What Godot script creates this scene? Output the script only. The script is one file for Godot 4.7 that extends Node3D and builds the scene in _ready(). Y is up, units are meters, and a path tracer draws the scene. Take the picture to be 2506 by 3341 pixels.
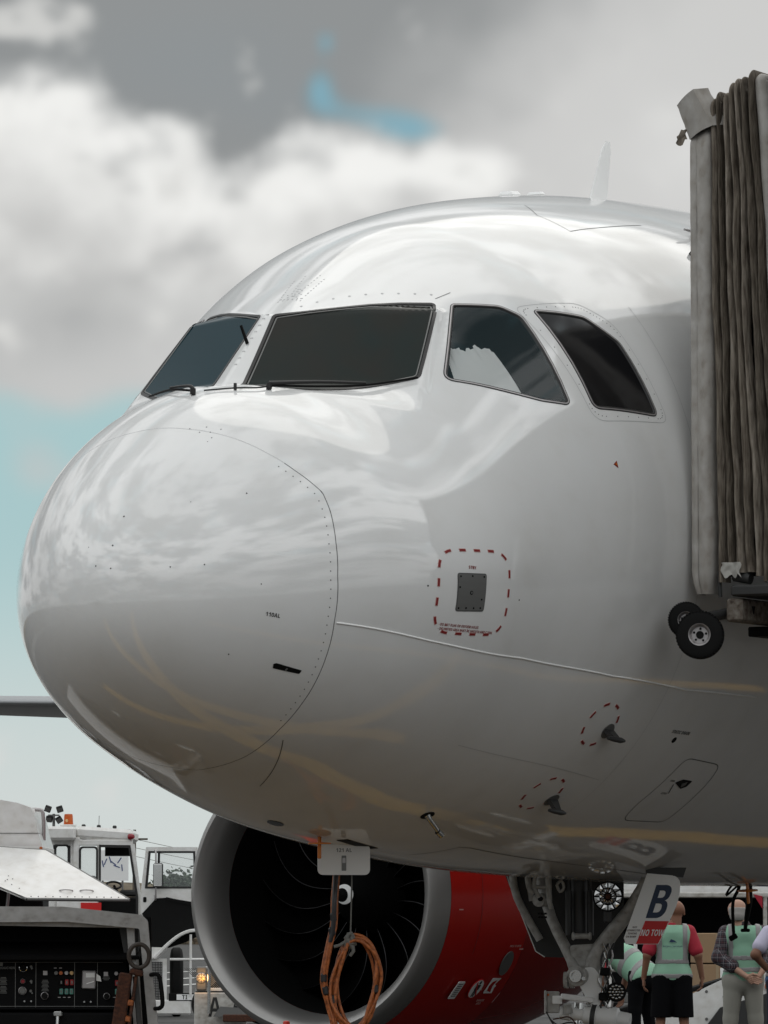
extends Node3D
# An airliner nose at a gate, seen through a long lens. Aircraft frame: nose tip at X = 0, tail towards +X, port side +Z, ground Y = 0.

const KX := [0.0, 0.12, 0.5, 1.0, 1.35, 1.75, 2.2, 3.0, 4.0, 5.2, 7.0]
const TOPS := [3.15, 3.558, 3.987, 4.33, 4.46, 4.763, 5.067, 5.484, 5.735, 5.882, 5.957]
const BOTS := [3.15, 2.821, 2.503, 2.288, 2.189, 2.071, 1.96, 1.854, 1.771, 1.731, 1.699]
const WIDS := [0.0, 0.407, 0.815, 1.15, 1.34, 1.47, 1.554, 1.76, 1.9, 1.971, 1.982]
const MIDS := [3.15, 3.16, 3.207, 3.28, 3.315, 3.355, 3.426, 3.603, 3.754, 3.861, 3.884]
const EXPS := [2.0, 2.022, 1.977, 1.888, 1.754, 1.679, 1.783, 1.954, 2.0, 2.012, 2.001]
const SEAM_A := [-1.7, -1.217, -0.907, -0.704, -0.401, -0.192, 0.04, 0.215, 0.383, 0.496, 0.681, 0.871, 1.049, 1.224, 1.386, 1.65]
const SEAM_X := [1.02, 0.942, 0.865, 0.833, 0.794, 0.772, 0.768, 0.783, 0.806, 0.813, 0.758, 0.715, 0.686, 0.661, 0.644, 0.64]
const FWD := Vector3(0.8718, 0, -0.4899)   # horizontal viewing direction
const RGT := Vector3(0.4899, 0, 0.8718)
const YAW := -1.0588

var K := PackedFloat64Array()
var tabs := []
var used := {}
var M := {}
var wn := Vector3(-0.636, 0.668, 0.386).normalized()   # plane of the flat port windscreen
var wd := 2.128
var wo := Vector3.ZERO
var we1 := Vector3.ZERO
var we2 := Vector3.ZERO
var wq := []
var fn := FastNoiseLite.new()

# ---------------------------------------------------------------- naming
func numbered(called: String) -> String:
	if not used.has(called):
		used[called] = 0
		return called
	used[called] += 1
	return "%s_%03d" % [called, used[called]]

func thing(called: String, label: String, category: String, at := Vector3.ZERO, turn := 0.0, group := "") -> Node3D:
	var o := Node3D.new()
	o.name = numbered(called)
	add_child(o, true)
	o.position = at
	o.rotation.y = turn
	tag(o, label, category, group)
	return o

func tag(o: Node, label: String, category: String, group := "") -> void:
	o.set_meta("label", label)
	o.set_meta("category", category)
	if group != "":
		o.set_meta("group", group)

func obj(called: String, st: SurfaceTool, m: Material, parent: Node = null, label := "") -> MeshInstance3D:
	var o := MeshInstance3D.new()
	st.index()
	o.mesh = st.commit()
	o.material_override = m
	put(o, called, parent)
	if label != "":
		o.set_meta("label", label)
	return o

func put(o: Node3D, called: String, parent: Node) -> void:
	if parent == null:
		o.name = numbered(called)
		add_child(o, true)
	else:
		var n := called
		var k := 0
		while parent.has_node(NodePath(n)):
			k += 1
			n = "%s_%03d" % [called, k]
		o.name = n
		parent.add_child(o, true)

func group(called: String, parent: Node, at := Vector3.ZERO) -> Node3D:
	var o := Node3D.new()
	o.position = at
	put(o, called, parent)
	return o

func struct(o: Node, label := "") -> void:
	o.set_meta("kind", "structure")
	if label != "":
		o.set_meta("label", label)

# ---------------------------------------------------------------- materials
func lin(r: float, g: float, b: float) -> Color:
	return Color(r, g, b).linear_to_srgb()

func mat(called: String, r: float, g: float, b: float, rough := 0.5, metal := 0.0, spec := 0.5) -> StandardMaterial3D:
	var m := StandardMaterial3D.new()
	m.resource_name = called
	m.albedo_color = lin(r, g, b)
	m.roughness = rough
	m.metallic = metal
	m.metallic_specular = spec
	M[called] = m
	return m

func noise_tex(seed_: int, freq: float, lo: Color, hi: Color, oct := 4, size := 512, mid := 0.5, kind := FastNoiseLite.TYPE_SIMPLEX_SMOOTH) -> NoiseTexture2D:
	var n := FastNoiseLite.new()
	n.seed = seed_
	n.noise_type = kind
	n.frequency = freq
	n.fractal_octaves = oct
	var t := NoiseTexture2D.new()
	t.width = size
	t.height = size
	t.seamless = true
	t.noise = n
	var g := Gradient.new()
	g.offsets = PackedFloat32Array([0.0, mid, 1.0])
	g.colors = PackedColorArray([lo, lo.lerp(hi, 0.6), hi])
	t.color_ramp = g
	return t

func tri(m: StandardMaterial3D, t: Texture2D, scale: Vector3, world := true) -> StandardMaterial3D:
	m.albedo_texture = t
	m.uv1_triplanar = true
	m.uv1_world_triplanar = world
	m.uv1_scale = scale
	return m

func bumpy(m: StandardMaterial3D, seed_: int, freq: float, strength: float, size := 512) -> void:
	var n := FastNoiseLite.new()
	n.seed = seed_
	n.frequency = freq
	n.fractal_octaves = 4
	var t := NoiseTexture2D.new()
	t.width = size
	t.height = size
	t.seamless = true
	t.as_normal_map = true
	t.bump_strength = 6.0
	t.noise = n
	m.normal_enabled = true
	m.normal_texture = t
	m.normal_scale = strength

# ---------------------------------------------------------------- mesh helpers
func mb() -> SurfaceTool:
	var st := SurfaceTool.new()
	st.begin(Mesh.PRIMITIVE_TRIANGLES)
	return st

func tri3(st: SurfaceTool, a: Vector3, b: Vector3, c: Vector3) -> void:   # a, b, c clockwise seen from outside
	var n := (c - a).cross(b - a)
	if n.length_squared() < 1e-18:
		return
	n = n.normalized()
	for p in [a, b, c]:
		st.set_normal(n)
		st.add_vertex(p)

func quad(st: SurfaceTool, a: Vector3, b: Vector3, c: Vector3, d: Vector3) -> void:
	tri3(st, a, b, c)
	tri3(st, a, c, d)

# box with bevelled edges, centred at c, size s, turned by basis b
func box(st: SurfaceTool, c: Vector3, s: Vector3, b := Basis(), bev := 0.0) -> void:
	var h := s * 0.5
	var e := minf(bev, minf(h.x, minf(h.y, h.z)) * 0.9)
	if e <= 0.0:
		for ax in 3:
			for sg in [-1.0, 1.0]:
				var n := Vector3.ZERO
				n[ax] = sg
				var u := Vector3.ZERO
				u[(ax + 1) % 3] = h[(ax + 1) % 3]
				var v := Vector3.ZERO
				v[(ax + 2) % 3] = h[(ax + 2) % 3] * sg
				var o := n * h[ax]
				quad(st, c + b * (o - u - v), c + b * (o - u + v), c + b * (o + u + v), c + b * (o + u - v))
		return
	for ax in 3:   # faces
		for sg in [-1.0, 1.0]:
			var n := Vector3.ZERO
			n[ax] = sg
			var u := Vector3.ZERO
			u[(ax + 1) % 3] = h[(ax + 1) % 3] - e
			var v := Vector3.ZERO
			v[(ax + 2) % 3] = (h[(ax + 2) % 3] - e) * sg
			var o := n * h[ax]
			quad(st, c + b * (o - u - v), c + b * (o - u + v), c + b * (o + u + v), c + b * (o + u - v))
	for ax in 3:   # edges along ax
		var i := (ax + 1) % 3
		var j := (ax + 2) % 3
		for si in [-1.0, 1.0]:
			for sj in [-1.0, 1.0]:
				var p := Vector3.ZERO
				p[i] = si * h[i]
				p[j] = sj * (h[j] - e)
				var q := Vector3.ZERO
				q[i] = si * (h[i] - e)
				q[j] = sj * h[j]
				var l := Vector3.ZERO
				l[ax] = (h[ax] - e) * si * sj
				quad(st, c + b * (p - l), c + b * (p + l), c + b * (q + l), c + b * (q - l))
	for sx in [-1.0, 1.0]:
		for sy in [-1.0, 1.0]:
			for sz in [-1.0, 1.0]:
				var sg := Vector3(sx, sy, sz)
				var p := sg * Vector3(h.x, h.y - e, h.z - e)
				var q := sg * Vector3(h.x - e, h.y, h.z - e)
				var r := sg * Vector3(h.x - e, h.y - e, h.z)
				if sx * sy * sz > 0:
					tri3(st, c + b * p, c + b * r, c + b * q)
				else:
					tri3(st, c + b * p, c + b * q, c + b * r)

# smooth grid of points: rows of equal length; flip turns the faces
func sheet(st: SurfaceTool, rows: Array, closed := false, flip := false) -> void:
	var nr := rows.size()
	var nc: int = rows[0].size()
	var nor := []
	for i in nr:
		var line := PackedVector3Array()
		for j in nc:
			var jl := j - 1
			var jr := j + 1
			if closed:
				jl = (j - 1 + nc) % nc
				jr = (j + 1) % nc
			else:
				jl = maxi(jl, 0)
				jr = mini(jr, nc - 1)
			var du: Vector3 = rows[i][jr] - rows[i][jl]
			var dv: Vector3 = rows[mini(i + 1, nr - 1)][j] - rows[maxi(i - 1, 0)][j]
			var n := dv.cross(du)
			if n.length_squared() < 1e-16:
				var i2 := mini(i + 1, nr - 2) if i == 0 else maxi(i - 1, 1)
				du = rows[i2][jr] - rows[i2][jl]
				n = dv.cross(du)
			n = n.normalized()
			line.append(-n if flip else n)
		nor.append(line)
	var last := nc if closed else nc - 1
	for i in nr - 1:
		for j in last:
			var j2 := (j + 1) % nc
			var order := [[i, j], [i, j2], [i + 1, j2], [i, j], [i + 1, j2], [i + 1, j]]
			if flip:
				order = [[i, j], [i + 1, j2], [i, j2], [i, j], [i + 1, j], [i + 1, j2]]
			for o in order:
				st.set_normal(nor[o[0]][o[1]])
				st.add_vertex(rows[o[0]][o[1]])

# round tube through points; radius may be a number or an array
func tube(st: SurfaceTool, pts: Array, rad, sides := 10, caps := true, smooth := 0) -> void:
	var p := pts
	var r := []
	for i in pts.size():
		r.append(rad[i] if rad is Array else rad)
	if smooth > 0 and pts.size() > 2:
		p = []
		var r2 := []
		for i in pts.size() - 1:
			var a: Vector3 = pts[maxi(i - 1, 0)]
			var d: Vector3 = pts[mini(i + 2, pts.size() - 1)]
			for k in smooth:
				var t := float(k) / smooth
				p.append((pts[i] as Vector3).cubic_interpolate(pts[i + 1], a, d, t))
				r2.append(lerpf(r[i], r[i + 1], t))
		p.append(pts[-1])
		r2.append(r[-1])
		r = r2
	var rows := []
	var up := Vector3.UP
	var d0: Vector3 = (p[1] - p[0]).normalized()
	if absf(d0.dot(up)) > 0.95:
		up = Vector3.RIGHT
	var x := d0.cross(up).normalized()
	for i in p.size():
		var d: Vector3 = (p[mini(i + 1, p.size() - 1)] - p[maxi(i - 1, 0)]).normalized()
		x = (x - d * x.dot(d)).normalized()
		var y := x.cross(d)
		var line := PackedVector3Array()
		for k in sides:
			var a := TAU * k / sides
			line.append(p[i] + (x * cos(a) + y * sin(a)) * r[i])
		rows.append(line)
	sheet(st, rows, true)
	if caps:
		fan_cap(st, rows[0], p[0], false)
		fan_cap(st, rows[-1], p[-1], true)

func fan_cap(st: SurfaceTool, ring: PackedVector3Array, c: Vector3, end: bool) -> void:
	for k in ring.size():
		var k2 := (k + 1) % ring.size()
		if end:
			tri3(st, c, ring[k], ring[k2])
		else:
			tri3(st, c, ring[k2], ring[k])

# profile of (distance along axis, radius) turned round an axis
func lathe(st: SurfaceTool, prof: Array, at: Vector3, axis: Vector3, sides := 32) -> void:
	var d := axis.normalized()
	var up := Vector3.UP if absf(d.y) < 0.9 else Vector3.RIGHT
	var x := d.cross(up).normalized()
	var y := x.cross(d)
	# split at sharp corners so that edges stay crisp
	var i0 := 0
	for i in range(1, prof.size()):
		var cut := i == prof.size() - 1
		if not cut:
			var u: Vector2 = (prof[i] - prof[i - 1]).normalized()
			var v: Vector2 = (prof[i + 1] - prof[i]).normalized()
			cut = u.dot(v) < 0.8
		if cut:
			var rows := []
			for k in range(i0, i + 1):
				var line := PackedVector3Array()
				for s in sides:
					var a := TAU * s / sides
					line.append(at + d * prof[k].x + (x * cos(a) + y * sin(a)) * maxf(prof[k].y, 0.00001))
				rows.append(line)
			sheet(st, rows, true)
			i0 = i

# flat polygon with thickness: poly in the plane (ex, ey) at o, thickness t along ez = ex x ey
func prism(st: SurfaceTool, poly: Array, o: Vector3, ex: Vector3, ey: Vector3, t: float) -> void:
	var ez := ex.cross(ey).normalized()
	var pp := PackedVector2Array()
	for q in poly:
		pp.append(q)
	if Geometry2D.is_polygon_clockwise(pp):
		pp.reverse()
	var ids := Geometry2D.triangulate_polygon(pp)
	var f := []
	var bk := []
	for q in pp:
		f.append(o + ex * q.x + ey * q.y + ez * (t * 0.5))
		bk.append(o + ex * q.x + ey * q.y - ez * (t * 0.5))
	for i in range(0, ids.size(), 3):
		var a := ids[i]
		var b := ids[i + 1]
		var c := ids[i + 2]
		if (pp[b] - pp[a]).cross(pp[c] - pp[a]) > 0.0:
			var s := b
			b = c
			c = s
		tri3(st, f[a], f[b], f[c])
		tri3(st, bk[a], bk[c], bk[b])
	for i in pp.size():
		var j := (i + 1) % pp.size()
		quad(st, f[i], f[j], bk[j], bk[i])

func rrect(w: float, h: float, r: float, n := 5) -> Array:
	var out := []
	for k in 4:
		var c := Vector2((w * 0.5 - r) * (1 if k in [0, 3] else -1), (h * 0.5 - r) * (1 if k in [0, 1] else -1))
		for i in n + 1:
			var a := PI * 0.5 * (k + float(i) / n)
			out.append(c + Vector2(cos(a), sin(a)) * r)
	return out

func circle2(r: float, n := 20, c := Vector2.ZERO) -> Array:
	var out := []
	for i in n:
		out.append(c + Vector2(cos(TAU * i / n), sin(TAU * i / n)) * r)
	return out

# rounds the corners of a polygon of 2-D points
func rounded(poly: Array, r: float, n := 4) -> Array:
	var out := []
	for i in poly.size():
		var p: Vector2 = poly[i]
		var a: Vector2 = poly[(i - 1 + poly.size()) % poly.size()]
		var b: Vector2 = poly[(i + 1) % poly.size()]
		var k := minf(r, minf(p.distance_to(a), p.distance_to(b)) * 0.45)
		var s := p + (a - p).normalized() * k
		var e := p + (b - p).normalized() * k
		for j in n + 1:
			var t := float(j) / n
			out.append(s.lerp(p, t).lerp(p.lerp(e, t), t))
	return out

# lettering as flat triangles in a plane, reading along ex
func text_points(words: String, height: float, bold := false, font := "Droid Sans") -> Array:
	var tm := TextMesh.new()
	var f := SystemFont.new()
	f.font_names = PackedStringArray([font])
	if bold:
		f.font_weight = 700
	tm.font = f
	tm.font_size = 32
	tm.pixel_size = 0.01
	tm.depth = 0.0
	tm.curve_step = 1.5
	tm.text = words
	var arr := tm.get_mesh_arrays()
	if arr.is_empty():
		return []
	var v: PackedVector3Array = arr[Mesh.ARRAY_VERTEX]
	var ix = arr[Mesh.ARRAY_INDEX]
	var out := []
	var lo := Vector2(1e9, 1e9)
	var hi := -lo
	for p in v:
		lo = lo.min(Vector2(p.x, p.y))
		hi = hi.max(Vector2(p.x, p.y))
	var k := height / maxf(hi.y - lo.y, 1e-6)
	var mid := (lo + hi) * 0.5
	if ix != null and ix.size() > 0:
		for i in ix:
			out.append((Vector2(v[i].x, v[i].y) - mid) * k)
	else:
		for p in v:
			out.append((Vector2(p.x, p.y) - mid) * k)
	return out

func letters(st: SurfaceTool, words: String, height: float, o: Vector3, ex: Vector3, ey: Vector3, bold := false, shear := 0.0, squeeze := 1.0) -> void:
	var pts := text_points(words, height, bold)
	for i in range(0, pts.size() - 2, 3):
		var q := []
		for k in 3:
			var p: Vector2 = pts[i + k]
			q.append(o + ex * (p.x * squeeze + p.y * shear) + ey * p.y)
		var n := ex.cross(ey)
		if (q[2] - q[0]).cross(q[1] - q[0]).dot(n) > 0:
			tri3(st, q[0], q[1], q[2])
		else:
			tri3(st, q[0], q[2], q[1])

# ---------------------------------------------------------------- the aircraft's skin
func slopes(xs: PackedFloat64Array, ys: Array) -> PackedFloat64Array:
	var n := ys.size()
	var m := PackedFloat64Array()
	m.resize(n)
	for i in range(1, n - 1):
		var h0 := xs[i] - xs[i - 1]
		var h1 := xs[i + 1] - xs[i]
		var d0: float = (ys[i] - ys[i - 1]) / h0
		var d1: float = (ys[i + 1] - ys[i]) / h1
		if d0 * d1 > 0:
			var w1 := 2 * h1 + h0
			var w2 := h1 + 2 * h0
			m[i] = (w1 + w2) / (w1 / d0 + w2 / d1)
	var a0 := xs[1] - xs[0]
	var a1 := xs[2] - xs[1]
	var e0: float = (ys[1] - ys[0]) / a0
	var e1: float = (ys[2] - ys[1]) / a1
	m[0] = e0 + (e0 - e1) * a0 / (a0 + a1)
	return m

func hermite(xs: PackedFloat64Array, ys: Array, m: PackedFloat64Array, x: float) -> float:
	x = clampf(x, xs[0], xs[-1])
	var i := 0
	while i < xs.size() - 2 and x >= xs[i + 1]:
		i += 1
	var h := xs[i + 1] - xs[i]
	var t := (x - xs[i]) / h
	var u := 1 - t
	return (1 + 2 * t) * u * u * ys[i] + t * u * u * h * m[i] + t * t * (3 - 2 * t) * ys[i + 1] + t * t * (t - 1) * h * m[i + 1]

func skin_setup() -> void:
	for x in KX:
		K.append(sqrt(x))
	for t in [TOPS, BOTS, WIDS, MIDS, EXPS]:
		tabs.append([t, slopes(K, t)])
	we1 = Vector3.UP.cross(wn).normalized()
	we2 = wn.cross(we1)
	wo = wn * wd
	for q in [Vector3(2.2376, 4.8634, 0.7847), Vector3(1.8346, 4.4094, 0.9084), Vector3(1.3161, 4.4081, 0.0), Vector3(1.7349, 4.8128, 0.0)]:
		wq.append(Vector2((q - wo).dot(we1), (q - wo).dot(we2)))

# one station: x, height above the middle, depth below it, half width, middle, exponent
func station(x: float) -> PackedFloat64Array:
	var s := sqrt(maxf(x, 0.0))
	var v := PackedFloat64Array([x])
	for t in tabs:
		v.append(hermite(K, t[0], t[1], s))
	var o := PackedFloat64Array([x, v[1] - v[4], v[4] - v[2], v[3], v[4], v[5]])
	if x > 24.0:
		var k := clampf((x - 24.0) / 13.5, 0, 1)
		var f := 1.0 - 0.86 * k * k * (1.6 - 0.6 * k)
		o[4] += 1.35 * k * k
		o[1] *= f
		o[2] *= f
		o[3] *= f
	return o

func at_station(v: PackedFloat64Array, a: float) -> Vector3:
	var ca := cos(a)
	var sa := sin(a)
	var h := v[1] if sa > 0 else v[2]
	var e := v[5] if sa > 0 else 2.0
	var w := maxf(v[3], 1e-9)
	h = maxf(h, 1e-9)
	var r := pow(pow(absf(ca / w), e) + pow(absf(sa / h), e), -1.0 / e)
	var x := v[0]
	if x > 0.3 and x < 3.6 and sa > 0.1:
		var dn := sa * wn.y + absf(ca) * wn.z
		if dn > 0.15:
			var rp := (wd - x * wn.x - v[4] * wn.y) / dn
			var p := Vector3(x, v[4] + rp * sa, rp * absf(ca)) - wo
			var q := Vector2(p.dot(we1), p.dot(we2))
			var c: Vector2 = (wq[0] + wq[1] + wq[2] + wq[3]) * 0.25
			var sd := -1e9
			for i in 4:
				var g: Vector2 = wq[i]
				var k: Vector2 = wq[(i + 1) % 4] - g
				var n := Vector2(k.y, -k.x).normalized()
				if (c - g).dot(n) > 0:
					n = -n
				sd = maxf(sd, (q - g).dot(n))
			var t := clampf((sd + 0.01) / (0.10 if rp > r else 0.3), 0, 1)
			r += (rp - r) * (1 - t * t * (3 - 2 * t))
	return Vector3(x, v[4] + r * sa, r * ca)

func skin(x: float, a: float) -> Vector3:
	return at_station(station(x), a)

func skin_normal(x: float, a: float) -> Vector3:
	var h := 0.004
	var u := skin(x + h, a) - skin(maxf(x - h, 0.0001), a)
	var v := skin(x, a + h) - skin(x, a - h)
	var n := u.cross(v).normalized()
	return -n if n.dot(Vector3(0, sin(a), cos(a))) < -0.3 else n

# nearest skin coordinates of a point close to the skin
func skin_at(p: Vector3) -> Vector2:
	return Vector2(p.x, atan2(p.y - station(p.x)[4], p.z))

func onto(p: Vector3, lift := 0.0) -> Vector3:
	var q := skin_at(p)
	return skin(q.x, q.y) + skin_normal(q.x, q.y) * lift

# tangent frame: origin, forward-aft axis, upward axis, normal
func frame(x: float, a: float) -> Array:
	var p := skin(x, a)
	var n := skin_normal(x, a)
	var e1 := (Vector3.RIGHT - n * n.x).normalized()
	var e2 := n.cross(e1)
	if e2.y < 0:
		e2 = -e2
	return [p, e1, e2, n]

# a flat polygon laid on the skin, a little proud; local metres round a frame
func patch(st: SurfaceTool, f: Array, poly: Array, lift := 0.002, edge := 0.004) -> void:
	var pp := PackedVector2Array()
	for q in poly:
		pp.append(q)
	var lo := pp[0]
	var hi := pp[0]
	for q in pp:
		lo = lo.min(q)
		hi = hi.max(q)
	var parts := [pp]
	if hi.x - lo.x > 0.07 or hi.y - lo.y > 0.07:   # follow the curve in small pieces
		parts = []
		var g := 0.04
		var y := lo.y
		while y < hi.y:
			var x := lo.x
			while x < hi.x:
				parts += Geometry2D.intersect_polygons(pp, PackedVector2Array([Vector2(x, y), Vector2(x + g, y), Vector2(x + g, y + g), Vector2(x, y + g)]))
				x += g
			y += g
	for part in parts:
		var ids := Geometry2D.triangulate_polygon(part)
		var v := []
		for q in part:
			v.append(onto(f[0] + f[1] * q.x + f[2] * q.y, lift))
		for i in range(0, ids.size(), 3):
			var a: Vector3 = v[ids[i]]
			var b: Vector3 = v[ids[i + 1]]
			var c: Vector3 = v[ids[i + 2]]
			if (c - a).cross(b - a).dot(f[3]) < 0:
				tri3(st, a, c, b)
			else:
				tri3(st, a, b, c)
	var cw := Geometry2D.is_polygon_clockwise(pp)
	for i in pp.size():
		var j := (i + 1) % pp.size()
		var vi := onto(f[0] + f[1] * pp[i].x + f[2] * pp[i].y, lift)
		var vj := onto(f[0] + f[1] * pp[j].x + f[2] * pp[j].y, lift)
		if cw:
			quad(st, vj, vi, vi - f[3] * edge, vj - f[3] * edge)
		else:
			quad(st, vi, vj, vj - f[3] * edge, vi - f[3] * edge)

func skin_text(st: SurfaceTool, words: String, height: float, f: Array, at: Vector2, bold := false, lift := 0.002, squeeze := 1.0) -> void:
	var pts := text_points(words, height, bold)
	for i in range(0, pts.size() - 2, 3):
		var q := []
		for k in 3:
			var p: Vector2 = pts[i + k]
			q.append(onto(f[0] + f[1] * (at.x + p.x * squeeze) + f[2] * (at.y + p.y), lift))
		if (q[2] - q[0]).cross(q[1] - q[0]).dot(f[3]) > 0:
			tri3(st, q[0], q[1], q[2])
		else:
			tri3(st, q[0], q[2], q[1])

# a line along the skin through (x, angle) points
func seam_line(st: SurfaceTool, pts: Array, wid: float, lift := 0.0015, step := 0.06, taper := false) -> void:
	var p := []
	for i in pts.size() - 1:
		var a: Vector2 = pts[i]
		var b: Vector2 = pts[i + 1]
		var n := maxi(1, int(skin(a.x, a.y).distance_to(skin(b.x, b.y)) / step))
		for k in n:
			p.append(a.lerp(b, float(k) / n))
	p.append(pts[-1])
	var rows := [PackedVector3Array(), PackedVector3Array()]
	for i in p.size():
		var c := skin(p[i].x, p[i].y)
		var n := skin_normal(p[i].x, p[i].y)
		var q: Vector2 = p[mini(i + 1, p.size() - 1)]
		var o: Vector2 = p[maxi(i - 1, 0)]
		var d := (skin(q.x, q.y) - skin(o.x, o.y)).normalized()
		var s := n.cross(d).normalized()
		var w := wid * 0.5
		if taper:
			w *= clampf(1.2 - float(i) / p.size(), 0.15, 1.0)
		rows[0].append(c + s * w + n * lift)
		rows[1].append(c - s * w + n * lift)
	var nn := skin_normal(p[0].x, p[0].y)
	var f: Vector3 = (rows[1][1] - rows[0][0]).cross(rows[0][1] - rows[0][0])
	sheet(st, rows, false, f.dot(nn) > 0)

# rounded outline of a window as (x, angle) points
func outline(corners: Array, radii: Array) -> PackedVector2Array:
	var p := []
	for c in corners:
		p.append(skin(c.x, c.y))
	var out := PackedVector2Array()
	var n := p.size()
	for i in n:
		var c: Vector3 = p[i]
		var a: Vector3 = p[(i - 1 + n) % n]
		var b: Vector3 = p[(i + 1) % n]
		var r: float = radii[i]
		var s := c + (a - c).normalized() * r
		var e := c + (b - c).normalized() * r
		for j in 6:
			var t := j / 5.0
			out.append(skin_at(s.lerp(c, t).lerp(c.lerp(e, t), t)))
		var m := 5
		var nx := b + (c - b).normalized() * float(radii[(i + 1) % n])
		for j in range(1, m):
			out.append(skin_at(e.lerp(nx, float(j) / m)))
	return out

func mirrored(poly: PackedVector2Array) -> PackedVector2Array:
	var out := PackedVector2Array()
	for q in poly:
		out.append(Vector2(q.x, PI - q.y))
	out.reverse()
	return out

# raised strip along a closed outline: section is a list of (outward offset, lift)
func bead(st: SurfaceTool, loop: PackedVector2Array, section: Array) -> void:
	var n := loop.size()
	var c := Vector3.ZERO
	var pts := []
	for q in loop:
		pts.append(skin(q.x, q.y))
		c += pts[-1] / n
	var rows := []
	for s in section:
		rows.append(PackedVector3Array())
	for i in n:
		var d: Vector3 = (pts[(i + 1) % n] - pts[(i - 1 + n) % n]).normalized()
		var nn := skin_normal(loop[i].x, loop[i].y)
		var o := nn.cross(d).normalized()
		if o.dot(pts[i] - c) < 0:
			o = -o
		for k in section.size():
			rows[k].append(pts[i] + o * section[k].x + nn * section[k].y)
	var nn0 := skin_normal(loop[0].x, loop[0].y)
	var mid := section.size() / 2
	var f: Vector3 = (rows[mid][1] - rows[mid - 1][0]).cross(rows[mid - 1][1] - rows[mid - 1][0])
	for k in section.size() - 1:
		sheet(st, [rows[k], rows[k + 1]], true, f.dot(nn0) > 0)

func seam_x(a: float) -> float:
	var b := a
	if b > PI / 2:
		b = PI - b
	for i in SEAM_A.size() - 1:
		if b <= SEAM_A[i + 1]:
			return lerpf(SEAM_X[i], SEAM_X[i + 1], (b - SEAM_A[i]) / (SEAM_A[i + 1] - SEAM_A[i]))
	return SEAM_X[-1]

# ---------------------------------------------------------------- sky
var sky_a := FastNoiseLite.new()
var sky_b := FastNoiseLite.new()
var sky_c := FastNoiseLite.new()

func smooth(a: float, b: float, x: float) -> float:
	var t := clampf((x - a) / (b - a), 0, 1)
	return t * t * (3 - 2 * t)

func blob(az: float, el: float, ca: float, ce: float, wa: float, we: float) -> float:
	var u := (az - ca) / wa
	var v := (el - ce) / we
	return exp(-u * u - v * v)

# billowing cloud density on the cloud sheet
func billow(d: Vector3) -> float:
	return 0.55 - absf(sky_b.get_noise_3dv(d)) * 1.5 + 0.35 * sky_a.get_noise_3dv(d * 1.7)

func heap_at(az: float, el: float, d: Vector3, n3: float) -> float:
	var top := 9.22 - 0.17 * (az + 4.0) - 0.35 * blob(az, el, -1.75, 8.8, 0.35, 9.0) + 0.18 * blob(az, el, -3.2, 9.0, 0.5, 9.0) + 0.12 * blob(az, el, -0.8, 9.0, 0.3, 9.0)
	var low := 6.05 + 0.12 * sin(az * 1.9)
	var up := (top - el) * 1.5
	var dn := (el - low) * 0.9
	var side := (1.5 - az) * 0.9
	return clampf(minf(minf(up, dn), side), -2.0, 0.55) + 0.55 * billow(d) - 0.22 + 0.42 * n3

# long bands of bright and grey cloud
func bands(a: float, e: float) -> Color:
	var b := Vector3(sin(a) * cos(e), sin(e) * 3.2, cos(a) * cos(e)) * 60.0
	var m1 := sky_a.get_noise_3dv(b)
	var m2 := sky_a.get_noise_3dv(b * 2.3 + Vector3(40, 3, 8))
	var m3 := sky_b.get_noise_3dv(b * 1.6)
	var c := Color(0.53, 0.54, 0.545).lerp(Color(0.985, 0.99, 0.99), clampf(0.52 + 1.9 * m1 + 1.1 * m2 + 0.8 * m3, 0, 1))
	return c.lerp(Color(0.62, 0.74, 0.78), 0.5 * smooth(0.25, 0.6, m2 - m1 * 0.7))

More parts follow.
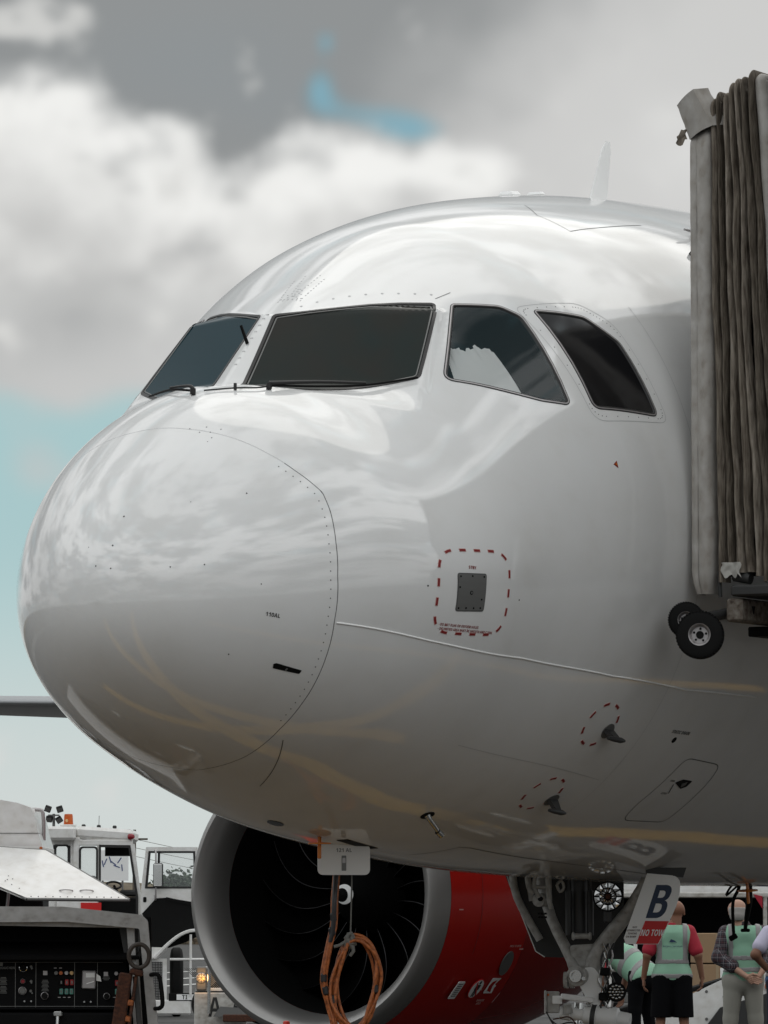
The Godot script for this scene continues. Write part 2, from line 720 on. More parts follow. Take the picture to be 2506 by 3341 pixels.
# colour (sRGB) of the air at an azimuth and elevation, degrees; azimuth 0 is where the nose is
func sky_color(az: float, el: float, fine: bool) -> Color:
	var a := deg_to_rad(az)
	var e := deg_to_rad(maxf(el, 0.0))
	var near := smooth(24.0, 9.0, absf(az)) * smooth(30.0, 13.0, el)
	var mist := smooth(4.0, 0.0, el) * 0.8
	if near <= 0.0:
		return bands(a, e).lerp(Color(0.765, 0.785, 0.78), mist)
	var d := Vector3(sin(a) * cos(e), sin(e) * 1.25, cos(a) * cos(e)) * 100.0
	var n1 := sky_a.get_noise_3dv(d)
	var n2 := sky_b.get_noise_3dv(d + Vector3(31, 7, 11))
	var sharp := smooth(13.8, 10.0, absf(az)) * smooth(21.5, 17.0, el) if fine else 0.0   # fine grain fades out where the close-up part ends
	var n3 := sky_c.get_noise_3dv(d) * sharp
	var n4 := sky_c.get_noise_3dv(d * 0.45 + Vector3(5, 50, 9)) * sharp
	var clear := Color(0.755, 0.79, 0.78).lerp(Color(0.62, 0.735, 0.745), smooth(0.8, 4.6, el))
	clear = clear.lerp(Color(0.47, 0.635, 0.695), smooth(6.5, 8.6, el)).lerp(Color(0.70, 0.73, 0.74), smooth(11.0, 30.0, el))
	# grey sheet above
	var wish := -0.35 + 1.9 * smooth(4.7, 7.3, el + 0.8 * n2 + 0.6 * n4) + 0.35 * n2 + 0.35 * n4
	wish -= 1.25 * blob(az, el, -0.64, 9.48, 0.17, 0.20) + 1.25 * blob(az, el, -0.70, 9.0, 0.22, 0.26) + 1.1 * blob(az, el, -0.3, 8.72, 0.75, 0.20) + 1.25 * blob(az, el, 0.30, 8.50, 0.55, 0.20)
	wish += 1.0 * blob(az, el, -3.3, 6.25, 1.7, 0.38) + 0.75 * blob(az, el, -3.8, 4.95, 0.5, 0.45) + 0.45 * blob(az, el, -2.9, 4.75, 0.9, 0.25) + 0.3 * blob(az, el, -4.0, 3.2, 0.6, 0.3)
	var grey := Color(0.525, 0.535, 0.538).lerp(Color(0.755, 0.755, 0.75), smooth(-1.2, 2.8, az + 1.6 * n2 + 0.9 * n4 - (el - 9.0) * 0.9))
	grey = grey.lerp(Color(0.765, 0.765, 0.76), smooth(7.6, 5.6, el) * 0.8)
	grey = grey.lerp(Color(0.485, 0.505, 0.515), 0.7 * blob(az, el, -2.0, 9.25, 1.3, 0.55) + 0.5 * blob(az, el, -0.9, 8.75, 0.8, 0.3))
	grey = grey.lerp(Color(0.82, 0.82, 0.815), 0.5 * blob(az, el, 3.4, 8.3, 0.9, 0.7) * (0.7 + n2 + n3))
	var c := clear.lerp(grey, smooth(-0.15, 0.85, wish))
	# heaped white clouds, lit from above
	var h := heap_at(az, el, d, n3)
	var above := heap_at(az + 0.1, el + 0.33, d + Vector3(0, 0.72, 0), n3 * 0.5)
	var lit := clampf(0.66 - 0.9 * (above - h) + 0.35 * n3 + 0.5 * n2 - 0.12 * (8.6 - el), 0.0, 1.0)
	var white := Color(0.685, 0.685, 0.68).lerp(Color(0.895, 0.895, 0.885), lit)
	white = white.lerp(Color(0.71, 0.71, 0.705), 0.75 * blob(az, el, -3.3, 6.75, 0.55, 0.55) + 0.5 * blob(az, el, -3.7, 7.5, 0.3, 0.3))
	white = white.lerp(Color(0.91, 0.91, 0.90), 0.7 * blob(az, el, -0.55, 8.05, 0.55, 0.28) + 0.4 * blob(az, el, -3.2, 8.5, 0.9, 0.35))
	c = c.lerp(white, smooth(-0.05, 0.5, h) * (0.35 + 0.62 * smooth(6.2, 7.2, el)))
	var wisp := 1.1 * blob(az, el, -3.75, 9.75, 0.75, 0.38) + 0.6 * n2 + 1.1 * n3 - 0.45
	c = c.lerp(Color(0.80, 0.80, 0.79), smooth(0.0, 0.5, wisp) * 0.85 * near)
	if near < 1.0:
		c = bands(a, e).lerp(c, near)
	# thin haze near the ground
	return c.lerp(Color(0.765, 0.785, 0.78), mist)

# linear light: unseen sky is dimmed low down, brightened above as added fuselage fill
func radiance(az: float, el: float, fine: bool) -> Color:
	var c := sky_color(az, el, fine).srgb_to_linear()
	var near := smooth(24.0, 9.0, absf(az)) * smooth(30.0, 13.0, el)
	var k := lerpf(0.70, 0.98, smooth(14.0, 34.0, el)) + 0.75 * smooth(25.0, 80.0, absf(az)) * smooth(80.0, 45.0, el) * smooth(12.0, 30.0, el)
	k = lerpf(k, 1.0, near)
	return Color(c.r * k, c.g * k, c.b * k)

func make_sky() -> ImageTexture:
	for s in [[sky_a, 11, 0.030, 4], [sky_b, 23, 0.11, 5], [sky_c, 37, 0.55, 4]]:
		s[0].seed = s[1]
		s[0].noise_type = FastNoiseLite.TYPE_SIMPLEX_SMOOTH
		s[0].frequency = s[2]
		s[0].fractal_octaves = s[3]
	var view := 60.668
	var w := 2048
	var h := 1024
	var im := Image.create(w, h, false, Image.FORMAT_RGBH)
	for y in h:
		var el := 90.0 - (y + 0.5) * 180.0 / h
		if el < -1.0:
			im.fill_rect(Rect2i(0, y, w, h - y), Color(0.2, 0.2, 0.19))
			break
		for x in w:
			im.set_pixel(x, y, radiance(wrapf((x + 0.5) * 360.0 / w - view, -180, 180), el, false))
	im.resize(4096, 2048, Image.INTERPOLATE_CUBIC)
	var x0 := int((view - 14.0) / 360.0 * 4096)
	var x1 := int((view + 14.0) / 360.0 * 4096)
	var y0 := int((90.0 - 22.0) / 180.0 * 2048)
	var y1 := int((90.0 + 0.5) / 180.0 * 2048)
	for y in range(y0, y1):
		var el := 90.0 - (y + 0.5) * 180.0 / 2048
		for x in range(x0, x1):
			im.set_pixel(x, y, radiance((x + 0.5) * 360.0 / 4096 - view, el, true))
	return ImageTexture.create_from_image(im)

# ---------------------------------------------------------------- the scene
func _ready() -> void:
	skin_setup()
	fn.seed = 5
	fn.frequency = 1.0
	var cam := Camera3D.new()
	cam.name = "camera"
	add_child(cam)
	cam.position = Vector3(-23.241, 1.503, 14.777)
	cam.rotation = Vector3(deg_to_rad(4.3837), deg_to_rad(-60.668), 0)
	cam.fov = 11.078
	cam.near = 0.5
	cam.far = 6000.0
	cam.current = true
	var we := WorldEnvironment.new()
	we.name = "world_environment"
	var env := Environment.new()
	env.background_mode = Environment.BG_SKY
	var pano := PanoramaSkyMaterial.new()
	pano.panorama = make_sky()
	pano.energy_multiplier = 1.0
	var sky := Sky.new()
	sky.sky_material = pano
	env.sky = sky
	env.tonemap_mode = Environment.TONE_MAPPER_LINEAR
	env.tonemap_exposure = 1.15
	env.sdfgi_enabled = true
	env.ssao_enabled = true
	env.ssil_enabled = true
	we.environment = env
	add_child(we)
	var sun := DirectionalLight3D.new()
	sun.name = "sun"
	sun.light_energy = 0.15
	sun.light_color = Color(1.0, 0.985, 0.955)
	sun.light_angular_distance = 45.0
	sun.shadow_enabled = true
	add_child(sun)
	sun.look_at_from_position(Vector3(0.56, 0.80, -0.10), Vector3.ZERO)   # high behind cloud, from beyond the aircraft

	materials()
	apron()
	background()
	airliner()
	jet_bridge()
	ground_power_unit()
	hatch_vehicle()
	service_truck()
	tractor()
	loading_side()
	people()

func materials() -> void:
	var grime := noise_tex(3, 0.012, Color(0.955, 0.95, 0.94), Color(1, 1, 1), 5, 512, 0.35)
	var m := mat("white_paint", 0.78, 0.78, 0.775, 0.07, 0.0, 0.75)
	tri(m, grime, Vector3(0.45, 0.45, 0.45))
	m = mat("door_white", 0.76, 0.76, 0.755, 0.3)
	m = mat("vehicle_white", 0.86, 0.86, 0.85, 0.3)
	tri(m, noise_tex(9, 0.02, Color(0.82, 0.80, 0.77), Color(1, 1, 1), 5, 512, 0.3), Vector3(0.7, 0.7, 0.7))
	m = mat("dirty_white", 0.62, 0.62, 0.6, 0.5)
	tri(m, noise_tex(10, 0.03, Color(0.6, 0.57, 0.53), Color(1, 1, 1), 5, 512, 0.4), Vector3(0.6, 0.6, 0.6))
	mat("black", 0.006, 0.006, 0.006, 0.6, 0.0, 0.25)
	mat("rubber", 0.010, 0.010, 0.010, 0.8, 0.0, 0.25)
	mat("seal", 0.015, 0.014, 0.014, 0.45)
	mat("seam", 0.10, 0.10, 0.10, 0.6)
	mat("joint", 0.16, 0.16, 0.16, 0.6)
	mat("pale_joint", 0.6, 0.6, 0.6, 0.4)
	mat("faint_seam", 0.42, 0.42, 0.42, 0.4)
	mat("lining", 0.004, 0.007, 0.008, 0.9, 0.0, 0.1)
	mat("seat_dark", 0.012, 0.014, 0.016, 0.8, 0.0, 0.2)
	mat("paper", 0.86, 0.88, 0.86, 0.8)
	mat("red_mark", 0.22, 0.012, 0.012, 0.5)
	mat("pink_mark", 0.6, 0.4, 0.37, 0.5)
	mat("black_mark", 0.02, 0.02, 0.02, 0.5)
	mat("plate_grey", 0.17, 0.17, 0.165, 0.45, 0.4)
	mat("bright_line", 0.9, 0.9, 0.89, 0.3)
	mat("frame_metal", 0.42, 0.40, 0.40, 0.35, 0.6)
	mat("steel", 0.55, 0.55, 0.54, 0.22, 1.0)
	mat("chrome", 0.8, 0.8, 0.8, 0.08, 1.0)
	mat("gear_grey", 0.52, 0.515, 0.50, 0.4)
	tri(M.gear_grey, noise_tex(13, 0.02, Color(0.6, 0.58, 0.55), Color(1, 1, 1), 5, 256, 0.4), Vector3(3, 3, 3))
	mat("gear_white", 0.8, 0.8, 0.79, 0.4)
	mat("gear_dark", 0.028, 0.028, 0.028, 0.5)
	mat("orange", 0.75, 0.22, 0.01, 0.35)
	M.orange.backlight_enabled = true
	M.orange.backlight = Color(0.5, 0.2, 0.02)
	mat("cable_orange", 0.62, 0.19, 0.05, 0.5)
	tri(M.cable_orange, noise_tex(17, 0.03, Color(0.35, 0.3, 0.28), Color(1, 1, 1), 5, 256, 0.35), Vector3(4, 4, 4))
	mat("tape_black", 0.02, 0.02, 0.022, 0.35)
	mat("rope_grey", 0.16, 0.16, 0.15, 0.8)
	mat("cowl_red", 0.40, 0.010, 0.006, 0.2, 0.0, 0.35)
	mat("cowl_dark_red", 0.24, 0.008, 0.005, 0.25, 0.0, 0.35)
	mat("lip_metal", 0.34, 0.33, 0.32, 0.42, 0.75)
	bumpy(M.lip_metal, 5, 0.05, 0.03)
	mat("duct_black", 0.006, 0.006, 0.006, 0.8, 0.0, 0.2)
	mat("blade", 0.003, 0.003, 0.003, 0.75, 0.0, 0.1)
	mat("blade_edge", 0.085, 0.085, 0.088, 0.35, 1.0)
	mat("navy", 0.012, 0.03, 0.075, 0.5)
	mat("sign_red", 0.62, 0.008, 0.008, 0.45)
	mat("sign_white", 0.9, 0.9, 0.89, 0.45)
	mat("wing_grey", 0.36, 0.37, 0.38, 0.35)
	var g := mat("tinted_glass", 0.008, 0.04, 0.048, 0.03, 0.0, 0.4)
	g.transparency = BaseMaterial3D.TRANSPARENCY_ALPHA
	g.albedo_color.a = 0.28
	g = mat("clear_glass", 0.6, 0.65, 0.65, 0.02)
	g.transparency = BaseMaterial3D.TRANSPARENCY_ALPHA
	g.albedo_color.a = 0.12
	mat("teal_glass", 0.002, 0.030, 0.042, 0.05, 0.0, 0.25)
	mat("blind_black", 0.01, 0.01, 0.011, 0.12)
	tri(mat("screen_glass", 1, 1, 1, 0.05, 0.0, 0.22), noise_tex(61, 0.008, Color(0.135, 0.20, 0.20), Color(0.20, 0.185, 0.17), 3, 256, 0.4), Vector3(0.9, 0.9, 0.9))
	# bellows cloth: dirt runs down it
	m = mat("canvas", 0.30, 0.275, 0.245, 0.9)
	tri(m, noise_tex(21, 0.018, Color(0.34, 0.29, 0.24), Color(1, 0.98, 0.95), 6, 512, 0.45), Vector3(6.0, 0.45, 6.0))
	bumpy(m, 22, 0.03, 0.9)
	m = mat("canvas_dark", 0.21, 0.19, 0.165, 0.9)
	tri(m, M.canvas.albedo_texture, Vector3(7.0, 0.6, 7.0))
	bumpy(m, 23, 0.03, 0.9)
	m = mat("canvas_pale", 0.38, 0.355, 0.325, 0.9)
	tri(m, M.canvas.albedo_texture, Vector3(4.0, 0.5, 4.0))
	bumpy(m, 24, 0.025, 0.9)
	m = mat("canvas_light", 0.47, 0.455, 0.435, 0.85)
	tri(m, noise_tex(25, 0.012, Color(0.70, 0.665, 0.62), Color(1, 1, 1), 6, 512, 0.35), Vector3(1.6, 0.8, 1.6))
	bumpy(m, 26, 0.012, 0.5)
	mat("canvas_white", 0.42, 0.41, 0.38, 0.85)
	mat("rust", 0.12, 0.045, 0.02, 0.8)
	tri(M.rust, noise_tex(31, 0.03, Color(0.35, 0.3, 0.3), Color(1, 0.9, 0.8), 6, 256), Vector3(5, 5, 5))
	mat("dark_iron", 0.05, 0.04, 0.034, 0.6)
	mat("rusty_beam", 0.26, 0.24, 0.21, 0.7)
	tri(M.rusty_beam, noise_tex(33, 0.025, Color(0.3, 0.2, 0.13), Color(1, 1, 1), 6, 256, 0.35), Vector3(3, 3, 3))
	mat("bridge_grey", 0.22, 0.22, 0.22, 0.6)
	mat("gpu_grey", 0.5, 0.5, 0.5, 0.5)
	tri(M.gpu_grey, noise_tex(35, 0.03, Color(0.72, 0.7, 0.68), Color(1, 1, 1), 6, 256, 0.35), Vector3(2, 2, 2))
	mat("panel_black", 0.007, 0.007, 0.0075, 0.7, 0.0, 0.2)
	mat("amber_glass", 0.55, 0.10, 0.01, 0.15)
	mat("lamp_red", 0.25, 0.01, 0.02, 0.2)
	mat("button_red", 0.35, 0.03, 0.03, 0.4)
	mat("button_green", 0.10, 0.28, 0.23, 0.4)
	mat("button_orange", 0.5, 0.12, 0.02, 0.3)
	mat("button_cream", 0.7, 0.45, 0.2, 0.3)
	mat("skin_tan", 0.21, 0.095, 0.055, 0.6)
	mat("skin_pale", 0.42, 0.24, 0.17, 0.6)
	mat("hair_grey", 0.35, 0.33, 0.31, 0.9)
	mat("vest_mint", 0.24, 0.44, 0.315, 0.75)
	bumpy(M.vest_mint, 41, 0.012, 1.2)
	mat("vest_blue", 0.02, 0.09, 0.22, 0.75)
	mat("reflective", 0.24, 0.23, 0.23, 0.45)
	mat("polo_red", 0.34, 0.012, 0.03, 0.8)
	mat("shirt_lilac", 0.55, 0.52, 0.66, 0.8)
	mat("cloth_black", 0.006, 0.006, 0.007, 0.9, 0.0, 0.15)
	mat("cloth_navy", 0.012, 0.014, 0.03, 0.85)
	mat("trousers_grey", 0.33, 0.32, 0.28, 0.85)
	bumpy(M.trousers_grey, 43, 0.015, 0.8)
	mat("watch", 0.5, 0.5, 0.5, 0.25, 0.9)
	mat("plaid", 1, 1, 1, 0.8)
	var im := Image.create(64, 64, false, Image.FORMAT_RGB8)
	for y in 64:
		for x in 64:
			var c := Color(0.10, 0.10, 0.13)
			var sx := x % 32
			var sy := y % 32
			if sx < 8: c = c.lerp(Color(0.30, 0.16, 0.18), 0.6)
			if sy < 8: c = c.lerp(Color(0.30, 0.16, 0.18), 0.6)
			if sx in [16, 17, 24]: c = c.lerp(Color(0.75, 0.73, 0.74), 0.7)
			if sy in [16, 17, 24]: c = c.lerp(Color(0.75, 0.73, 0.74), 0.7)
			im.set_pixel(x, y, c)
	tri(M.plaid, ImageTexture.create_from_image(im), Vector3(8, 8, 8))
	mat("cardboard", 0.32, 0.21, 0.12, 0.85)
	mat("cardboard_tape", 0.36, 0.27, 0.17, 0.4)
	mat("rock", 0.24, 0.20, 0.16, 0.95)
	tri(M.rock, noise_tex(51, 0.04, Color(0.35, 0.33, 0.3), Color(1, 0.95, 0.88), 5, 256), Vector3(0.15, 0.4, 0.15))
	mat("leaf", 0.035, 0.06, 0.03, 0.8)
	mat("wood_pole", 0.12, 0.10, 0.08, 0.9)
	mat("earth", 0.20, 0.17, 0.13, 0.95)
	tri(M.earth, noise_tex(52, 0.02, Color(0.5, 0.45, 0.4), Color(1, 1, 0.95), 6, 512), Vector3(0.05, 0.05, 0.05))
	mat("yellow_line", 0.62, 0.36, 0.05, 0.7)
	tri(M.yellow_line, noise_tex(57, 0.03, Color(0.55, 0.5, 0.45), Color(1, 1, 1), 6, 256, 0.35), Vector3(0.8, 0.8, 0.8))
	mat("white_line", 0.55, 0.55, 0.53, 0.7)
	m = mat("concrete", 0.06, 0.0595, 0.058, 0.85)
	tri(m, noise_tex(55, 0.006, Color(0.62, 0.60, 0.58), Color(1, 1, 1), 7, 1024, 0.45), Vector3(0.07, 0.07, 0.07))
	mat("cone_red", 0.6, 0.03, 0.015, 0.5)
	mat("blue_mark", 0.03, 0.06, 0.2, 0.5)
	var l := mat("lamp_glow", 1.0, 0.7, 0.4, 0.2)
	l.emission_enabled = true
	l.emission = Color(1.0, 0.62, 0.28)
	l.emission_energy_multiplier = 1.0

# ---------------------------------------------------------------- setting
func apron() -> void:
	var st := mb()
	var e := 3000.0
	quad(st, Vector3(-e, 0, -e), Vector3(e, 0, -e), Vector3(e, 0, e), Vector3(-e, 0, e))
	var g := obj("apron", st, M.concrete)
	struct(g, "wide grey concrete apron under the aircraft")
	# joints of the concrete bays near the stand
	st = mb()
	for i in range(-6, 14):
		box(st, Vector3(i * 6.0 - 1.0, 0.003, -10), Vector3(0.04, 0.002, 90))
	for i in range(-9, 6):
		box(st, Vector3(18, 0.0035, i * 6.0 + 2.5), Vector3(120, 0.002, 0.04))
	var j := obj("slab_joint", st, M.gear_dark, g)
	j.set_meta("kind", "stuff")
	for q in [[Vector3(6, 0.006, 0), Vector3(46, 0.003, 0.34), 0.0], [Vector3(2.4, 0.008, 1.6), Vector3(0.3, 0.003, 9.0), 0.45], [Vector3(3.5, 0.010, 5.2), Vector3(16, 0.003, 0.28), 0.10], [Vector3(-3.0, 0.012, -1.6), Vector3(0.3, 0.003, 14.0), 1.1]]:
		st = mb()
		box(st, q[0], q[1], Basis(Vector3.UP, q[2]))
		struct(obj("painted_line", st, M.yellow_line), "worn yellow guide line painted on the apron")
	# red parking box ahead of the nose
	for q in [[60.0, 10.0], [74.0, -18.0], [92.0, 6.0]]:
		st = mb()
		box(st, Vector3(q[0] - 20.0, 0.006, -q[0] * 0.55), Vector3(90, 0.003, 0.3), Basis(Vector3.UP, 0.35))
		struct(obj("painted_line", st, M.white_line), "white line painted across the far apron")

func ground(depth: float, x: float) -> Vector3:   # a point of the apron, metres along and across the line of sight
	return Vector3(-23.241, 0, 14.777) + FWD * depth + RGT * x

func background() -> void:
	# low bank of earth and rock along the airfield's edge
	var st := mb()
	var rows := []
	for k in 5:
		rows.append(PackedVector3Array())
	for i in 101:
		var x := -150.0 + 3.0 * i
		var top := 3.3 + 0.7 * fn.get_noise_1d(x * 0.05) + 0.25 * fn.get_noise_1d(x * 0.3)
		var prof := [[288.0, 0.0], [291.0, 1.3], [293.0, top * 0.85], [296.0, top], [330.0, top * 0.6]]
		for k in 5:
			rows[k].append(ground(prof[k][0] + fn.get_noise_2d(x * 0.2, k * 9.0), x) + Vector3.UP * (prof[k][1] + 0.2 * fn.get_noise_2d(x * 0.7, k * 5.0) * (1 if k > 0 else 0)))
	sheet(st, rows, false, true)
	struct(obj("earth_bank", st, M.earth), "low bank of brown earth at the edge of the airfield")
	# boulders
	var rng := RandomNumberGenerator.new()
	rng.seed = 77
	st = mb()
	for i in 420:
		var x := rng.randf_range(-30, -2)
		var d := rng.randf_range(288, 293.5)
		var s := rng.randf_range(0.12, 0.38)
		rock(st, ground(d - 0.6, x) + Vector3.UP * ((d - 288.0) * 0.5 + 0.1), Vector3(s, s * 0.7, s), rng)
	var r := obj("boulders", st, M.rock)
	r.set_meta("kind", "stuff")
	r.set_meta("label", "brown stones heaped on the far bank")
	# bush
	var b := thing("bush", "dark green bush on top of the far stony bank", "bush", ground(293, -11.5) + Vector3.UP * 2.9)
	st = mb()
	for i in 900:
		var p := Vector3(rng.randfn(0, 0.75), absf(rng.randfn(0.35, 0.38)), rng.randfn(0, 0.6))
		if p.x < -1.3: continue
		var s := rng.randf_range(0.05, 0.12)
		var u := Vector3(rng.randf_range(-1, 1), rng.randf_range(-1, 1), rng.randf_range(-1, 1)).normalized()
		var v := u.cross(Vector3(rng.randf_range(-1, 1), 1, 0.3)).normalized()
		quad(st, p - u * s - v * s, p + u * s - v * s, p + u * s + v * s, p - u * s + v * s)
	var cr := obj("foliage", st, M.leaf, b)
	cr.set_meta("kind", "stuff")
	st = mb()
	tube(st, [Vector3(0, -0.3, 0), Vector3(0.05, 0.3, 0), Vector3(0.2, 0.7, 0)], 0.06, 6)
	obj("stem", st, M.wood_pole, b)
	# power line
	for q in [[280.0, -13.2, 6.1, "thin wooden pole of the far power line, left of the open truck door"], [282.0, 10.0, 8.0, "thin wooden pole of the far power line, hidden by the nose"]]:
		var pole := thing("utility_pole", q[3], "pole", ground(q[0], q[1]), YAW, "poles of the far power line")
		st = mb()
		tube(st, [Vector3.ZERO, Vector3(0, q[2], 0)], [0.12, 0.08], 8)
		obj("post", st, M.wood_pole, pole)
		st = mb()
		box(st, Vector3(0, q[2] - 0.5, 0), Vector3(1.4, 0.1, 0.1))
		obj("crossarm", st, M.wood_pole, pole)
	for k in 3:
		st = mb()
		var pts := []
		for i in 13:
			var t := i / 12.0
			var x := lerpf(-13.2, 10.0, t) 
			pts.append(ground(lerpf(280, 282, t), x) + Vector3.UP * (lerpf(5.6 - 0.45 * k, 7.5 - 0.5 * k, t) - 2.2 * sin(t * PI)))
		tube(st, pts, 0.012, 4, false)
		tag(obj("power_line", st, M.wood_pole), "thin %s wire sagging across the sky behind the open truck door" % ["topmost", "middle", "lowest"][k], "wire")
	# floodlight mast
	var m := thing("floodlight_mast", "tall mast with four black floodlights behind the white vehicles", "light mast", ground(350, -21.85), YAW)
	st = mb()
	tube(st, [Vector3.ZERO, Vector3(0, 8.3, 0)], [0.16, 0.09], 10)
	obj("mast", st, M.plate_grey, m)
	st = mb()
	box(st, Vector3(0, 8.2, 0), Vector3(0.75, 0.1, 0.1))
	obj("crossbar", st, M.plate_grey, m)
	for q in [[-0.38, 8.62, -0.35], [0.40, 8.60, 0.3], [-0.3, 7.95, -0.1], [0.36, 7.9, 0.55]]:
		st = mb()
		var bs := Basis(Vector3(0, 0, 1), q[2]) * Basis(Vector3.RIGHT, 0.4)
		box(st, Vector3(q[0], q[1], 0.1), Vector3(0.42, 0.38, 0.3), bs, 0.03)
		var f := obj("floodlight", st, M.black, m)
		st = mb()
		box(st, Vector3(q[0], q[1], 0.1) + bs * Vector3(0, 0, 0.155), Vector3(0.34, 0.3, 0.01), bs)
		obj("lens", st, M.plate_grey, f)
	# advertising board far behind the truck's window
	var ad := thing("billboard", "white board with blue strokes seen through the truck's side window", "billboard", ground(160, -8.2), YAW + 0.1)
	st = mb()
	box(st, Vector3(0, 3.05, 0), Vector3(0.95, 0.92, 0.08))
	obj("board", st, M.sign_white, ad)
	for x in [-0.3, 0.3]:
		st = mb()
		tube(st, [Vector3(x, 0, 0), Vector3(x, 2.6, 0)], 0.03, 8)
		obj("leg", st, M.plate_grey, ad)
	st = mb()
	for q in [[-0.3, 3.1, 0.2], [-0.22, 3.16, -0.4], [-0.08, 3.22, 0.3], [0.02, 3.12, 0.9], [0.2, 3.2, -0.6], [0.12, 3.02, 1.2], [0.28, 2.98, 0.1]]:
		box(st, Vector3(q[0], q[1], 0.045), Vector3(0.03, 0.2, 0.006), Basis(Vector3(0, 0, 1), q[2]))
	obj("print", st, M.blue_mark, ad)

func rock(st: SurfaceTool, c: Vector3, s: Vector3, rng: RandomNumberGenerator) -> void:
	var top := c + Vector3.UP * s.y
	var ring := []
	for k in 6:
		var a := TAU * k / 6 + rng.randf_range(-0.3, 0.3)
		ring.append(c + Vector3(cos(a) * s.x * rng.randf_range(0.7, 1.2), rng.randf_range(-0.2, 0.35) * s.y, sin(a) * s.z * rng.randf_range(0.7, 1.2)))
	for k in 6:
		tri3(st, top, ring[k], ring[(k + 1) % 6])
		var a: Vector3 = ring[k]
		var b: Vector3 = ring[(k + 1) % 6]
		quad(st, a, a - Vector3.UP * s.y, b - Vector3.UP * s.y, b)

# ---------------------------------------------------------------- the aircraft
func V2(a: Array) -> Array:
	var out := []
	for i in range(0, a.size(), 2):
		out.append(Vector2(a[i], a[i + 1]))
	return out

func add_cell(st: SurfaceTool, poly: PackedVector2Array, lift: float) -> void:
	var ids := Geometry2D.triangulate_polygon(poly)
	var v := []
	var nn := []
	for q in poly:
		var n := skin_normal(q.x, q.y)
		nn.append(n)
		v.append(skin(q.x, q.y) + n * lift)
	for i in range(0, ids.size(), 3):
		var t := [ids[i], ids[i + 1], ids[i + 2]]
		if (v[t[2]] - v[t[0]]).cross(v[t[1]] - v[t[0]]).dot(nn[t[0]]) < 0:
			t = [t[0], t[2], t[1]]
		for k in t:
			st.set_normal(nn[k])
			st.add_vertex(v[k])

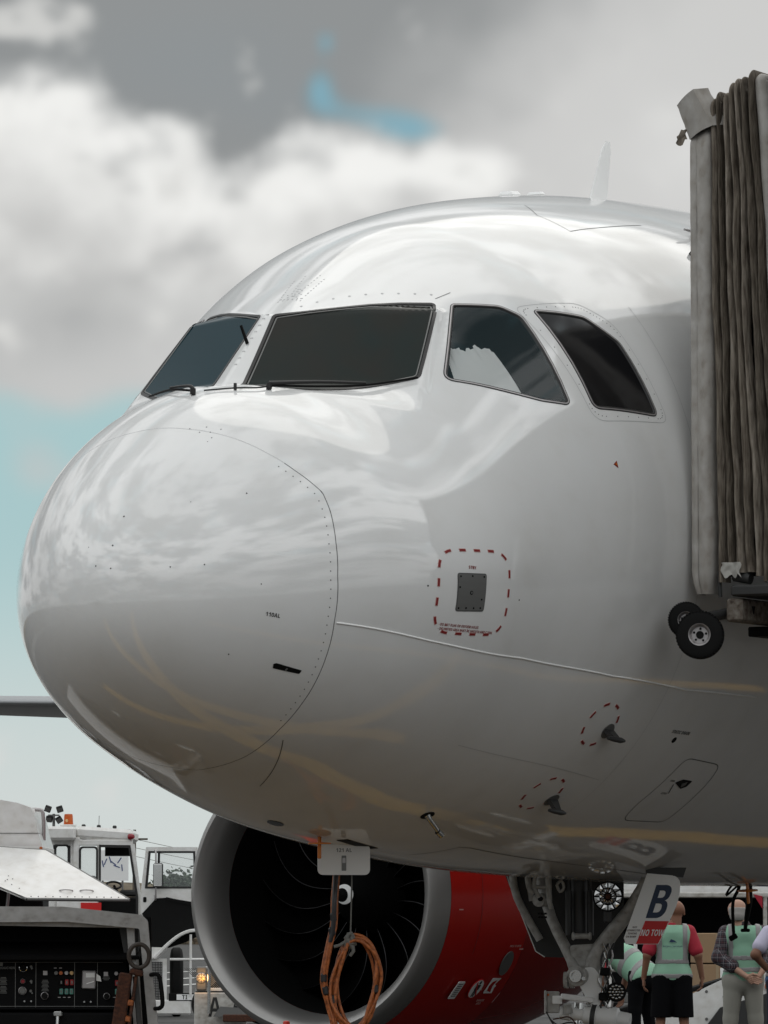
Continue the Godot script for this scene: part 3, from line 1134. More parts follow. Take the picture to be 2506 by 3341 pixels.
func airliner() -> void:
	var A := thing("airliner", "white passenger jet with red engine cowl, nose towards the camera", "airliner")
	# window outlines on the port side, in (distance from nose, angle round the body)
	var ws := outline(V2([1.737, 1.541, 2.328, 1.101, 1.858, 0.874, 1.22, 1.30, 1.192, 1.455]), [0.02, 0.03, 0.03, 0.03, 0.05])
	var sl := outline(V2([2.394, 1.056, 2.595, 0.945, 2.652, 0.872, 2.584, 0.516, 2.43, 0.572, 1.975, 0.816]), [0.02, 0.03, 0.03, 0.035, 0.03, 0.06])
	var af := outline(V2([2.753, 0.863, 3.031, 0.766, 3.161, 0.644, 3.195, 0.379, 2.735, 0.47]), [0.02, 0.025, 0.025, 0.04, 0.045])
	var holes := [ws, sl, af, mirrored(ws), mirrored(sl), mirrored(af)]
	var boxes := []
	for h in holes:
		var r := Rect2(h[0], Vector2.ZERO)
		for q in h:
			r = r.expand(q)
		boxes.append(r.grow(0.03))
	# radome
	var cols := 220
	var st := mb()
	var rows := []
	for i in 61:
		var t := i / 60.0
		var line := PackedVector3Array()
		for j in cols:
			var a := -PI / 2 + TAU * j / cols
			line.append(skin(t * t * (seam_x(a) - 0.0022) + 1e-6, a))
		rows.append(line)
	for i in 60:
		for j in cols:
			var j2 := (j + 1) % cols
			for o in [[i, j], [i, j2], [i + 1, j2], [i, j], [i + 1, j2], [i + 1, j]]:
				var a: float = -PI / 2 + TAU * o[1] / cols
				var t: float = o[0] / 60.0
				var n := skin_normal(maxf(t * t * seam_x(a), 0.0004), a) if o[0] > 0 else Vector3.LEFT
				st.set_normal(n)
				st.add_vertex(rows[o[0]][o[1]])
	var radome := obj("radome", st, M.white_paint, A)
	# gasket in the joint behind the radome; darker along the sides and below, paler over the top
	for half in 2:
		st = mb()
		rows = [PackedVector3Array(), PackedVector3Array(), PackedVector3Array(), PackedVector3Array()]
		for j in 161:
			var a := (-PI - 0.75 + (PI + 1.5) * j / 160.0) if half == 0 else (0.75 + (PI - 1.5) * j / 160.0)
			var n := skin_normal(seam_x(wrapf(a, -PI / 2, PI * 1.5)), a)
			var sx := seam_x(wrapf(a, -PI / 2, PI * 1.5))
			rows[0].append(skin(sx - 0.004, a) - n * 0.004)
			rows[1].append(skin(sx - 0.0018, a) - n * (0.0006 if half == 0 else 0.0002))
			rows[2].append(skin(sx + 0.0018, a) - n * (0.0006 if half == 0 else 0.0002))
			rows[3].append(skin(sx + 0.004, a) - n * 0.004)
		sheet(st, rows, false, true)
		obj("radome_joint", st, M.joint if half == 0 else M.pale_joint, A)
	# fuselage rows
	var cuts := []
	for i in 9:
		cuts.append([0, i / 8.0])
	var x := 1.12
	while x < 3.4:
		cuts.append([1, x])
		x += 0.02
	while x < 8.0:
		cuts.append([1, x])
		x += 0.1
	while x <= 37.6:
		cuts.append([1, x])
		x += 0.8
	cols = 360
	var grid := []
	var pos := []
	var nor := []
	for c in cuts:
		var g := PackedVector2Array()
		var p := PackedVector3Array()
		var nl := PackedVector3Array()
		var lo := PackedFloat64Array()
		var hi := PackedFloat64Array()
		var ms := PackedFloat64Array()
		if c[0] == 1:
			ms = station(c[1])
			lo = station(c[1] - 0.004)
			hi = station(c[1] + 0.004)
		for j in cols + 1:
			var a := -PI / 2 + TAU * j / cols
			if c[0] == 0:
				var xx := lerpf(seam_x(a) + 0.0022, 1.1, c[1])
				g.append(Vector2(xx, a))
				p.append(skin(xx, a))
				nl.append(skin_normal(xx, a))
			else:
				g.append(Vector2(c[1], a))
				p.append(at_station(ms, a))
				var n := (at_station(hi, a) - at_station(lo, a)).cross(at_station(ms, a + 0.004) - at_station(ms, a - 0.004)).normalized()
				nl.append(-n if n.dot(Vector3(0, sin(a), cos(a))) < -0.3 else n)
		grid.append(g)
		pos.append(p)
		nor.append(nl)
	st = mb()
	var lin_st := mb()
	var panes := []
	for h in holes:
		panes.append(mb())
	for i in cuts.size() - 1:
		for j in cols:
			var q := PackedVector2Array([grid[i][j], grid[i][j + 1], grid[i + 1][j + 1], grid[i + 1][j]])
			var hits := []
			if cuts[i][1] < 3.4:
				for k in 6:
					if boxes[k].has_point(q[0]):
						hits.append(k)
			if hits.is_empty():
				for o in [[i, j], [i, j + 1], [i + 1, j + 1], [i, j], [i + 1, j + 1], [i + 1, j]]:
					st.set_normal(nor[o[0]][o[1]])
					st.add_vertex(pos[o[0]][o[1]])
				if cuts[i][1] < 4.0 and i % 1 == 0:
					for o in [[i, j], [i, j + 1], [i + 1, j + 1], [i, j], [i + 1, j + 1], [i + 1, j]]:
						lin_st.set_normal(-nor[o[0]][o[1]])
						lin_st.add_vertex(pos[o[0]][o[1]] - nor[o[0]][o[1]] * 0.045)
				continue
			var left := [q]
			for k in hits:
				var next := []
				for piece in left:
					next += Geometry2D.clip_polygons(piece, holes[k])
				left = next
				for part in Geometry2D.intersect_polygons(q, holes[k]):
					add_cell(panes[k], part, -0.004)
			for part in left:
				add_cell(st, part, 0.0)
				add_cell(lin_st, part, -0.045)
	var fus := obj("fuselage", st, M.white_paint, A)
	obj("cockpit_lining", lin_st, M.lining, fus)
	var wl := ["port windscreen with a matt dark sheen", "port sliding side window showing a white sunshade", "port rear side window, blacked out"]
	for k in 6:
		var w := group("cockpit_window", A)
		if k < 3:
			w.set_meta("label", wl[k])
		elif k == 3:
			w.set_meta("label", "starboard windscreen with a teal sheen")
		obj("pane", panes[k], [M.screen_glass, M.tinted_glass, M.blind_black, M.teal_glass, M.blind_black, M.blind_black][k], w)  # starboard side panes are opaque black, added to shut out sky light
		st = mb()
		if k % 3 == 0:
			bead(st, holes[k], [Vector2(0.008, -0.004), Vector2(0.008, 0.003), Vector2(-0.010, 0.003), Vector2(-0.014, -0.008)])
			obj("seal", st, M.seal, w)
			st = mb()
			bead(st, holes[k], [Vector2(-0.0165, -0.006), Vector2(-0.0165, -0.001), Vector2(-0.023, -0.002), Vector2(-0.024, -0.006)])
			obj("retainer", st, M.plate_grey, w)
		else:
			bead(st, holes[k], [Vector2(0.012, -0.003), Vector2(0.012, 0.0025), Vector2(0.0065, 0.0025)])
			bead(st, holes[k], [Vector2(-0.001, 0.003), Vector2(-0.007, 0.0035), Vector2(-0.016, -0.008)])
			obj("seal", st, M.seal, w)
			st = mb()
			bead(st, holes[k], [Vector2(0.0064, -0.002), Vector2(0.0064, 0.0042), Vector2(-0.0009, 0.0042), Vector2(-0.0009, -0.002)])
			obj("metal_rim", st, M.frame_metal, w)
	cockpit(A)
	skin_details(A, radome, fus)
	probes(A)
	nose_gear(A)
	engine(A)
	wing(A)

func cockpit(A: Node3D) -> void:
	var st := mb()
	box(st, Vector3(2.6, 3.42, 0), Vector3(2.6, 0.04, 2.3))
	var fl := obj("cockpit_floor", st, M.lining, A)
	st = mb()
	box(st, Vector3(3.75, 4.3, 0), Vector3(0.05, 1.7, 1.9))
	obj("bulkhead", st, M.lining, fl)
	st = mb()
	box(st, Vector3(1.62, 4.2, 0), Vector3(0.5, 0.06, 1.5), Basis(Vector3(0, 0, 1), 0.12), 0.02)
	obj("glareshield", st, M.lining, fl)
	for s in [-1, 1]:
		var seat := group("pilot_seat", A)
		st = mb()
		box(st, Vector3(2.75, 4.05, 0.52 * s), Vector3(0.14, 0.75, 0.5), Basis(Vector3(0, 0, 1), -0.2), 0.05)
		obj("backrest", st, M.seat_dark, seat)
		st = mb()
		box(st, Vector3(2.84, 4.56, 0.52 * s), Vector3(0.1, 0.24, 0.28), Basis(Vector3(0, 0, 1), -0.2), 0.04)
		obj("headrest", st, M.seat_dark, seat)
		st = mb()
		box(st, Vector3(2.5, 3.75, 0.52 * s), Vector3(0.5, 0.12, 0.5), Basis(), 0.04)
		obj("cushion", st, M.seat_dark, seat)
	# pleated white sunshade leaning inside the sliding window
	var top := V2([2.14, 0.92, 2.205, 0.935, 2.262, 0.895, 2.33, 0.887, 2.395, 0.835])
	var bot := V2([2.04, 0.79, 2.11, 0.76, 2.19, 0.715, 2.28, 0.67, 2.364, 0.63])
	var rows := []
	for i in 5:
		var line := PackedVector3Array()
		for j in 41:
			var u := j / 40.0 * 4.0
			var k := mini(int(u), 3)
			var a: Vector2 = top[k].lerp(top[k + 1], u - k)
			var b: Vector2 = bot[k].lerp(bot[k + 1], u - k)
			var q := a.lerp(b, i / 4.0) + Vector2(0.004 * sin(j * 1.7), 0.007 * sin(j * 0.9)) * (1.0 - i / 4.0)
			line.append(skin(q.x, q.y) - skin_normal(q.x, q.y) * (0.035 + 0.006 * (j % 2) + 0.015 * (1.0 - i / 4.0)))
		rows.append(line)
	st = mb()
	sheet(st, rows)
	obj("sunshade", st, M.paper, A, "white pleated sunshade inside the sliding window")

func skin_details(A: Node3D, radome: Node3D, fus: Node3D) -> void:
	# marks on the radome
	var f := frame(0.479, -0.163)
	var st := mb()
	skin_text(st, "110AL", 0.021, f, Vector2.ZERO, true)
	obj("lettering", st, M.black_mark, radome)
	st = mb()
	patch(st, f, rounded(V2([0.108, -0.273, 0.121, -0.264, 0.296, -0.291, 0.292, -0.317, 0.119, -0.301]), 0.006), 0.002)
	var grip := obj("latch_slot", st, M.black, radome)
	st = mb()
	patch(st, f, V2([0.195, -0.287, 0.205, -0.288, 0.203, -0.306, 0.193, -0.305]), 0.0045)
	obj("latch", st, M.plate_grey, grip)
	# chips and flies on the nose
	var rng := RandomNumberGenerator.new()
	rng.seed = 9
	st = mb()
	for q in V2([0.146, 1.405, 0.064, 1.894, 0.062, 1.374, 0.023, 1.17, 0.024, 1.7, 0.30, 0.9, 0.22, 0.3, 0.5, 0.7, 0.36, -0.5, 0.6, 1.2, 0.12, 0.4, 0.42, 0.05]):
		var g := frame(q.x, q.y)
		patch(st, g, circle2(rng.randf_range(0.0025, 0.0055), 6), 0.001, 0.001)
	var fl := obj("chips", st, M.black_mark, radome)
	fl.set_meta("kind", "stuff")
	# screws round the radome's rear edge
	st = mb()
	for i in 34:
		var a := -0.85 + 1.6 * i / 33.0
		var g := frame(seam_x(a) - 0.035, a)
		patch(st, g, circle2(0.0038, 6), 0.0008, 0.001)
	var sc := obj("screws", st, M.seam, radome)
	sc.set_meta("kind", "stuff")
	st = mb()
	for q in V2([0.70, 1.30, 0.72, 1.24, 0.745, 1.29, 0.76, 1.2, 0.69, 1.2, 0.71, 1.38]):
		patch(st, frame(q.x - 0.06, q.y), circle2(0.004, 6), 0.0008, 0.001)
	sc = obj("screws", st, M.seam, radome)
	sc.set_meta("kind", "stuff")
	# static port plate inside a dashed red frame
	f = frame(1.517, -0.069)
	st = mb()
	patch(st, f, rounded(V2([-0.101, 0.094, 0.111, 0.104, 0.111, -0.101, -0.096, -0.113]), 0.016), 0.002)
	var plate := obj("static_port_rim", st, M.seam, fus)
	st = mb()
	patch(st, f, rounded(V2([-0.094, 0.088, 0.105, 0.098, 0.105, -0.095, -0.09, -0.107]), 0.012), 0.0035)
	obj("static_port_plate", st, M.plate_grey, fus)
	st = mb()
	for q in V2([-0.08, 0.076, 0.004, 0.083, 0.09, 0.085, -0.083, 0.018, 0.082, -0.037, -0.078, -0.094, -0.025, -0.09, 0.03, -0.087, 0.08, -0.083]):
		patch(st, f, circle2(0.0055, 8, q), 0.005)
	patch(st, f, circle2(0.011, 14, Vector2(0.002, -0.006)), 0.005)
	obj("port_holes", st, M.black, fus).set_meta("kind", "stuff")
	st = mb()
	patch(st, f, circle2(0.0065, 12, Vector2(0.002, -0.006)), 0.0065)
	obj("port_centre", st, M.plate_grey, fus)
	var quadp := [Vector2(-0.222, 0.215), Vector2(0.296, 0.238), Vector2(0.296, -0.222), Vector2(-0.23, -0.24)]
	var path := rounded(quadp, 0.13, 8)
	path.append(path[0])
	dashes(f, path, 17, 0.042, 0.013, fus)
	st = mb()
	skin_text(st, "STBY", 0.017, f, Vector2(0.007, 0.13), true)
	skin_text(st, "- DO NOT PLUG OR DEFORM HOLES", 0.0145, f, Vector2(-0.045, -0.190), true, 0.002, 0.86)
	skin_text(st, "- DELIMITED AREA MUST BE SMOOTH AND CLEAN", 0.0145, f, Vector2(0.014, -0.2135), true, 0.002, 0.86)
	obj("warning_lettering", st, M.red_mark, fus)
	st = mb()
	for q in [Vector2(-0.29, 0.01), Vector2(0.40, -0.02)]:
		patch(st, f, circle2(0.005, 8, q), 0.001, 0.001)
	obj("rivet_dots", st, M.black_mark, fus).set_meta("kind", "stuff")
	# long thin light strip along the side
	st = mb()
	var strip := []
	var sp := V2([0.785, -0.207, 1.308, -0.268, 2.036, -0.336, 2.87, -0.446, 3.637, -0.516, 4.6, -0.56])
	for i in 5:
		for k in 8:
			var q: Vector2 = sp[i].lerp(sp[i + 1], k / 8.0)
			strip.append(skin(q.x, q.y))
	tube(st, strip, 0.0055, 8)
	obj("edge_strip", st, M.bright_line, fus)
	# small red triangle
	f = frame(2.749, 0.266)
	st = mb()
	patch(st, f, V2([-0.016, 0.0, 0.014, 0.02, 0.014, -0.022]), 0.002)
	var tr := obj("red_triangle", st, M.red_mark, fus)
	st = mb()
	patch(st, f, V2([-0.005, 0.0, 0.008, 0.007, 0.008, -0.008]), 0.0035)
	obj("triangle_centre", st, M.orange, fus)
	# dashed circles round the air data probes
	for q in [[2.995, -0.63, 0.14], [3.018, -0.938, 0.14]]:
		f = frame(q[0], q[1])
		path = circle2(q[2], 48)
		path.append(path[0])
		dashes(f, path, 8, 0.045, 0.014, fus)
	# access door low on the side
	f = frame(4.225, -0.874)
	var door := rounded(V2([-0.12, 0.205, 0.34, 0.18, 0.372, 0.03, 0.364, -0.33, -0.13, -0.345, -0.19, -0.2]), 0.07)
	st = mb()
	var dp := []
	for q in door:
		dp.append(skin_at(onto(f[0] + f[1] * q.x + f[2] * q.y)))
	dp.append(dp[0])
	seam_line(st, dp, 0.006, 0.0012)
	var ad := obj("access_door_gap", st, M.seam, fus)
	st = mb()
	patch(st, f, rounded(V2([-0.01, 0.016, 0.05, 0.046, 0.165, 0.042, 0.158, -0.004, 0.11, -0.026]), 0.008), 0.003)
	obj("access_handle_recess", st, M.black, fus)
	st = mb()
	patch(st, f, V2([0.07, 0.015, 0.115, 0.033, 0.125, 0.01, 0.095, -0.012]), 0.005)
	obj("access_handle", st, M.plate_grey, fus)
	st = mb()
	seam_line(st, [skin_at(onto(f[0] - f[1] * 0.012 + f[2] * 0.002)), skin_at(onto(f[0] + f[1] * 0.03 - f[2] * 0.072))], 0.008, 0.002)
	skin_text(st, "OPEN", 0.014, f, Vector2(-0.06, 0.028), true)
	skin_text(st, "CLOSED", 0.014, f, Vector2(-0.02, -0.075), true)
	obj("access_lettering", st, M.black_mark, fus)
	f = frame(3.824, -0.696)
	st = mb()
	patch(st, f, circle2(0.02, 14), 0.002)
	obj("drain_hole", st, M.black, fus)
	st = mb()
	skin_text(st, "STATIC DRAIN", 0.022, f, Vector2(0.02, 0.055), true)
	obj("drain_lettering", st, M.black_mark, fus)
	# plate of screws round the rear side window
	st = mb()
	var af2 := outline(V2([2.66, 0.915, 3.07, 0.82, 3.215, 0.715, 3.275, 0.345, 2.70, 0.425]), [0.06, 0.06, 0.08, 0.07, 0.09])
	var loop := []
	for q in af2:
		loop.append(q)
	loop.append(loop[0])
	seam_line(st, loop, 0.0035, 0.001)
	obj("window_plate_edge", st, M.faint_seam, fus)
	st = mb()
	var scr := outline(V2([2.685, 0.895, 3.06, 0.805, 3.2, 0.70, 3.255, 0.36, 2.715, 0.44]), [0.05, 0.05, 0.07, 0.06, 0.08])
	for i in range(0, scr.size(), 1):
		patch(st, frame(scr[i].x, scr[i].y), circle2(0.0034, 6), 0.0008, 0.001)
	obj("window_screws", st, M.seam, fus).set_meta("kind", "stuff")
	# rivets above the windscreens and down the centre post
	st = mb()
	for s in 2:
		for q in [[2.2, 1.63, 2.03, 1.62, 8], [2.24, 1.60, 2.05, 1.585, 8], [2.09, 1.575, 2.02, 1.57, 4], [2.0, 1.612, 2.05, 1.52, 5], [1.98, 1.618, 2.0, 1.525, 6], [1.74, 1.567, 1.40, 1.567, 9]]:
			for i in q[4]:
				var t: float = i / (q[4] - 1.0)
				var a: float = lerpf(q[1], q[3], t)
				patch(st, frame(lerpf(q[0], q[2], t), PI - a if s == 1 else a), circle2(0.005, 6), 0.0008, 0.001)
	for i in 9:
		patch(st, frame(1.93 + 0.055 * i, 1.50 - 0.045 * i), circle2(0.008, 8), 0.0006, 0.001)
	obj("rivets", st, M.faint_seam, fus).set_meta("kind", "stuff")
	# joints between skin panels
	st = mb()
	seam_line(st, V2([3.9, 1.33, 3.731, 1.237, 3.709, 1.107]), 0.004)
	seam_line(st, V2([3.709, 1.107, 4.526, 1.091]), 0.005)
	seam_line(st, V2([2.458, 1.099, 2.36, 1.117]), 0.004)
	seam_line(st, V2([0.949, -0.972, 1.331, -1.392]), 0.005)
	seam_line(st, V2([3.065, -1.482, 3.134, -1.319, 3.217, -1.309, 4.138, -1.327, 5.077, -1.362, 5.9, -1.40]), 0.007)
	obj("panel_joint", st, M.seam, fus).set_meta("kind", "stuff")
	st = mb()
	seam_line(st, V2([3.45, 0.75, 3.45, -0.2, 3.45, -1.1]), 0.003)
	seam_line(st, V2([1.95, -0.72, 3.4, -0.86]), 0.003)
	obj("faint_joint", st, M.faint_seam, fus).set_meta("kind", "stuff")

func dashes(f: Array, path: Array, n: int, length: float, wid: float, parent: Node) -> void:
	var total := 0.0
	for i in path.size() - 1:
		total += path[i].distance_to(path[i + 1])
	for k in n:
		var c := (k + 0.5) / n * total
		for layer in 2:
			var l := length + (0.006 if layer == 0 else 0.0)
			var w := wid + (0.006 if layer == 0 else 0.0)
			var a := []
			var b := []
			for i in 5:
				var s := fposmod(c + l * (i / 4.0 - 0.5), total)
				var p := along(path, s)
				var q := (along(path, fposmod(s + 0.003, total)) - along(path, fposmod(s - 0.003, total))).normalized().orthogonal()
				a.append(p + q * w * 0.5)
				b.push_front(p - q * w * 0.5)
			var st := mb()
			patch(st, f, a + b, 0.0015 + 0.0012 * layer)
			if layer == 1:
				obj("red_dash", st, M.red_mark, parent)
			else:
				obj("dash_border", st, M.pink_mark, parent)

func along(path: Array, s: float) -> Vector2:
	for i in path.size() - 1:
		var l: float = path[i].distance_to(path[i + 1])
		if s <= l:
			return path[i].lerp(path[i + 1], s / maxf(l, 1e-6))
		s -= l
	return path[-1]

func probes(A: Node3D) -> void:
	# wipers at rest under the windscreens
	for k in 2:
		var a := []
		var pts := V2([1.193, 1.262, 1.42, 1.12, 1.64, 0.985, 1.84, 0.867]) if k == 0 else V2([1.17, 1.90, 1.06, 1.76, 0.97, 1.60, 0.962, 1.57])
		for i in 4:
			a.append(skin(pts[i].x, pts[i].y) + skin_normal(pts[i].x, pts[i].y) * 0.022)
		if k == 1:
			a[0] = skin(1.42, 2.07) + skin_normal(1.42, 2.07) * 0.03
		var w := group("wiper", A)
		var st := mb()
		tube(st, a, 0.0065, 8, true, 4)
		obj("blade", st, M.black, w)
		st = mb()
		tube(st, [a[0] + Vector3.UP * 0.012, a[1] + Vector3.UP * 0.025, a[2] + Vector3.UP * 0.012] if k == 0 else [a[3] + Vector3.UP * 0.01, a[2] + Vector3.UP * 0.025, a[1] + Vector3.UP * 0.012], [0.012, 0.009, 0.006], 8, true, 3)
		obj("arm", st, M.seal, w)
		st = mb()
		var piv: Vector3 = a[0] if k == 0 else a[3]
		lathe(st, V2([-0.02, 0.016, 0.012, 0.016, 0.012, 0.0]), piv, Vector3.UP, 12)
		obj("pivot", st, M.seal, w)
	var st := mb()
	var rod := []
	for q in V2([0.985, 1.52, 1.06, 1.38, 1.13, 1.30, 1.195, 1.272]):
		rod.append(skin(q.x, q.y) + skin_normal(q.x, q.y) * 0.012)
	tube(st, rod, 0.005, 6, true, 3)
	lathe(st, V2([-0.01, 0.009, 0.026, 0.009, 0.026, 0.0]), rod[1], Vector3.UP, 8)
	obj("rain_pipe", st, M.gear_dark, A)
	# rod on the centre post
	st = mb()
	var c := skin(1.535, 1.575)
	tube(st, [c, c + Vector3(-0.02, 0.10, -0.03)], [0.010, 0.008], 8)
	obj("icing_probe", st, M.black, A)
	# blade antenna on the roof
	st = mb()
	var rows := []
	for i in 9:
		var t := i / 8.0
		var le := lerpf(5.60, 5.845, t)
		var te := lerpf(5.87, 5.955, t)
		var y := lerpf(5.84, 6.322, t)
		var th := lerpf(0.016, 0.009, t)
		if i == 8:
			th = 0.002
			le += 0.03
			te -= 0.02
		var line := PackedVector3Array()
		for k in 14:
			var u := TAU * k / 14
			line.append(Vector3((le + te) * 0.5 + cos(u) * (te - le) * 0.5, y, sin(u) * th))
		rows.append(line)
	sheet(st, rows, true, true)
	fan_cap(st, rows[-1], Vector3(5.9, 6.322, 0), true)
	obj("blade_antenna", st, M.sign_white, A)
	for q in [[4.60, 5.815, 0.14, 0.05], [4.94, 5.862, 0.07, 0.03]]:
		st = mb()
		box(st, Vector3(q[0], q[1] + 0.012, 0), Vector3(q[2], q[3], 0.1), Basis(Vector3(0, 0, 1), 0.1), 0.02)
		obj("roof_antenna", st, M.sign_white, A)
	# static rod and a small sensor by the boarding bridge
	st = mb()
	var r0 := skin(4.775, 1.013) + skin_normal(4.775, 1.013) * 0.05
	tube(st, [skin(4.95, 1.013), r0 + Vector3(0.1, 0, 0), r0], [0.012, 0.011, 0.007], 8)
	obj("roof_rod", st, M.frame_metal, A)
	st = mb()
	lathe(st, V2([0, 0.03, 0.03, 0.026, 0.04, 0.0]), skin(4.607, 0.909), skin_normal(4.607, 0.909), 12)
	obj("sensor", st, M.black, A)
	# air data probes: a fin with a forward tube
	for q in [[3.10, -0.655], [3.165, -0.965]]:
		var f := frame(q[0], q[1])
		var pr := group("air_data_probe", A)
		st = mb()
		prism(st, V2([-0.045, -0.005, 0.06, -0.005, 0.025, 0.075, -0.03, 0.075]), f[0], f[1], f[3], 0.022)
		obj("mast", st, M.gear_dark, pr)
		st = mb()
		var o: Vector3 = f[0] + f[3] * 0.083
		tube(st, [o + f[1] * 0.075, o + f[1] * 0.03, o - f[1] * 0.05, o - f[1] * 0.10], [0.008, 0.017, 0.015, 0.010], 12)
		obj("tube", st, M.gear_dark, pr)
		st = mb()
		patch(st, f, circle2(0.05, 18), 0.003)
		obj("base_plate", st, M.plate_grey, pr)
	# bent drain pipe
	var f := frame(2.386, -1.135)
	st = mb()
	tube(st, [f[0], f[0] + f[3] * 0.035 + f[1] * 0.02, f[0] + f[3] * 0.075 + f[1] * 0.09 + Vector3(0, -0.02, 0)], [0.02, 0.014, 0.012], 10, true, 4)
	lathe(st, V2([-0.02, 0.018, 0.018, 0.02, 0.018, 0.0]), f[0] + f[3] * 0.075 + f[1] * 0.09 + Vector3(0, -0.02, 0), (f[1] + f[3] * 0.6), 12)
	var dr := obj("drain_pipe", st, M.steel, A)
	st = mb()
	patch(st, f, circle2(0.042, 16), 0.003)
	obj("drain_pipe_foot", st, M.black, A)
	# dark lens under the nose
	f = frame(1.944, -1.617)
	st = mb()
	var e := []
	for q in circle2(1.0, 18):
		e.append(Vector2(q.x * 0.055, q.y * 0.045))
	patch(st, f, e, 0.004)
	obj("belly_lens", st, M.blind_black, A)
	# orange plastic covers with round collars pushed on the belly pins
	for q in [[2.283, -1.556, 0.0], [7.55, -1.50, 0.25], [7.25, -1.75, 0.1]]:
		f = frame(q[0], q[1])
		var pn := group("orange_probe_cover", A)
		st = mb()
		var p0: Vector3 = f[0]
		var dn := (Vector3(q[2] * 0.4, -1, 0.0)).normalized()
		box(st, p0 + dn * 0.055, Vector3(0.03, 0.13, 0.012), Basis(Vector3(0, 0, 1), q[2] * 0.6), 0.004)
		obj("fin", st, M.orange, pn)
		st = mb()
		lathe(st, V2([-0.004, 0.0, -0.004, 0.065, 0.004, 0.065, 0.004, 0.0]), p0 + dn * 0.035, dn, 20)
		obj("collar", st, M.orange, pn)
	# hatch hanging open under the belly, lettered 121 AL
	var hatch := group("service_hatch", A)
	var pc := Vector3(2.56, 1.823, 0.02)
	var tilt := Basis(Vector3.UP, YAW + 0.12)
	st = mb()
	prism(st, rrect(0.295, 0.172, 0.03), pc, tilt.x, Vector3.UP, 0.012)
	obj("hatch_panel", st, M.door_white, hatch)
	st = mb()
	letters(st, "121 AL", 0.021, pc + tilt.z * 0.0075 + Vector3(0, 0.053, 0), tilt.x, Vector3.UP, true)
	obj("lettering", st, M.plate_grey, hatch)
	st = mb()
	prism(st, rrect(0.026, 0.085, 0.003), pc + tilt.z * 0.0075 + Vector3(0, -0.02, 0), tilt.x, Vector3.UP, 0.003)
	obj("latch", st, M.plate_grey, hatch)
	st = mb()
	prism(st, rrect(0.018, 0.028, 0.003), pc + tilt.z * 0.0095 + Vector3(0, -0.005, 0), tilt.x, Vector3.UP, 0.003)
	obj("latch_tab", st, M.frame_metal, hatch)
	st = mb()
	patch(st, frame(2.56, -1.50), V2([-0.17, -0.04, 0.17, -0.04, 0.17, 0.03, -0.17, 0.03]), 0.003)
	obj("hatch_opening", st, M.black, hatch)
	st = mb()
	for s in [-0.1, 0.1]:
		tube(st, [pc + tilt.x * s + Vector3(0, 0.08, -0.01), pc + tilt.x * s + Vector3(0, 0.14, -0.02)], 0.008, 6)
	obj("hinge", st, M.gear_dark, hatch)

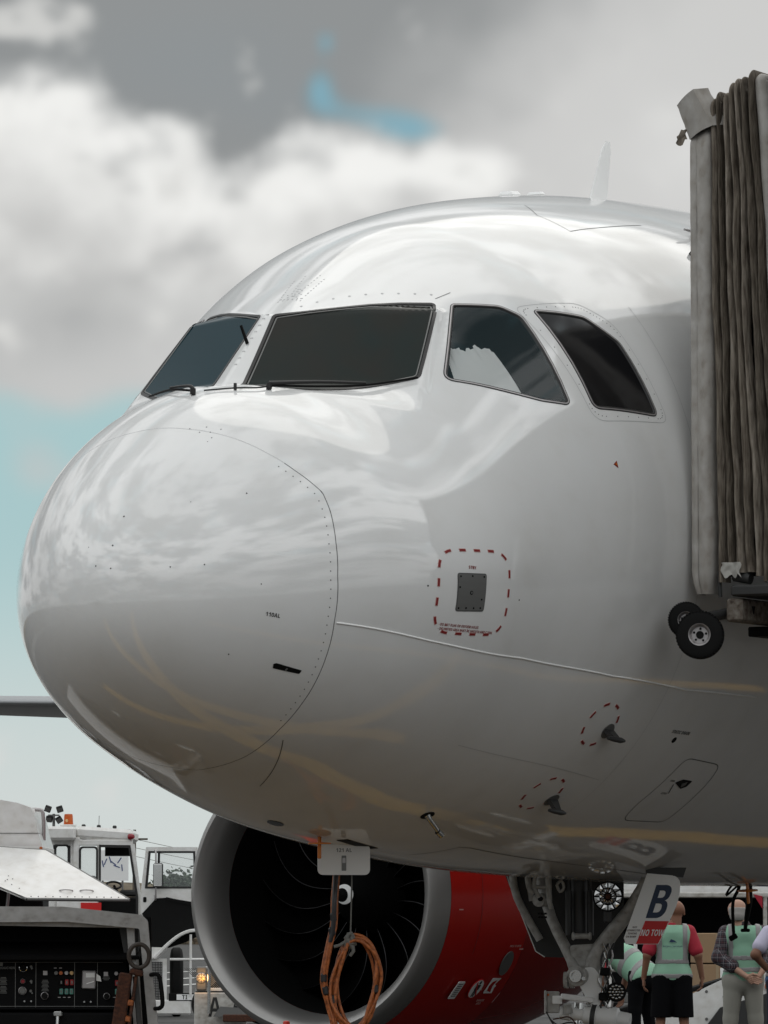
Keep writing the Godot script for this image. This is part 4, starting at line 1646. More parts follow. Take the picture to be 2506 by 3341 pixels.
func nose_gear(A: Node3D) -> void:
	var G := group("nose_gear", A, Vector3(5.47, 0, 0))
	var R := RGT
	var T := -FWD
	var U := Vector3.UP
	var st := mb()
	# forked upper leg: a slim starboard arm and a broad port arm meeting at the pivot
	tube(st, [R * -0.22 + U * 1.75 - T * 0.25, R * -0.16 + U * 1.50 - T * 0.15, R * -0.04 + U * 1.24, R * 0.005 + U * 1.09], [0.036, 0.033, 0.034, 0.042], 14, true, 3)
	obj("starboard_arm", st, M.gear_grey, G)
	st = mb()
	tube(st, [R * 0.42 + U * 1.72 + T * 0.18, R * 0.30 + U * 1.53 + T * 0.12, R * 0.17 + U * 1.36 + T * 0.05, R * 0.10 + U * 1.22, R * 0.08 + U * 1.05], [0.045, 0.042, 0.05, 0.066, 0.06], 14, true, 3)
	obj("port_arm", st, M.gear_grey, G)
	st = mb()
	prism(st, rounded(V2([-0.055, 1.33, 0.13, 1.34, 0.13, 1.15, 0.02, 1.10, -0.02, 1.16]), 0.03), Vector3.ZERO, R, U, 0.05)
	obj("web", st, M.gear_grey, G)
	st = mb()
	prism(st, rounded(V2([0.0, 1.19, 0.09, 1.20, 0.14, 1.13, 0.13, 0.96, 0.06, 0.98, 0.0, 1.10]), 0.025), T * 0.06, R, U, 0.07)
	obj("lug_plate", st, M.gear_white, G)
	# pivot with its bolt
	st = mb()
	lathe(st, V2([-0.06, 0.0, -0.06, 0.062, 0.05, 0.062, 0.055, 0.055, 0.055, 0.0]), R * 0.0 + U * 1.145 + T * 0.08, T + R * -0.35, 24)
	obj("pivot_boss", st, M.gear_grey, G)
	st = mb()
	lathe(st, V2([0.0, 0.038, 0.04, 0.038, 0.04, 0.026, 0.03, 0.026, 0.03, 0.0]), R * -0.01 + U * 1.145 + T * 0.13, T + R * -0.35, 18)
	lathe(st, V2([0.0, 0.012, 0.05, 0.012, 0.05, 0.0]), R * 0.035 + U * 1.13 + T * 0.13, T + R * -0.2, 10)
	obj("pivot_bolt", st, M.steel, G)
	for s in [-0.055, -0.018]:
		st = mb()
		lathe(st, V2([-0.012, 0.0, -0.012, 0.05, 0.012, 0.05, 0.012, 0.0]), R * (s - 0.02) + U * 1.12 + T * 0.07, R + T * 0.2, 20)
		obj("clevis_plate", st, M.gear_grey, G)
	st = mb()
	lathe(st, V2([-0.06, 0.0, -0.06, 0.02, -0.05, 0.026, -0.04, 0.017, 0.04, 0.017, 0.05, 0.026, 0.06, 0.02, 0.06, 0.0]), R * 0.02 + U * 1.385 + T * 0.05, R, 16)
	obj("cross_pin", st, M.gear_grey, G)
	for s in [-0.055, 0.075]:
		st = mb()
		tube(st, [R * s + U * 1.39, R * s + U * 1.66, R * s + U * 1.665, R * s + U * 1.85], [0.021, 0.022, 0.007, 0.007], 12)
		obj("hydraulic_jack", st, M.gear_dark, G)
	st = mb()
	tube(st, [R * 0.01 + U * 1.40 - T * 0.05, R * 0.01 + U * 1.8 - T * 0.05], 0.05, 14)
	obj("strut_cylinder", st, M.gear_dark, G)
	# joint at the top of the starboard arm
	st = mb()
	lathe(st, V2([-0.03, 0.0, -0.03, 0.042, 0.03, 0.042, 0.03, 0.0]), R * -0.225 + U * 1.605 - T * 0.1, T + R * -0.5, 18)
	obj("arm_knuckle", st, M.gear_grey, G)
	st = mb()
	lathe(st, V2([0, 0.015, 0.012, 0.015, 0.012, 0.0]), R * -0.225 + U * 1.612 - T * 0.065, T + R * -0.5, 12)
	for k in 6:
		box(st, R * (-0.235 + 0.02 * (k % 3)) + U * (1.50 + 0.022 * (k / 3)) - T * 0.07, Vector3(0.012, 0.012, 0.012))
	obj("knuckle_bolts", st, M.black, G).set_meta("kind", "stuff")
	st = mb()
	tube(st, [R * -0.31 + U * 1.75, R * -0.30 + U * 1.68, R * -0.27 + U * 1.64], 0.015, 8, true, 3)
	tube(st, [R * -0.26 + U * 1.75, R * -0.265 + U * 1.68, R * -0.235 + U * 1.62], 0.013, 8, true, 3)
	tube(st, [R * -0.27 + U * 1.685, R * -0.16 + U * 1.68], 0.012, 8)
	tube(st, [R * -0.18 + U * 1.74, R * -0.175 + U * 1.62, R * -0.165 + U * 1.55], [0.02, 0.018, 0.012], 8, true, 3)
	tube(st, [R * -0.13 + U * 1.70, R * -0.10 + U * 1.72, R * -0.085 + U * 1.68, R * -0.11 + U * 1.655, R * -0.13 + U * 1.70], 0.009, 8, false, 3)
	obj("uplock_linkage", st, M.gear_grey, G)
	# faceted taxi light at the top and round lamp cluster lower down
	var L := group("taxi_light", G)
	var lc := R * 0.175 + U * 1.625 + T * 0.18
	st = mb()
	lathe(st, V2([-0.06, 0.0, -0.06, 0.06, -0.02, 0.092, 0.006, 0.092, 0.006, 0.084, -0.002, 0.084]), lc, T, 28)
	obj("housing", st, M.black, L)
	st = mb()
	for ring in 2:
		for k in 12:
			var a := TAU * (k + 0.5 * ring) / 12
			var r0: float = [0.022, 0.054][ring]
			var r1: float = [0.052, 0.082][ring]
			var dirv := R * cos(a) + U * sin(a)
			var sd := R * -sin(a) + U * cos(a)
			var w := 0.011 + 0.006 * ring
			var mid := lc + dirv * (r0 + r1) * 0.5 + T * (0.014 - 0.012 * ring)
			tri3(st, lc + dirv * r0 - sd * w * 0.6, mid, lc + dirv * r1 - sd * w)
			tri3(st, lc + dirv * r1 + sd * w, mid, lc + dirv * r0 + sd * w * 0.6)
			tri3(st, lc + dirv * r1 - sd * w, mid, lc + dirv * r1 + sd * w)
			tri3(st, lc + dirv * r0 + sd * w * 0.6, mid, lc + dirv * r0 - sd * w * 0.6)
	obj("reflector", st, M.chrome, L)
	st = mb()
	lathe(st, V2([-0.01, 0.018, 0.02, 0.016, 0.02, 0.0]), lc, T, 12)
	obj("bulb_cap", st, M.rust, L)
	st = mb()
	box(st, lc - U * 0.12 - T * 0.03, Vector3(0.05, 0.08, 0.05), Basis(U, YAW), 0.01)
	obj("bracket", st, M.gear_dark, L)
	L = group("turn_off_light", G)
	lc = R * 0.225 + U * 1.048 + T * 0.15
	st = mb()
	lathe(st, V2([-0.05, 0.0, -0.05, 0.035, -0.01, 0.06, 0.012, 0.06, 0.012, 0.053, 0.002, 0.053, 0.002, 0.0]), lc, T, 26)
	obj("housing", st, M.black, L)
	st = mb()
	for q in [[0, 0]] + range(6).map(func(k): return [1, k]) + range(12).map(func(k): return [2, k]):
		var a: float = TAU * q[1] / (6.0 * maxi(q[0], 1))
		var c: Vector3 = lc + (R * cos(a) + U * sin(a)) * (0.0195 * q[0]) + T * 0.004
		lathe(st, V2([0.0, 0.009, 0.006, 0.008, 0.009, 0.004, 0.0095, 0.0]), c, T, 8)
	obj("lamp_lens", st, M.steel, L)
	# steering actuator, towing lever box and link
	st = mb()
	lathe(st, V2([-0.16, 0.0, -0.16, 0.043, -0.10, 0.045, -0.095, 0.036, -0.02, 0.037, -0.015, 0.05, 0.03, 0.052, 0.035, 0.076, 0.06, 0.078, 0.065, 0.066, 0.19, 0.07, 0.20, 0.05, 0.27, 0.045, 0.27, 0.0]), R * 0.05 + U * 0.905 + T * 0.05, (R + U * -0.12 + T * 0.25).normalized(), 28)
	obj("steering_actuator", st, M.gear_white, G)
	st = mb()
	lathe(st, V2([0.0, 0.0785, 0.03, 0.081, 0.03, 0.0785]), R * 0.082 + U * 0.90 + T * 0.058, (R + U * -0.12 + T * 0.25).normalized(), 28)
	obj("clamp_band", st, M.gear_dark, G)
	st = mb()
	tube(st, [R * -0.07 + U * 0.975 + T * 0.07, R * -0.065 + U * 0.92 + T * 0.06], [0.026, 0.032], 12)
	obj("actuator_port", st, M.gear_grey, G)
	st = mb()
	box(st, R * -0.20 + U * 0.985 + T * 0.02, Vector3(0.012, 0.14, 0.12), Basis(U, YAW), 0.003)
	box(st, R * -0.155 + U * 0.985 + T * 0.02, Vector3(0.08, 0.13, 0.08), Basis(U, YAW), 0.006)
	obj("tow_lever_box", st, M.gear_grey, G)
	st = mb()
	box(st, R * -0.13 + U * 1.0 + T * 0.065, Vector3(0.06, 0.05, 0.012), Basis(U, YAW), 0.003)
	obj("data_plate", st, M.sign_white, G)
	st = mb()
	lathe(st, V2([0, 0.008, 0.01, 0.006, 0.01, 0.0]), R * -0.185 + U * 1.03 + T * 0.065, T, 10)
	obj("indicator_lamp", st, M.amber_glass, G)
	st = mb()
	box(st, R * -0.01 + U * 1.01 + T * 0.09, Vector3(0.2, 0.035, 0.05), Basis(Vector3(0.872, 0, -0.49), -0.0) * Basis(U, YAW) * Basis(Vector3(0, 0, 1), -0.12), 0.006)
	obj("torque_link", st, M.gear_white, G)
	# hoses down the port side of the leg
	for k in 5:
		st = mb()
		var pts := []
		for i in 9:
			var y := 1.34 - 0.075 * i
			pts.append(R * (0.145 + 0.012 * k + 0.026 * sin(i * 1.7 + k * 2.1)) + U * y + T * (0.1 + 0.015 * cos(i * 2.0 + k)))
		tube(st, pts, 0.0065, 7, true, 3)
		obj("hose", st, [M.steel, M.gear_dark, M.steel, M.frame_metal, M.gear_dark][k], G)
	for k in 3:
		st = mb()
		var pts := []
		for i in 6:
			pts.append(R * (-0.20 + 0.05 * i + 0.02 * k) + U * (0.93 - 0.05 * sin(i * 1.2 + k) - 0.04 * i) + T * (0.17 + 0.01 * k))
		tube(st, pts, 0.005, 6, true, 3)
		obj("wire_bundle", st, M.gear_dark if k < 2 else M.rust, G)
	for q in [[0.16, 1.17], [0.15, 1.02], [0.165, 0.90]]:
		st = mb()
		box(st, R * q[0] + U * q[1] + T * 0.11, Vector3(0.06, 0.05, 0.05), Basis(U, YAW), 0.008)
		obj("hose_clamp", st, M.black, G)
	# chromed sliding tube, axle and the two wheels
	st = mb()
	tube(st, [U * 0.98 + R * 0.03, U * 0.42], 0.055, 18)
	obj("sliding_tube", st, M.chrome, G)
	st = mb()
	tube(st, [Vector3(0, 0.38, -0.36), Vector3(0, 0.38, 0.36)], 0.045, 14)
	obj("axle", st, M.gear_grey, G)
	for s in [-1, 1]:
		wheel(G, Vector3(0, 0.38, 0.25 * s), Vector3(0, 0, s), 0.38, 0.2, 0.2)
	# port door with the letter B, swung down under the belly
	var D := group("gear_door", G)
	D.set_meta("label", "white nose gear door lettered B NO TOW")
	var o := Vector3(0, 0, 0.40) + T * 0.05
	var nrm := (T + U * 0.1).normalized()
	var dx := R
	var dy := nrm.cross(dx).normalized()
	# outline in the plane facing the camera's side; the lower edge is set forward
	var bx := 0.016
	var dpoly := rounded(V2([0.045 + bx, 1.765, 0.235 + bx, 1.745, 0.243 + bx, 1.68, 0.212 + bx, 1.55, 0.112 + bx, 1.337, -0.088 + bx, 1.339, -0.096 + bx, 1.375, -0.015 + bx, 1.60]), 0.016)
	dpoly = []
	for q in V2([0.045, 1.765, 0.20, 1.752]):
		dpoly.append(q + Vector2(bx, 0))
	for i in 7:
		var a := PI / 2 * (1 - i / 6.0)
		dpoly.append(Vector2(0.20 + bx + 0.045 * cos(a), 1.70 + 0.05 * sin(a)))
	for q in V2([0.242, 1.64, 0.222, 1.57, 0.20, 1.52, 0.112, 1.337, -0.085, 1.338, -0.097, 1.375]):
		dpoly.append(q + Vector2(bx, 0))
	st = mb()
	prism(st, dpoly, o, R, U, 0.016)
	obj("door_panel", st, M.sign_white, D)
	st = mb()
	prism(st, V2([0.032 + bx, 1.478, 0.175 + bx, 1.476, 0.110 + bx, 1.34, -0.024 + bx, 1.34]), o + T * 0.0095, R, U, 0.003)
	obj("red_field", st, M.sign_red, D)
	st = mb()
	letters(st, "B", 0.20, o + T * 0.0098 + R * (0.122 + bx) + U * 1.595, R, U, true, 0.33, 0.78)
	obj("letter", st, M.navy, D)
	st = mb()
	letters(st, "NO TOW", 0.038, o + T * 0.0125 + R * (0.076 + bx) + U * 1.407, R, U, true, 0.3, 0.66)
	obj("lettering", st, M.sign_white, D)
	st = mb()
	for k in 4:
		letters(st, ["NOT", "CONNECTED", "TOWING", "ON RAMP"][k], 0.011, o + T * 0.0098 + R * (-0.03 + bx - 0.008 * k) + U * (1.44 - 0.019 * k), R, U, true, 0.2, 0.9)
	obj("small_print", st, M.rust, D)
	st = mb()
	prism(st, V2([0.05, 1.80, 0.30, 1.80, 0.28, 1.74, 0.06, 1.755]), o - T * 0.03, R, U, 0.05)
	obj("hinge_arm", st, M.gear_dark, D)
	# starboard door, dark inner face, pale forward edge
	D = group("gear_door", G)
	o = -T * 0.45
	st = mb()
	prism(st, V2([-0.47, 1.85, 0.3, 1.85, 0.3, 1.24, -0.19, 1.255, -0.245, 1.29]), o + R * -0.0, R, U, 0.02)
	obj("door_panel", st, M.gear_dark, D)
	st = mb()
	tube(st, [o + R * -0.45 + U * 1.85 + T * 0.012, o + R * -0.405 + U * 1.70 + T * 0.012, o + R * -0.245 + U * 1.29 + T * 0.012, o + R * -0.19 + U * 1.255 + T * 0.012], 0.0035, 6)
	obj("door_edge", st, M.gear_white, D)
	st = mb()
	tube(st, [o + R * -0.39 + U * 1.8 + T * 0.04, o + R * -0.36 + U * 1.62 + T * 0.04, o + R * -0.22 + U * 1.36 + T * 0.04], 0.025, 8, true, 4)
	tube(st, [o + R * -0.30 + U * 1.8 + T * 0.04, o + R * -0.27 + U * 1.6 + T * 0.04], 0.018, 8)
	obj("door_stiffener", st, M.gear_grey, D)

func wheel(parent: Node, c: Vector3, axis: Vector3, r: float, wid: float, rim: float) -> void:
	var w := group("wheel", parent)
	var st := mb()
	var h := wid * 0.5
	lathe(st, V2([-h * 0.9, rim, -h, r * 0.75, -h * 0.85, r * 0.93, -h * 0.5, r, h * 0.5, r, h * 0.85, r * 0.93, h, r * 0.75, h * 0.9, rim]), c, axis, 40)
	obj("tyre", st, M.rubber, w)
	st = mb()
	lathe(st, V2([-h * 0.9, 0.0, -h * 0.9, rim, h * 0.92, rim, h * 0.92, rim * 0.86, h * 0.5, rim * 0.75, h * 0.45, rim * 0.3, h * 0.7, rim * 0.22, h * 0.7, 0.0]), c, axis, 32)
	obj("rim", st, M.gear_white, w)

func engine(A: Node3D) -> void:
	var E := group("engine", A, Vector3(12.12, 1.675, -5.75))
	var X := Vector3.RIGHT
	var st := mb()
	lathe(st, V2([0.34, 0.93, 0.24, 0.932, 0.14, 0.948, 0.065, 0.978, 0.02, 1.012, 0.0, 1.048, 0.012, 1.076, 0.05, 1.104, 0.12, 1.127, 0.19, 1.14]), Vector3.ZERO, X, 96)
	obj("intake_lip", st, M.lip_metal, E)
	st = mb()
	lathe(st, V2([1.35, 0.93, 1.0, 0.95, 0.6, 0.94, 0.34, 0.928]), Vector3.ZERO, X, 72)
	obj("intake_duct", st, M.duct_black, E)
	st = mb()
	lathe(st, V2([0.194, 1.14, 0.5, 1.175, 0.9, 1.195, 1.395, 1.195]), Vector3.ZERO, X, 96)
	var fc := obj("intake_cowl", st, M.cowl_red, E)
	st = mb()
	lathe(st, V2([1.40, 1.194, 2.0, 1.185, 2.6, 1.15, 3.3, 1.02, 3.3, 0.9]), Vector3.ZERO, X, 96)
	obj("fan_cowl", st, M.cowl_dark_red, E)
	st = mb()
	lathe(st, V2([1.3, 0.97, 1.31, 0.0]), Vector3.ZERO, X, 48)
	obj("stator_disc", st, M.duct_black, E)
	st = mb()
	lathe(st, V2([3.0, 0.8, 3.8, 0.62, 4.4, 0.45, 5.0, 0.05]), Vector3.ZERO, X, 40)
	obj("exhaust_cone", st, M.gear_dark, E)
	# spinner with its white comma
	st = mb()
	var cone := V2([0.50, 0.0, 0.52, 0.045, 0.58, 0.10, 0.68, 0.17, 0.82, 0.245, 0.98, 0.30])
	lathe(st, cone, Vector3.ZERO, X, 40)
	var sp := obj("spinner", st, M.duct_black, E)
	st = mb()
	var rows := [PackedVector3Array(), PackedVector3Array()]
	for i in 33:
		var t := i / 32.0
		var a := 2.75 - t * 4.95
		var w := 0.030 * sin(PI * clampf(t * 0.92 + 0.06, 0, 1)) + 0.004
		for k in 2:
			var rr := 0.066 + (w if k == 0 else -w) * 0.56
			rows[k].append(Vector3(0.50 + 0.8 * rr * rr + rr * 0.42 - 0.012, 0, 0) + Vector3(0, sin(a) * rr, cos(a) * rr))
	sheet(st, rows, false, true)
	lathe(st, V2([0, 0.0, 0.004, 0.016, 0.01, 0.016]), Vector3(0.525, 0.022, -0.052), X, 14)
	obj("white_swirl", st, M.sign_white, E)
	# fan blades, each with a bright leading edge
	var blade: MeshInstance3D = null
	for k in 18:
		if blade == null:
			st = mb()
			var edge := mb()
			rows = []
			var lead := []
			for i in 13:
				var t := i / 12.0
				var r := lerpf(0.28, 0.935, t)
				var tw := lerpf(0.5, 1.12, t)
				var ch := lerpf(0.20, 0.34, sin(t * 2.2) * 0.9)
				var sweep := sin(tw) * 0.5 * ch - 0.03 * sin(t * 4.0) + 0.26 * t * t * t
				var line := PackedVector3Array()
				for j in 6:
					var u := j / 5.0 - 0.5
					var bow := 0.03 * (1 - 4 * u * u)
					var dx := cos(tw) * u * ch + bow * sin(tw)
					var dt := sin(tw) * u * ch - bow * cos(tw)
					line.append(Vector3(0.98 + dx - 0.05 * t, r * cos((dt + sweep) / r), r * sin((dt + sweep) / r)))
				rows.append(line)
				lead.append(line[0])
			sheet(st, rows)
			blade = obj("fan_blade", st, M.blade, E)
			var rr := []
			for i in 13:
				rr.append(0.0042 - 0.003 * absf(i / 12.0 - 0.5))
			tube(edge, lead, rr, 6, true, 3)
			var am: ArrayMesh = blade.mesh
			edge.index()
			edge.commit(am)
			blade.material_override = null
			am.surface_set_material(0, M.blade)
			am.surface_set_material(1, M.blade_edge)
		else:
			var b: MeshInstance3D = blade.duplicate()
			b.rotation.x = TAU * k / 18
			put(b, "fan_blade", E)
	# placards on the side of the cowl that faces the camera
	var cw := func(ang: float, x: float) -> Array:
		var r := 1.205
		var p := Vector3(x, sin(ang) * r, cos(ang) * r)
		return [p, X, Vector3(0, cos(ang), -sin(ang)), Vector3(0, sin(ang), cos(ang))]
	var rows2 := [[-0.66, 0.62, 0], [-0.65, 0.92, 1], [-0.63, 1.16, 2], [-0.46, 1.20, 3]]
	for q in rows2:
		var f: Array = cw.call(q[0], q[1])
		match q[2]:
			0:
				st = mb()
				prism(st, rrect(0.105, 0.165, 0.008), f[0], f[1], f[2], 0.006)
				obj("notice", st, M.sign_white, E)
				st = mb()
				for k in 7:
					box(st, f[0] + f[3] * 0.004 + f[2] * (0.06 - 0.019 * k), Vector3(0.07, 0.008, 0.002), Basis(f[1], f[2], f[3]))
				obj("notice_print", st, M.plate_grey, E)
			1:
				st = mb()
				prism(st, circle2(0.092, 32), f[0], f[1], f[2], 0.006)
				obj("no_standing_sign", st, M.sign_red, E)
				st = mb()
				prism(st, circle2(0.084, 32), f[0] + f[3] * 0.002, f[1], f[2], 0.006)
				obj("sign_face", st, M.sign_white, E)
				st = mb()
				prism(st, circle2(0.016, 12, Vector2(0.005, 0.062)), f[0] + f[3] * 0.006, f[1], f[2], 0.002)
				prism(st, V2([-0.03, 0.04, 0.035, 0.04, 0.035, -0.01, 0.02, -0.01, 0.02, -0.075, 0.005, -0.075, 0.003, -0.02, -0.004, -0.02, -0.006, -0.075, -0.02, -0.075, -0.02, -0.01, -0.03, -0.01]), f[0] + f[3] * 0.006, f[1], f[2], 0.002)
				obj("standing_figure", st, M.black_mark, E)
				st = mb()
				prism(st, V2([-0.055, 0.06, -0.045, 0.07, 0.055, -0.06, 0.045, -0.07]), f[0] + f[3] * 0.0085, f[1], f[2], 0.002)
				obj("slash", st, M.sign_red, E)
			2:
				st = mb()
				prism(st, V2([-0.068, -0.07, 0.064, -0.07, 0.05, -0.018, 0.064, 0.0, 0.026, 0.018, 0.072, 0.072, -0.06, 0.072]), f[0], f[1], f[2], 0.006)
				obj("hazard_notice", st, M.sign_white, E)
				st = mb()
				prism(st, V2([-0.04, -0.045, 0.025, -0.06, 0.0, 0.0, 0.02, 0.055, -0.035, 0.04, -0.055, 0.0]), f[0] + f[3] * 0.004, f[1], f[2], 0.003)
				obj("hazard_figure", st, M.cowl_red, E)
				st = mb()
				for k in 2:
					letters(st, ["DANGER", "AREA"][k], 0.022, f[0] - f[2] * (0.14 + 0.03 * k) - f[1] * 0.04, f[1], f[2], true)
				obj("hazard_lettering", st, M.pink_mark, E)
			3:
				st = mb()
				var el := []
				for p in circle2(1.0, 24):
					el.append(Vector2(p.x * 0.085, p.y * 0.105))
				prism(st, el, f[0], f[1], f[2], 0.006)
				obj("vent_cover", st, M.plate_grey, E)
				st = mb()
				letters(st, "PRESS TO OPEN", 0.018, f[0] + f[2] * 0.15 + f[1] * 0.03, f[1], f[2], true)
				obj("vent_lettering", st, M.pink_mark, E)
	for q in [[-0.10, 0.30, 0.9], [-0.66, 1.0, 0.05], [-0.36, 1.36, 0.06]]:
		var f: Array = cw.call(q[0], q[1] * 0.0 + q[1])
		st = mb()
		box(st, f[0] - f[3] * (0.03 if q[1] < 0.5 else 0.0), Vector3(0.06, 0.008, 0.004), Basis(f[1], f[2], f[3]))
		obj("dash_mark", st, M.pink_mark, E)
	st = mb()
	for q in [0.62]:
		var rw := [PackedVector3Array(), PackedVector3Array()]
		for i in 41:
			var a := -0.4 + 0.9 * i / 40.0
			for k in 2:
				rw[k].append(Vector3(q + 0.004 * k, sin(a) * 1.1845, cos(a) * 1.1845))
		sheet(st, rw, false, true)
	obj("cowl_joint", st, M.black_mark, E)
	# pylon up to the wing
	st = mb()
	prism(st, V2([1.2, 1.1, 5.2, 1.0, 5.4, 1.75, 3.2, 1.5, 1.6, 1.27]), Vector3.ZERO, X, Vector3.UP, 0.3)
	obj("pylon", st, M.white_paint, E)
	# bracket bolt at the lip's upper edge
	st = mb()
	lathe(st, V2([0, 0.03, 0.02, 0.03, 0.02, 0.0]), Vector3(0.10, 0.78, -0.62), Vector3(-1, 0.2, 0.4), 10)
	obj("lip_fitting", st, M.steel, E)

func wing(A: Node3D) -> void:
	# starboard wing: leading edge slat, body, flap fairings
	var W := group("starboard_wing", A)
	var st := mb()
	var rows := []
	var slat := []
	for i in 23:
		var z := -1.6 - 15.2 * i / 22.0
		var az := absf(z)
		var le := 15.3 + (az - 5.75) * 0.52
		var ch := lerpf(6.1, 1.5, (az - 1.6) / 15.2)
		if az < 6.4:
			ch = lerpf(7.6, ch, (az - 1.6) / 4.8)
		var y := 2.98 + 0.043 * az
		var th := ch * 0.055
		var line := PackedVector3Array()
		var sl := PackedVector3Array()
		for k in 24:
			var a := TAU * k / 24
			var u := 0.5 - 0.5 * cos(a)
			var half := th * 1.25 * sqrt(maxf(u, 0.0)) * (1 - u) + 0.01
			line.append(Vector3(le + 0.18 + u * ch, y - 0.06 * u * ch * 0.5 + (half if a < PI else -half * 0.7), z))
		rows.append(line)
		for k in 14:
			var a := TAU * k / 14
			sl.append(Vector3(le + 0.13 + cos(a) * 0.16, y + 0.03 + sin(a) * 0.042 + cos(a) * 0.02, z))
		if az > 3.0:
			slat.append(sl)
	sheet(st, rows, true, true)
	fan_cap(st, rows[-1], rows[-1][0].lerp(rows[-1][12], 0.5), true)
	obj("wing_body", st, M.wing_grey, W)
	for k in 4:
		st = mb()
		var a := int(k * 4.7)
		var b := mini(int((k + 1) * 4.7) + 1, slat.size())
		var part := slat.slice(a, b)
		sheet(st, part, true, true)
		fan_cap(st, part[0], (part[0][0] + part[0][7]) * 0.5, false)
		fan_cap(st, part[-1], (part[-1][0] + part[-1][7]) * 0.5, true)
		obj("slat", st, M.wing_grey, W)
	for z in [-8.3, -11.2]:
		st = mb()
		var le: float = 15.3 + (-z - 5.75) * 0.52
		var y: float = 2.98 - 0.043 * z
		tube(st, [Vector3(le + 0.4, y - 0.14, z), Vector3(le + 0.9, y - 0.25, z), Vector3(le + 2.4, y - 0.3, z), Vector3(le + 3.6, y - 0.16, z)], [0.03, 0.06, 0.07, 0.02], 12, true, 4)
		obj("flap_fairing", st, M.white_paint, W)
	for z in [-12.4, -12.8, -13.6]:
		st = mb()
		var le: float = 15.3 + (-z - 5.75) * 0.52
		tube(st, [Vector3(le + 2.7, 3.42, z), Vector3(le + 3.0, 3.33, z)], 0.008, 5)
		obj("static_wick", st, M.black, W)

# ---------------------------------------------------------------- boarding bridge
func arch_path(n: int, x0: float, x1: float, y0: float, y1: float, r: float) -> Array:   # points and outward directions of an upturned U
	var out := []
	for i in n:
		var t := i / (n - 1.0)
		out.append([Vector2(x0, lerpf(y0, y1 - r, t)), Vector2(-1, 0)])
	for i in range(1, 7):
		var a := PI - PI / 2 * i / 6.0
		out.append([Vector2(x0 + r + cos(a) * r, y1 - r + sin(a) * r), Vector2(cos(a), sin(a))])
	for i in range(1, 9):
		out.append([Vector2(lerpf(x0 + r, x1 - r, i / 8.0), y1), Vector2(0, 1)])
	for i in range(1, 7):
		var a := PI / 2 - PI / 2 * i / 6.0
		out.append([Vector2(x1 - r + cos(a) * r, y1 - r + sin(a) * r), Vector2(cos(a), sin(a))])
	for i in range(1, 9):
		out.append([Vector2(x1, lerpf(y1 - r, y0, i / 8.0)), Vector2(1, 0)])
	return out

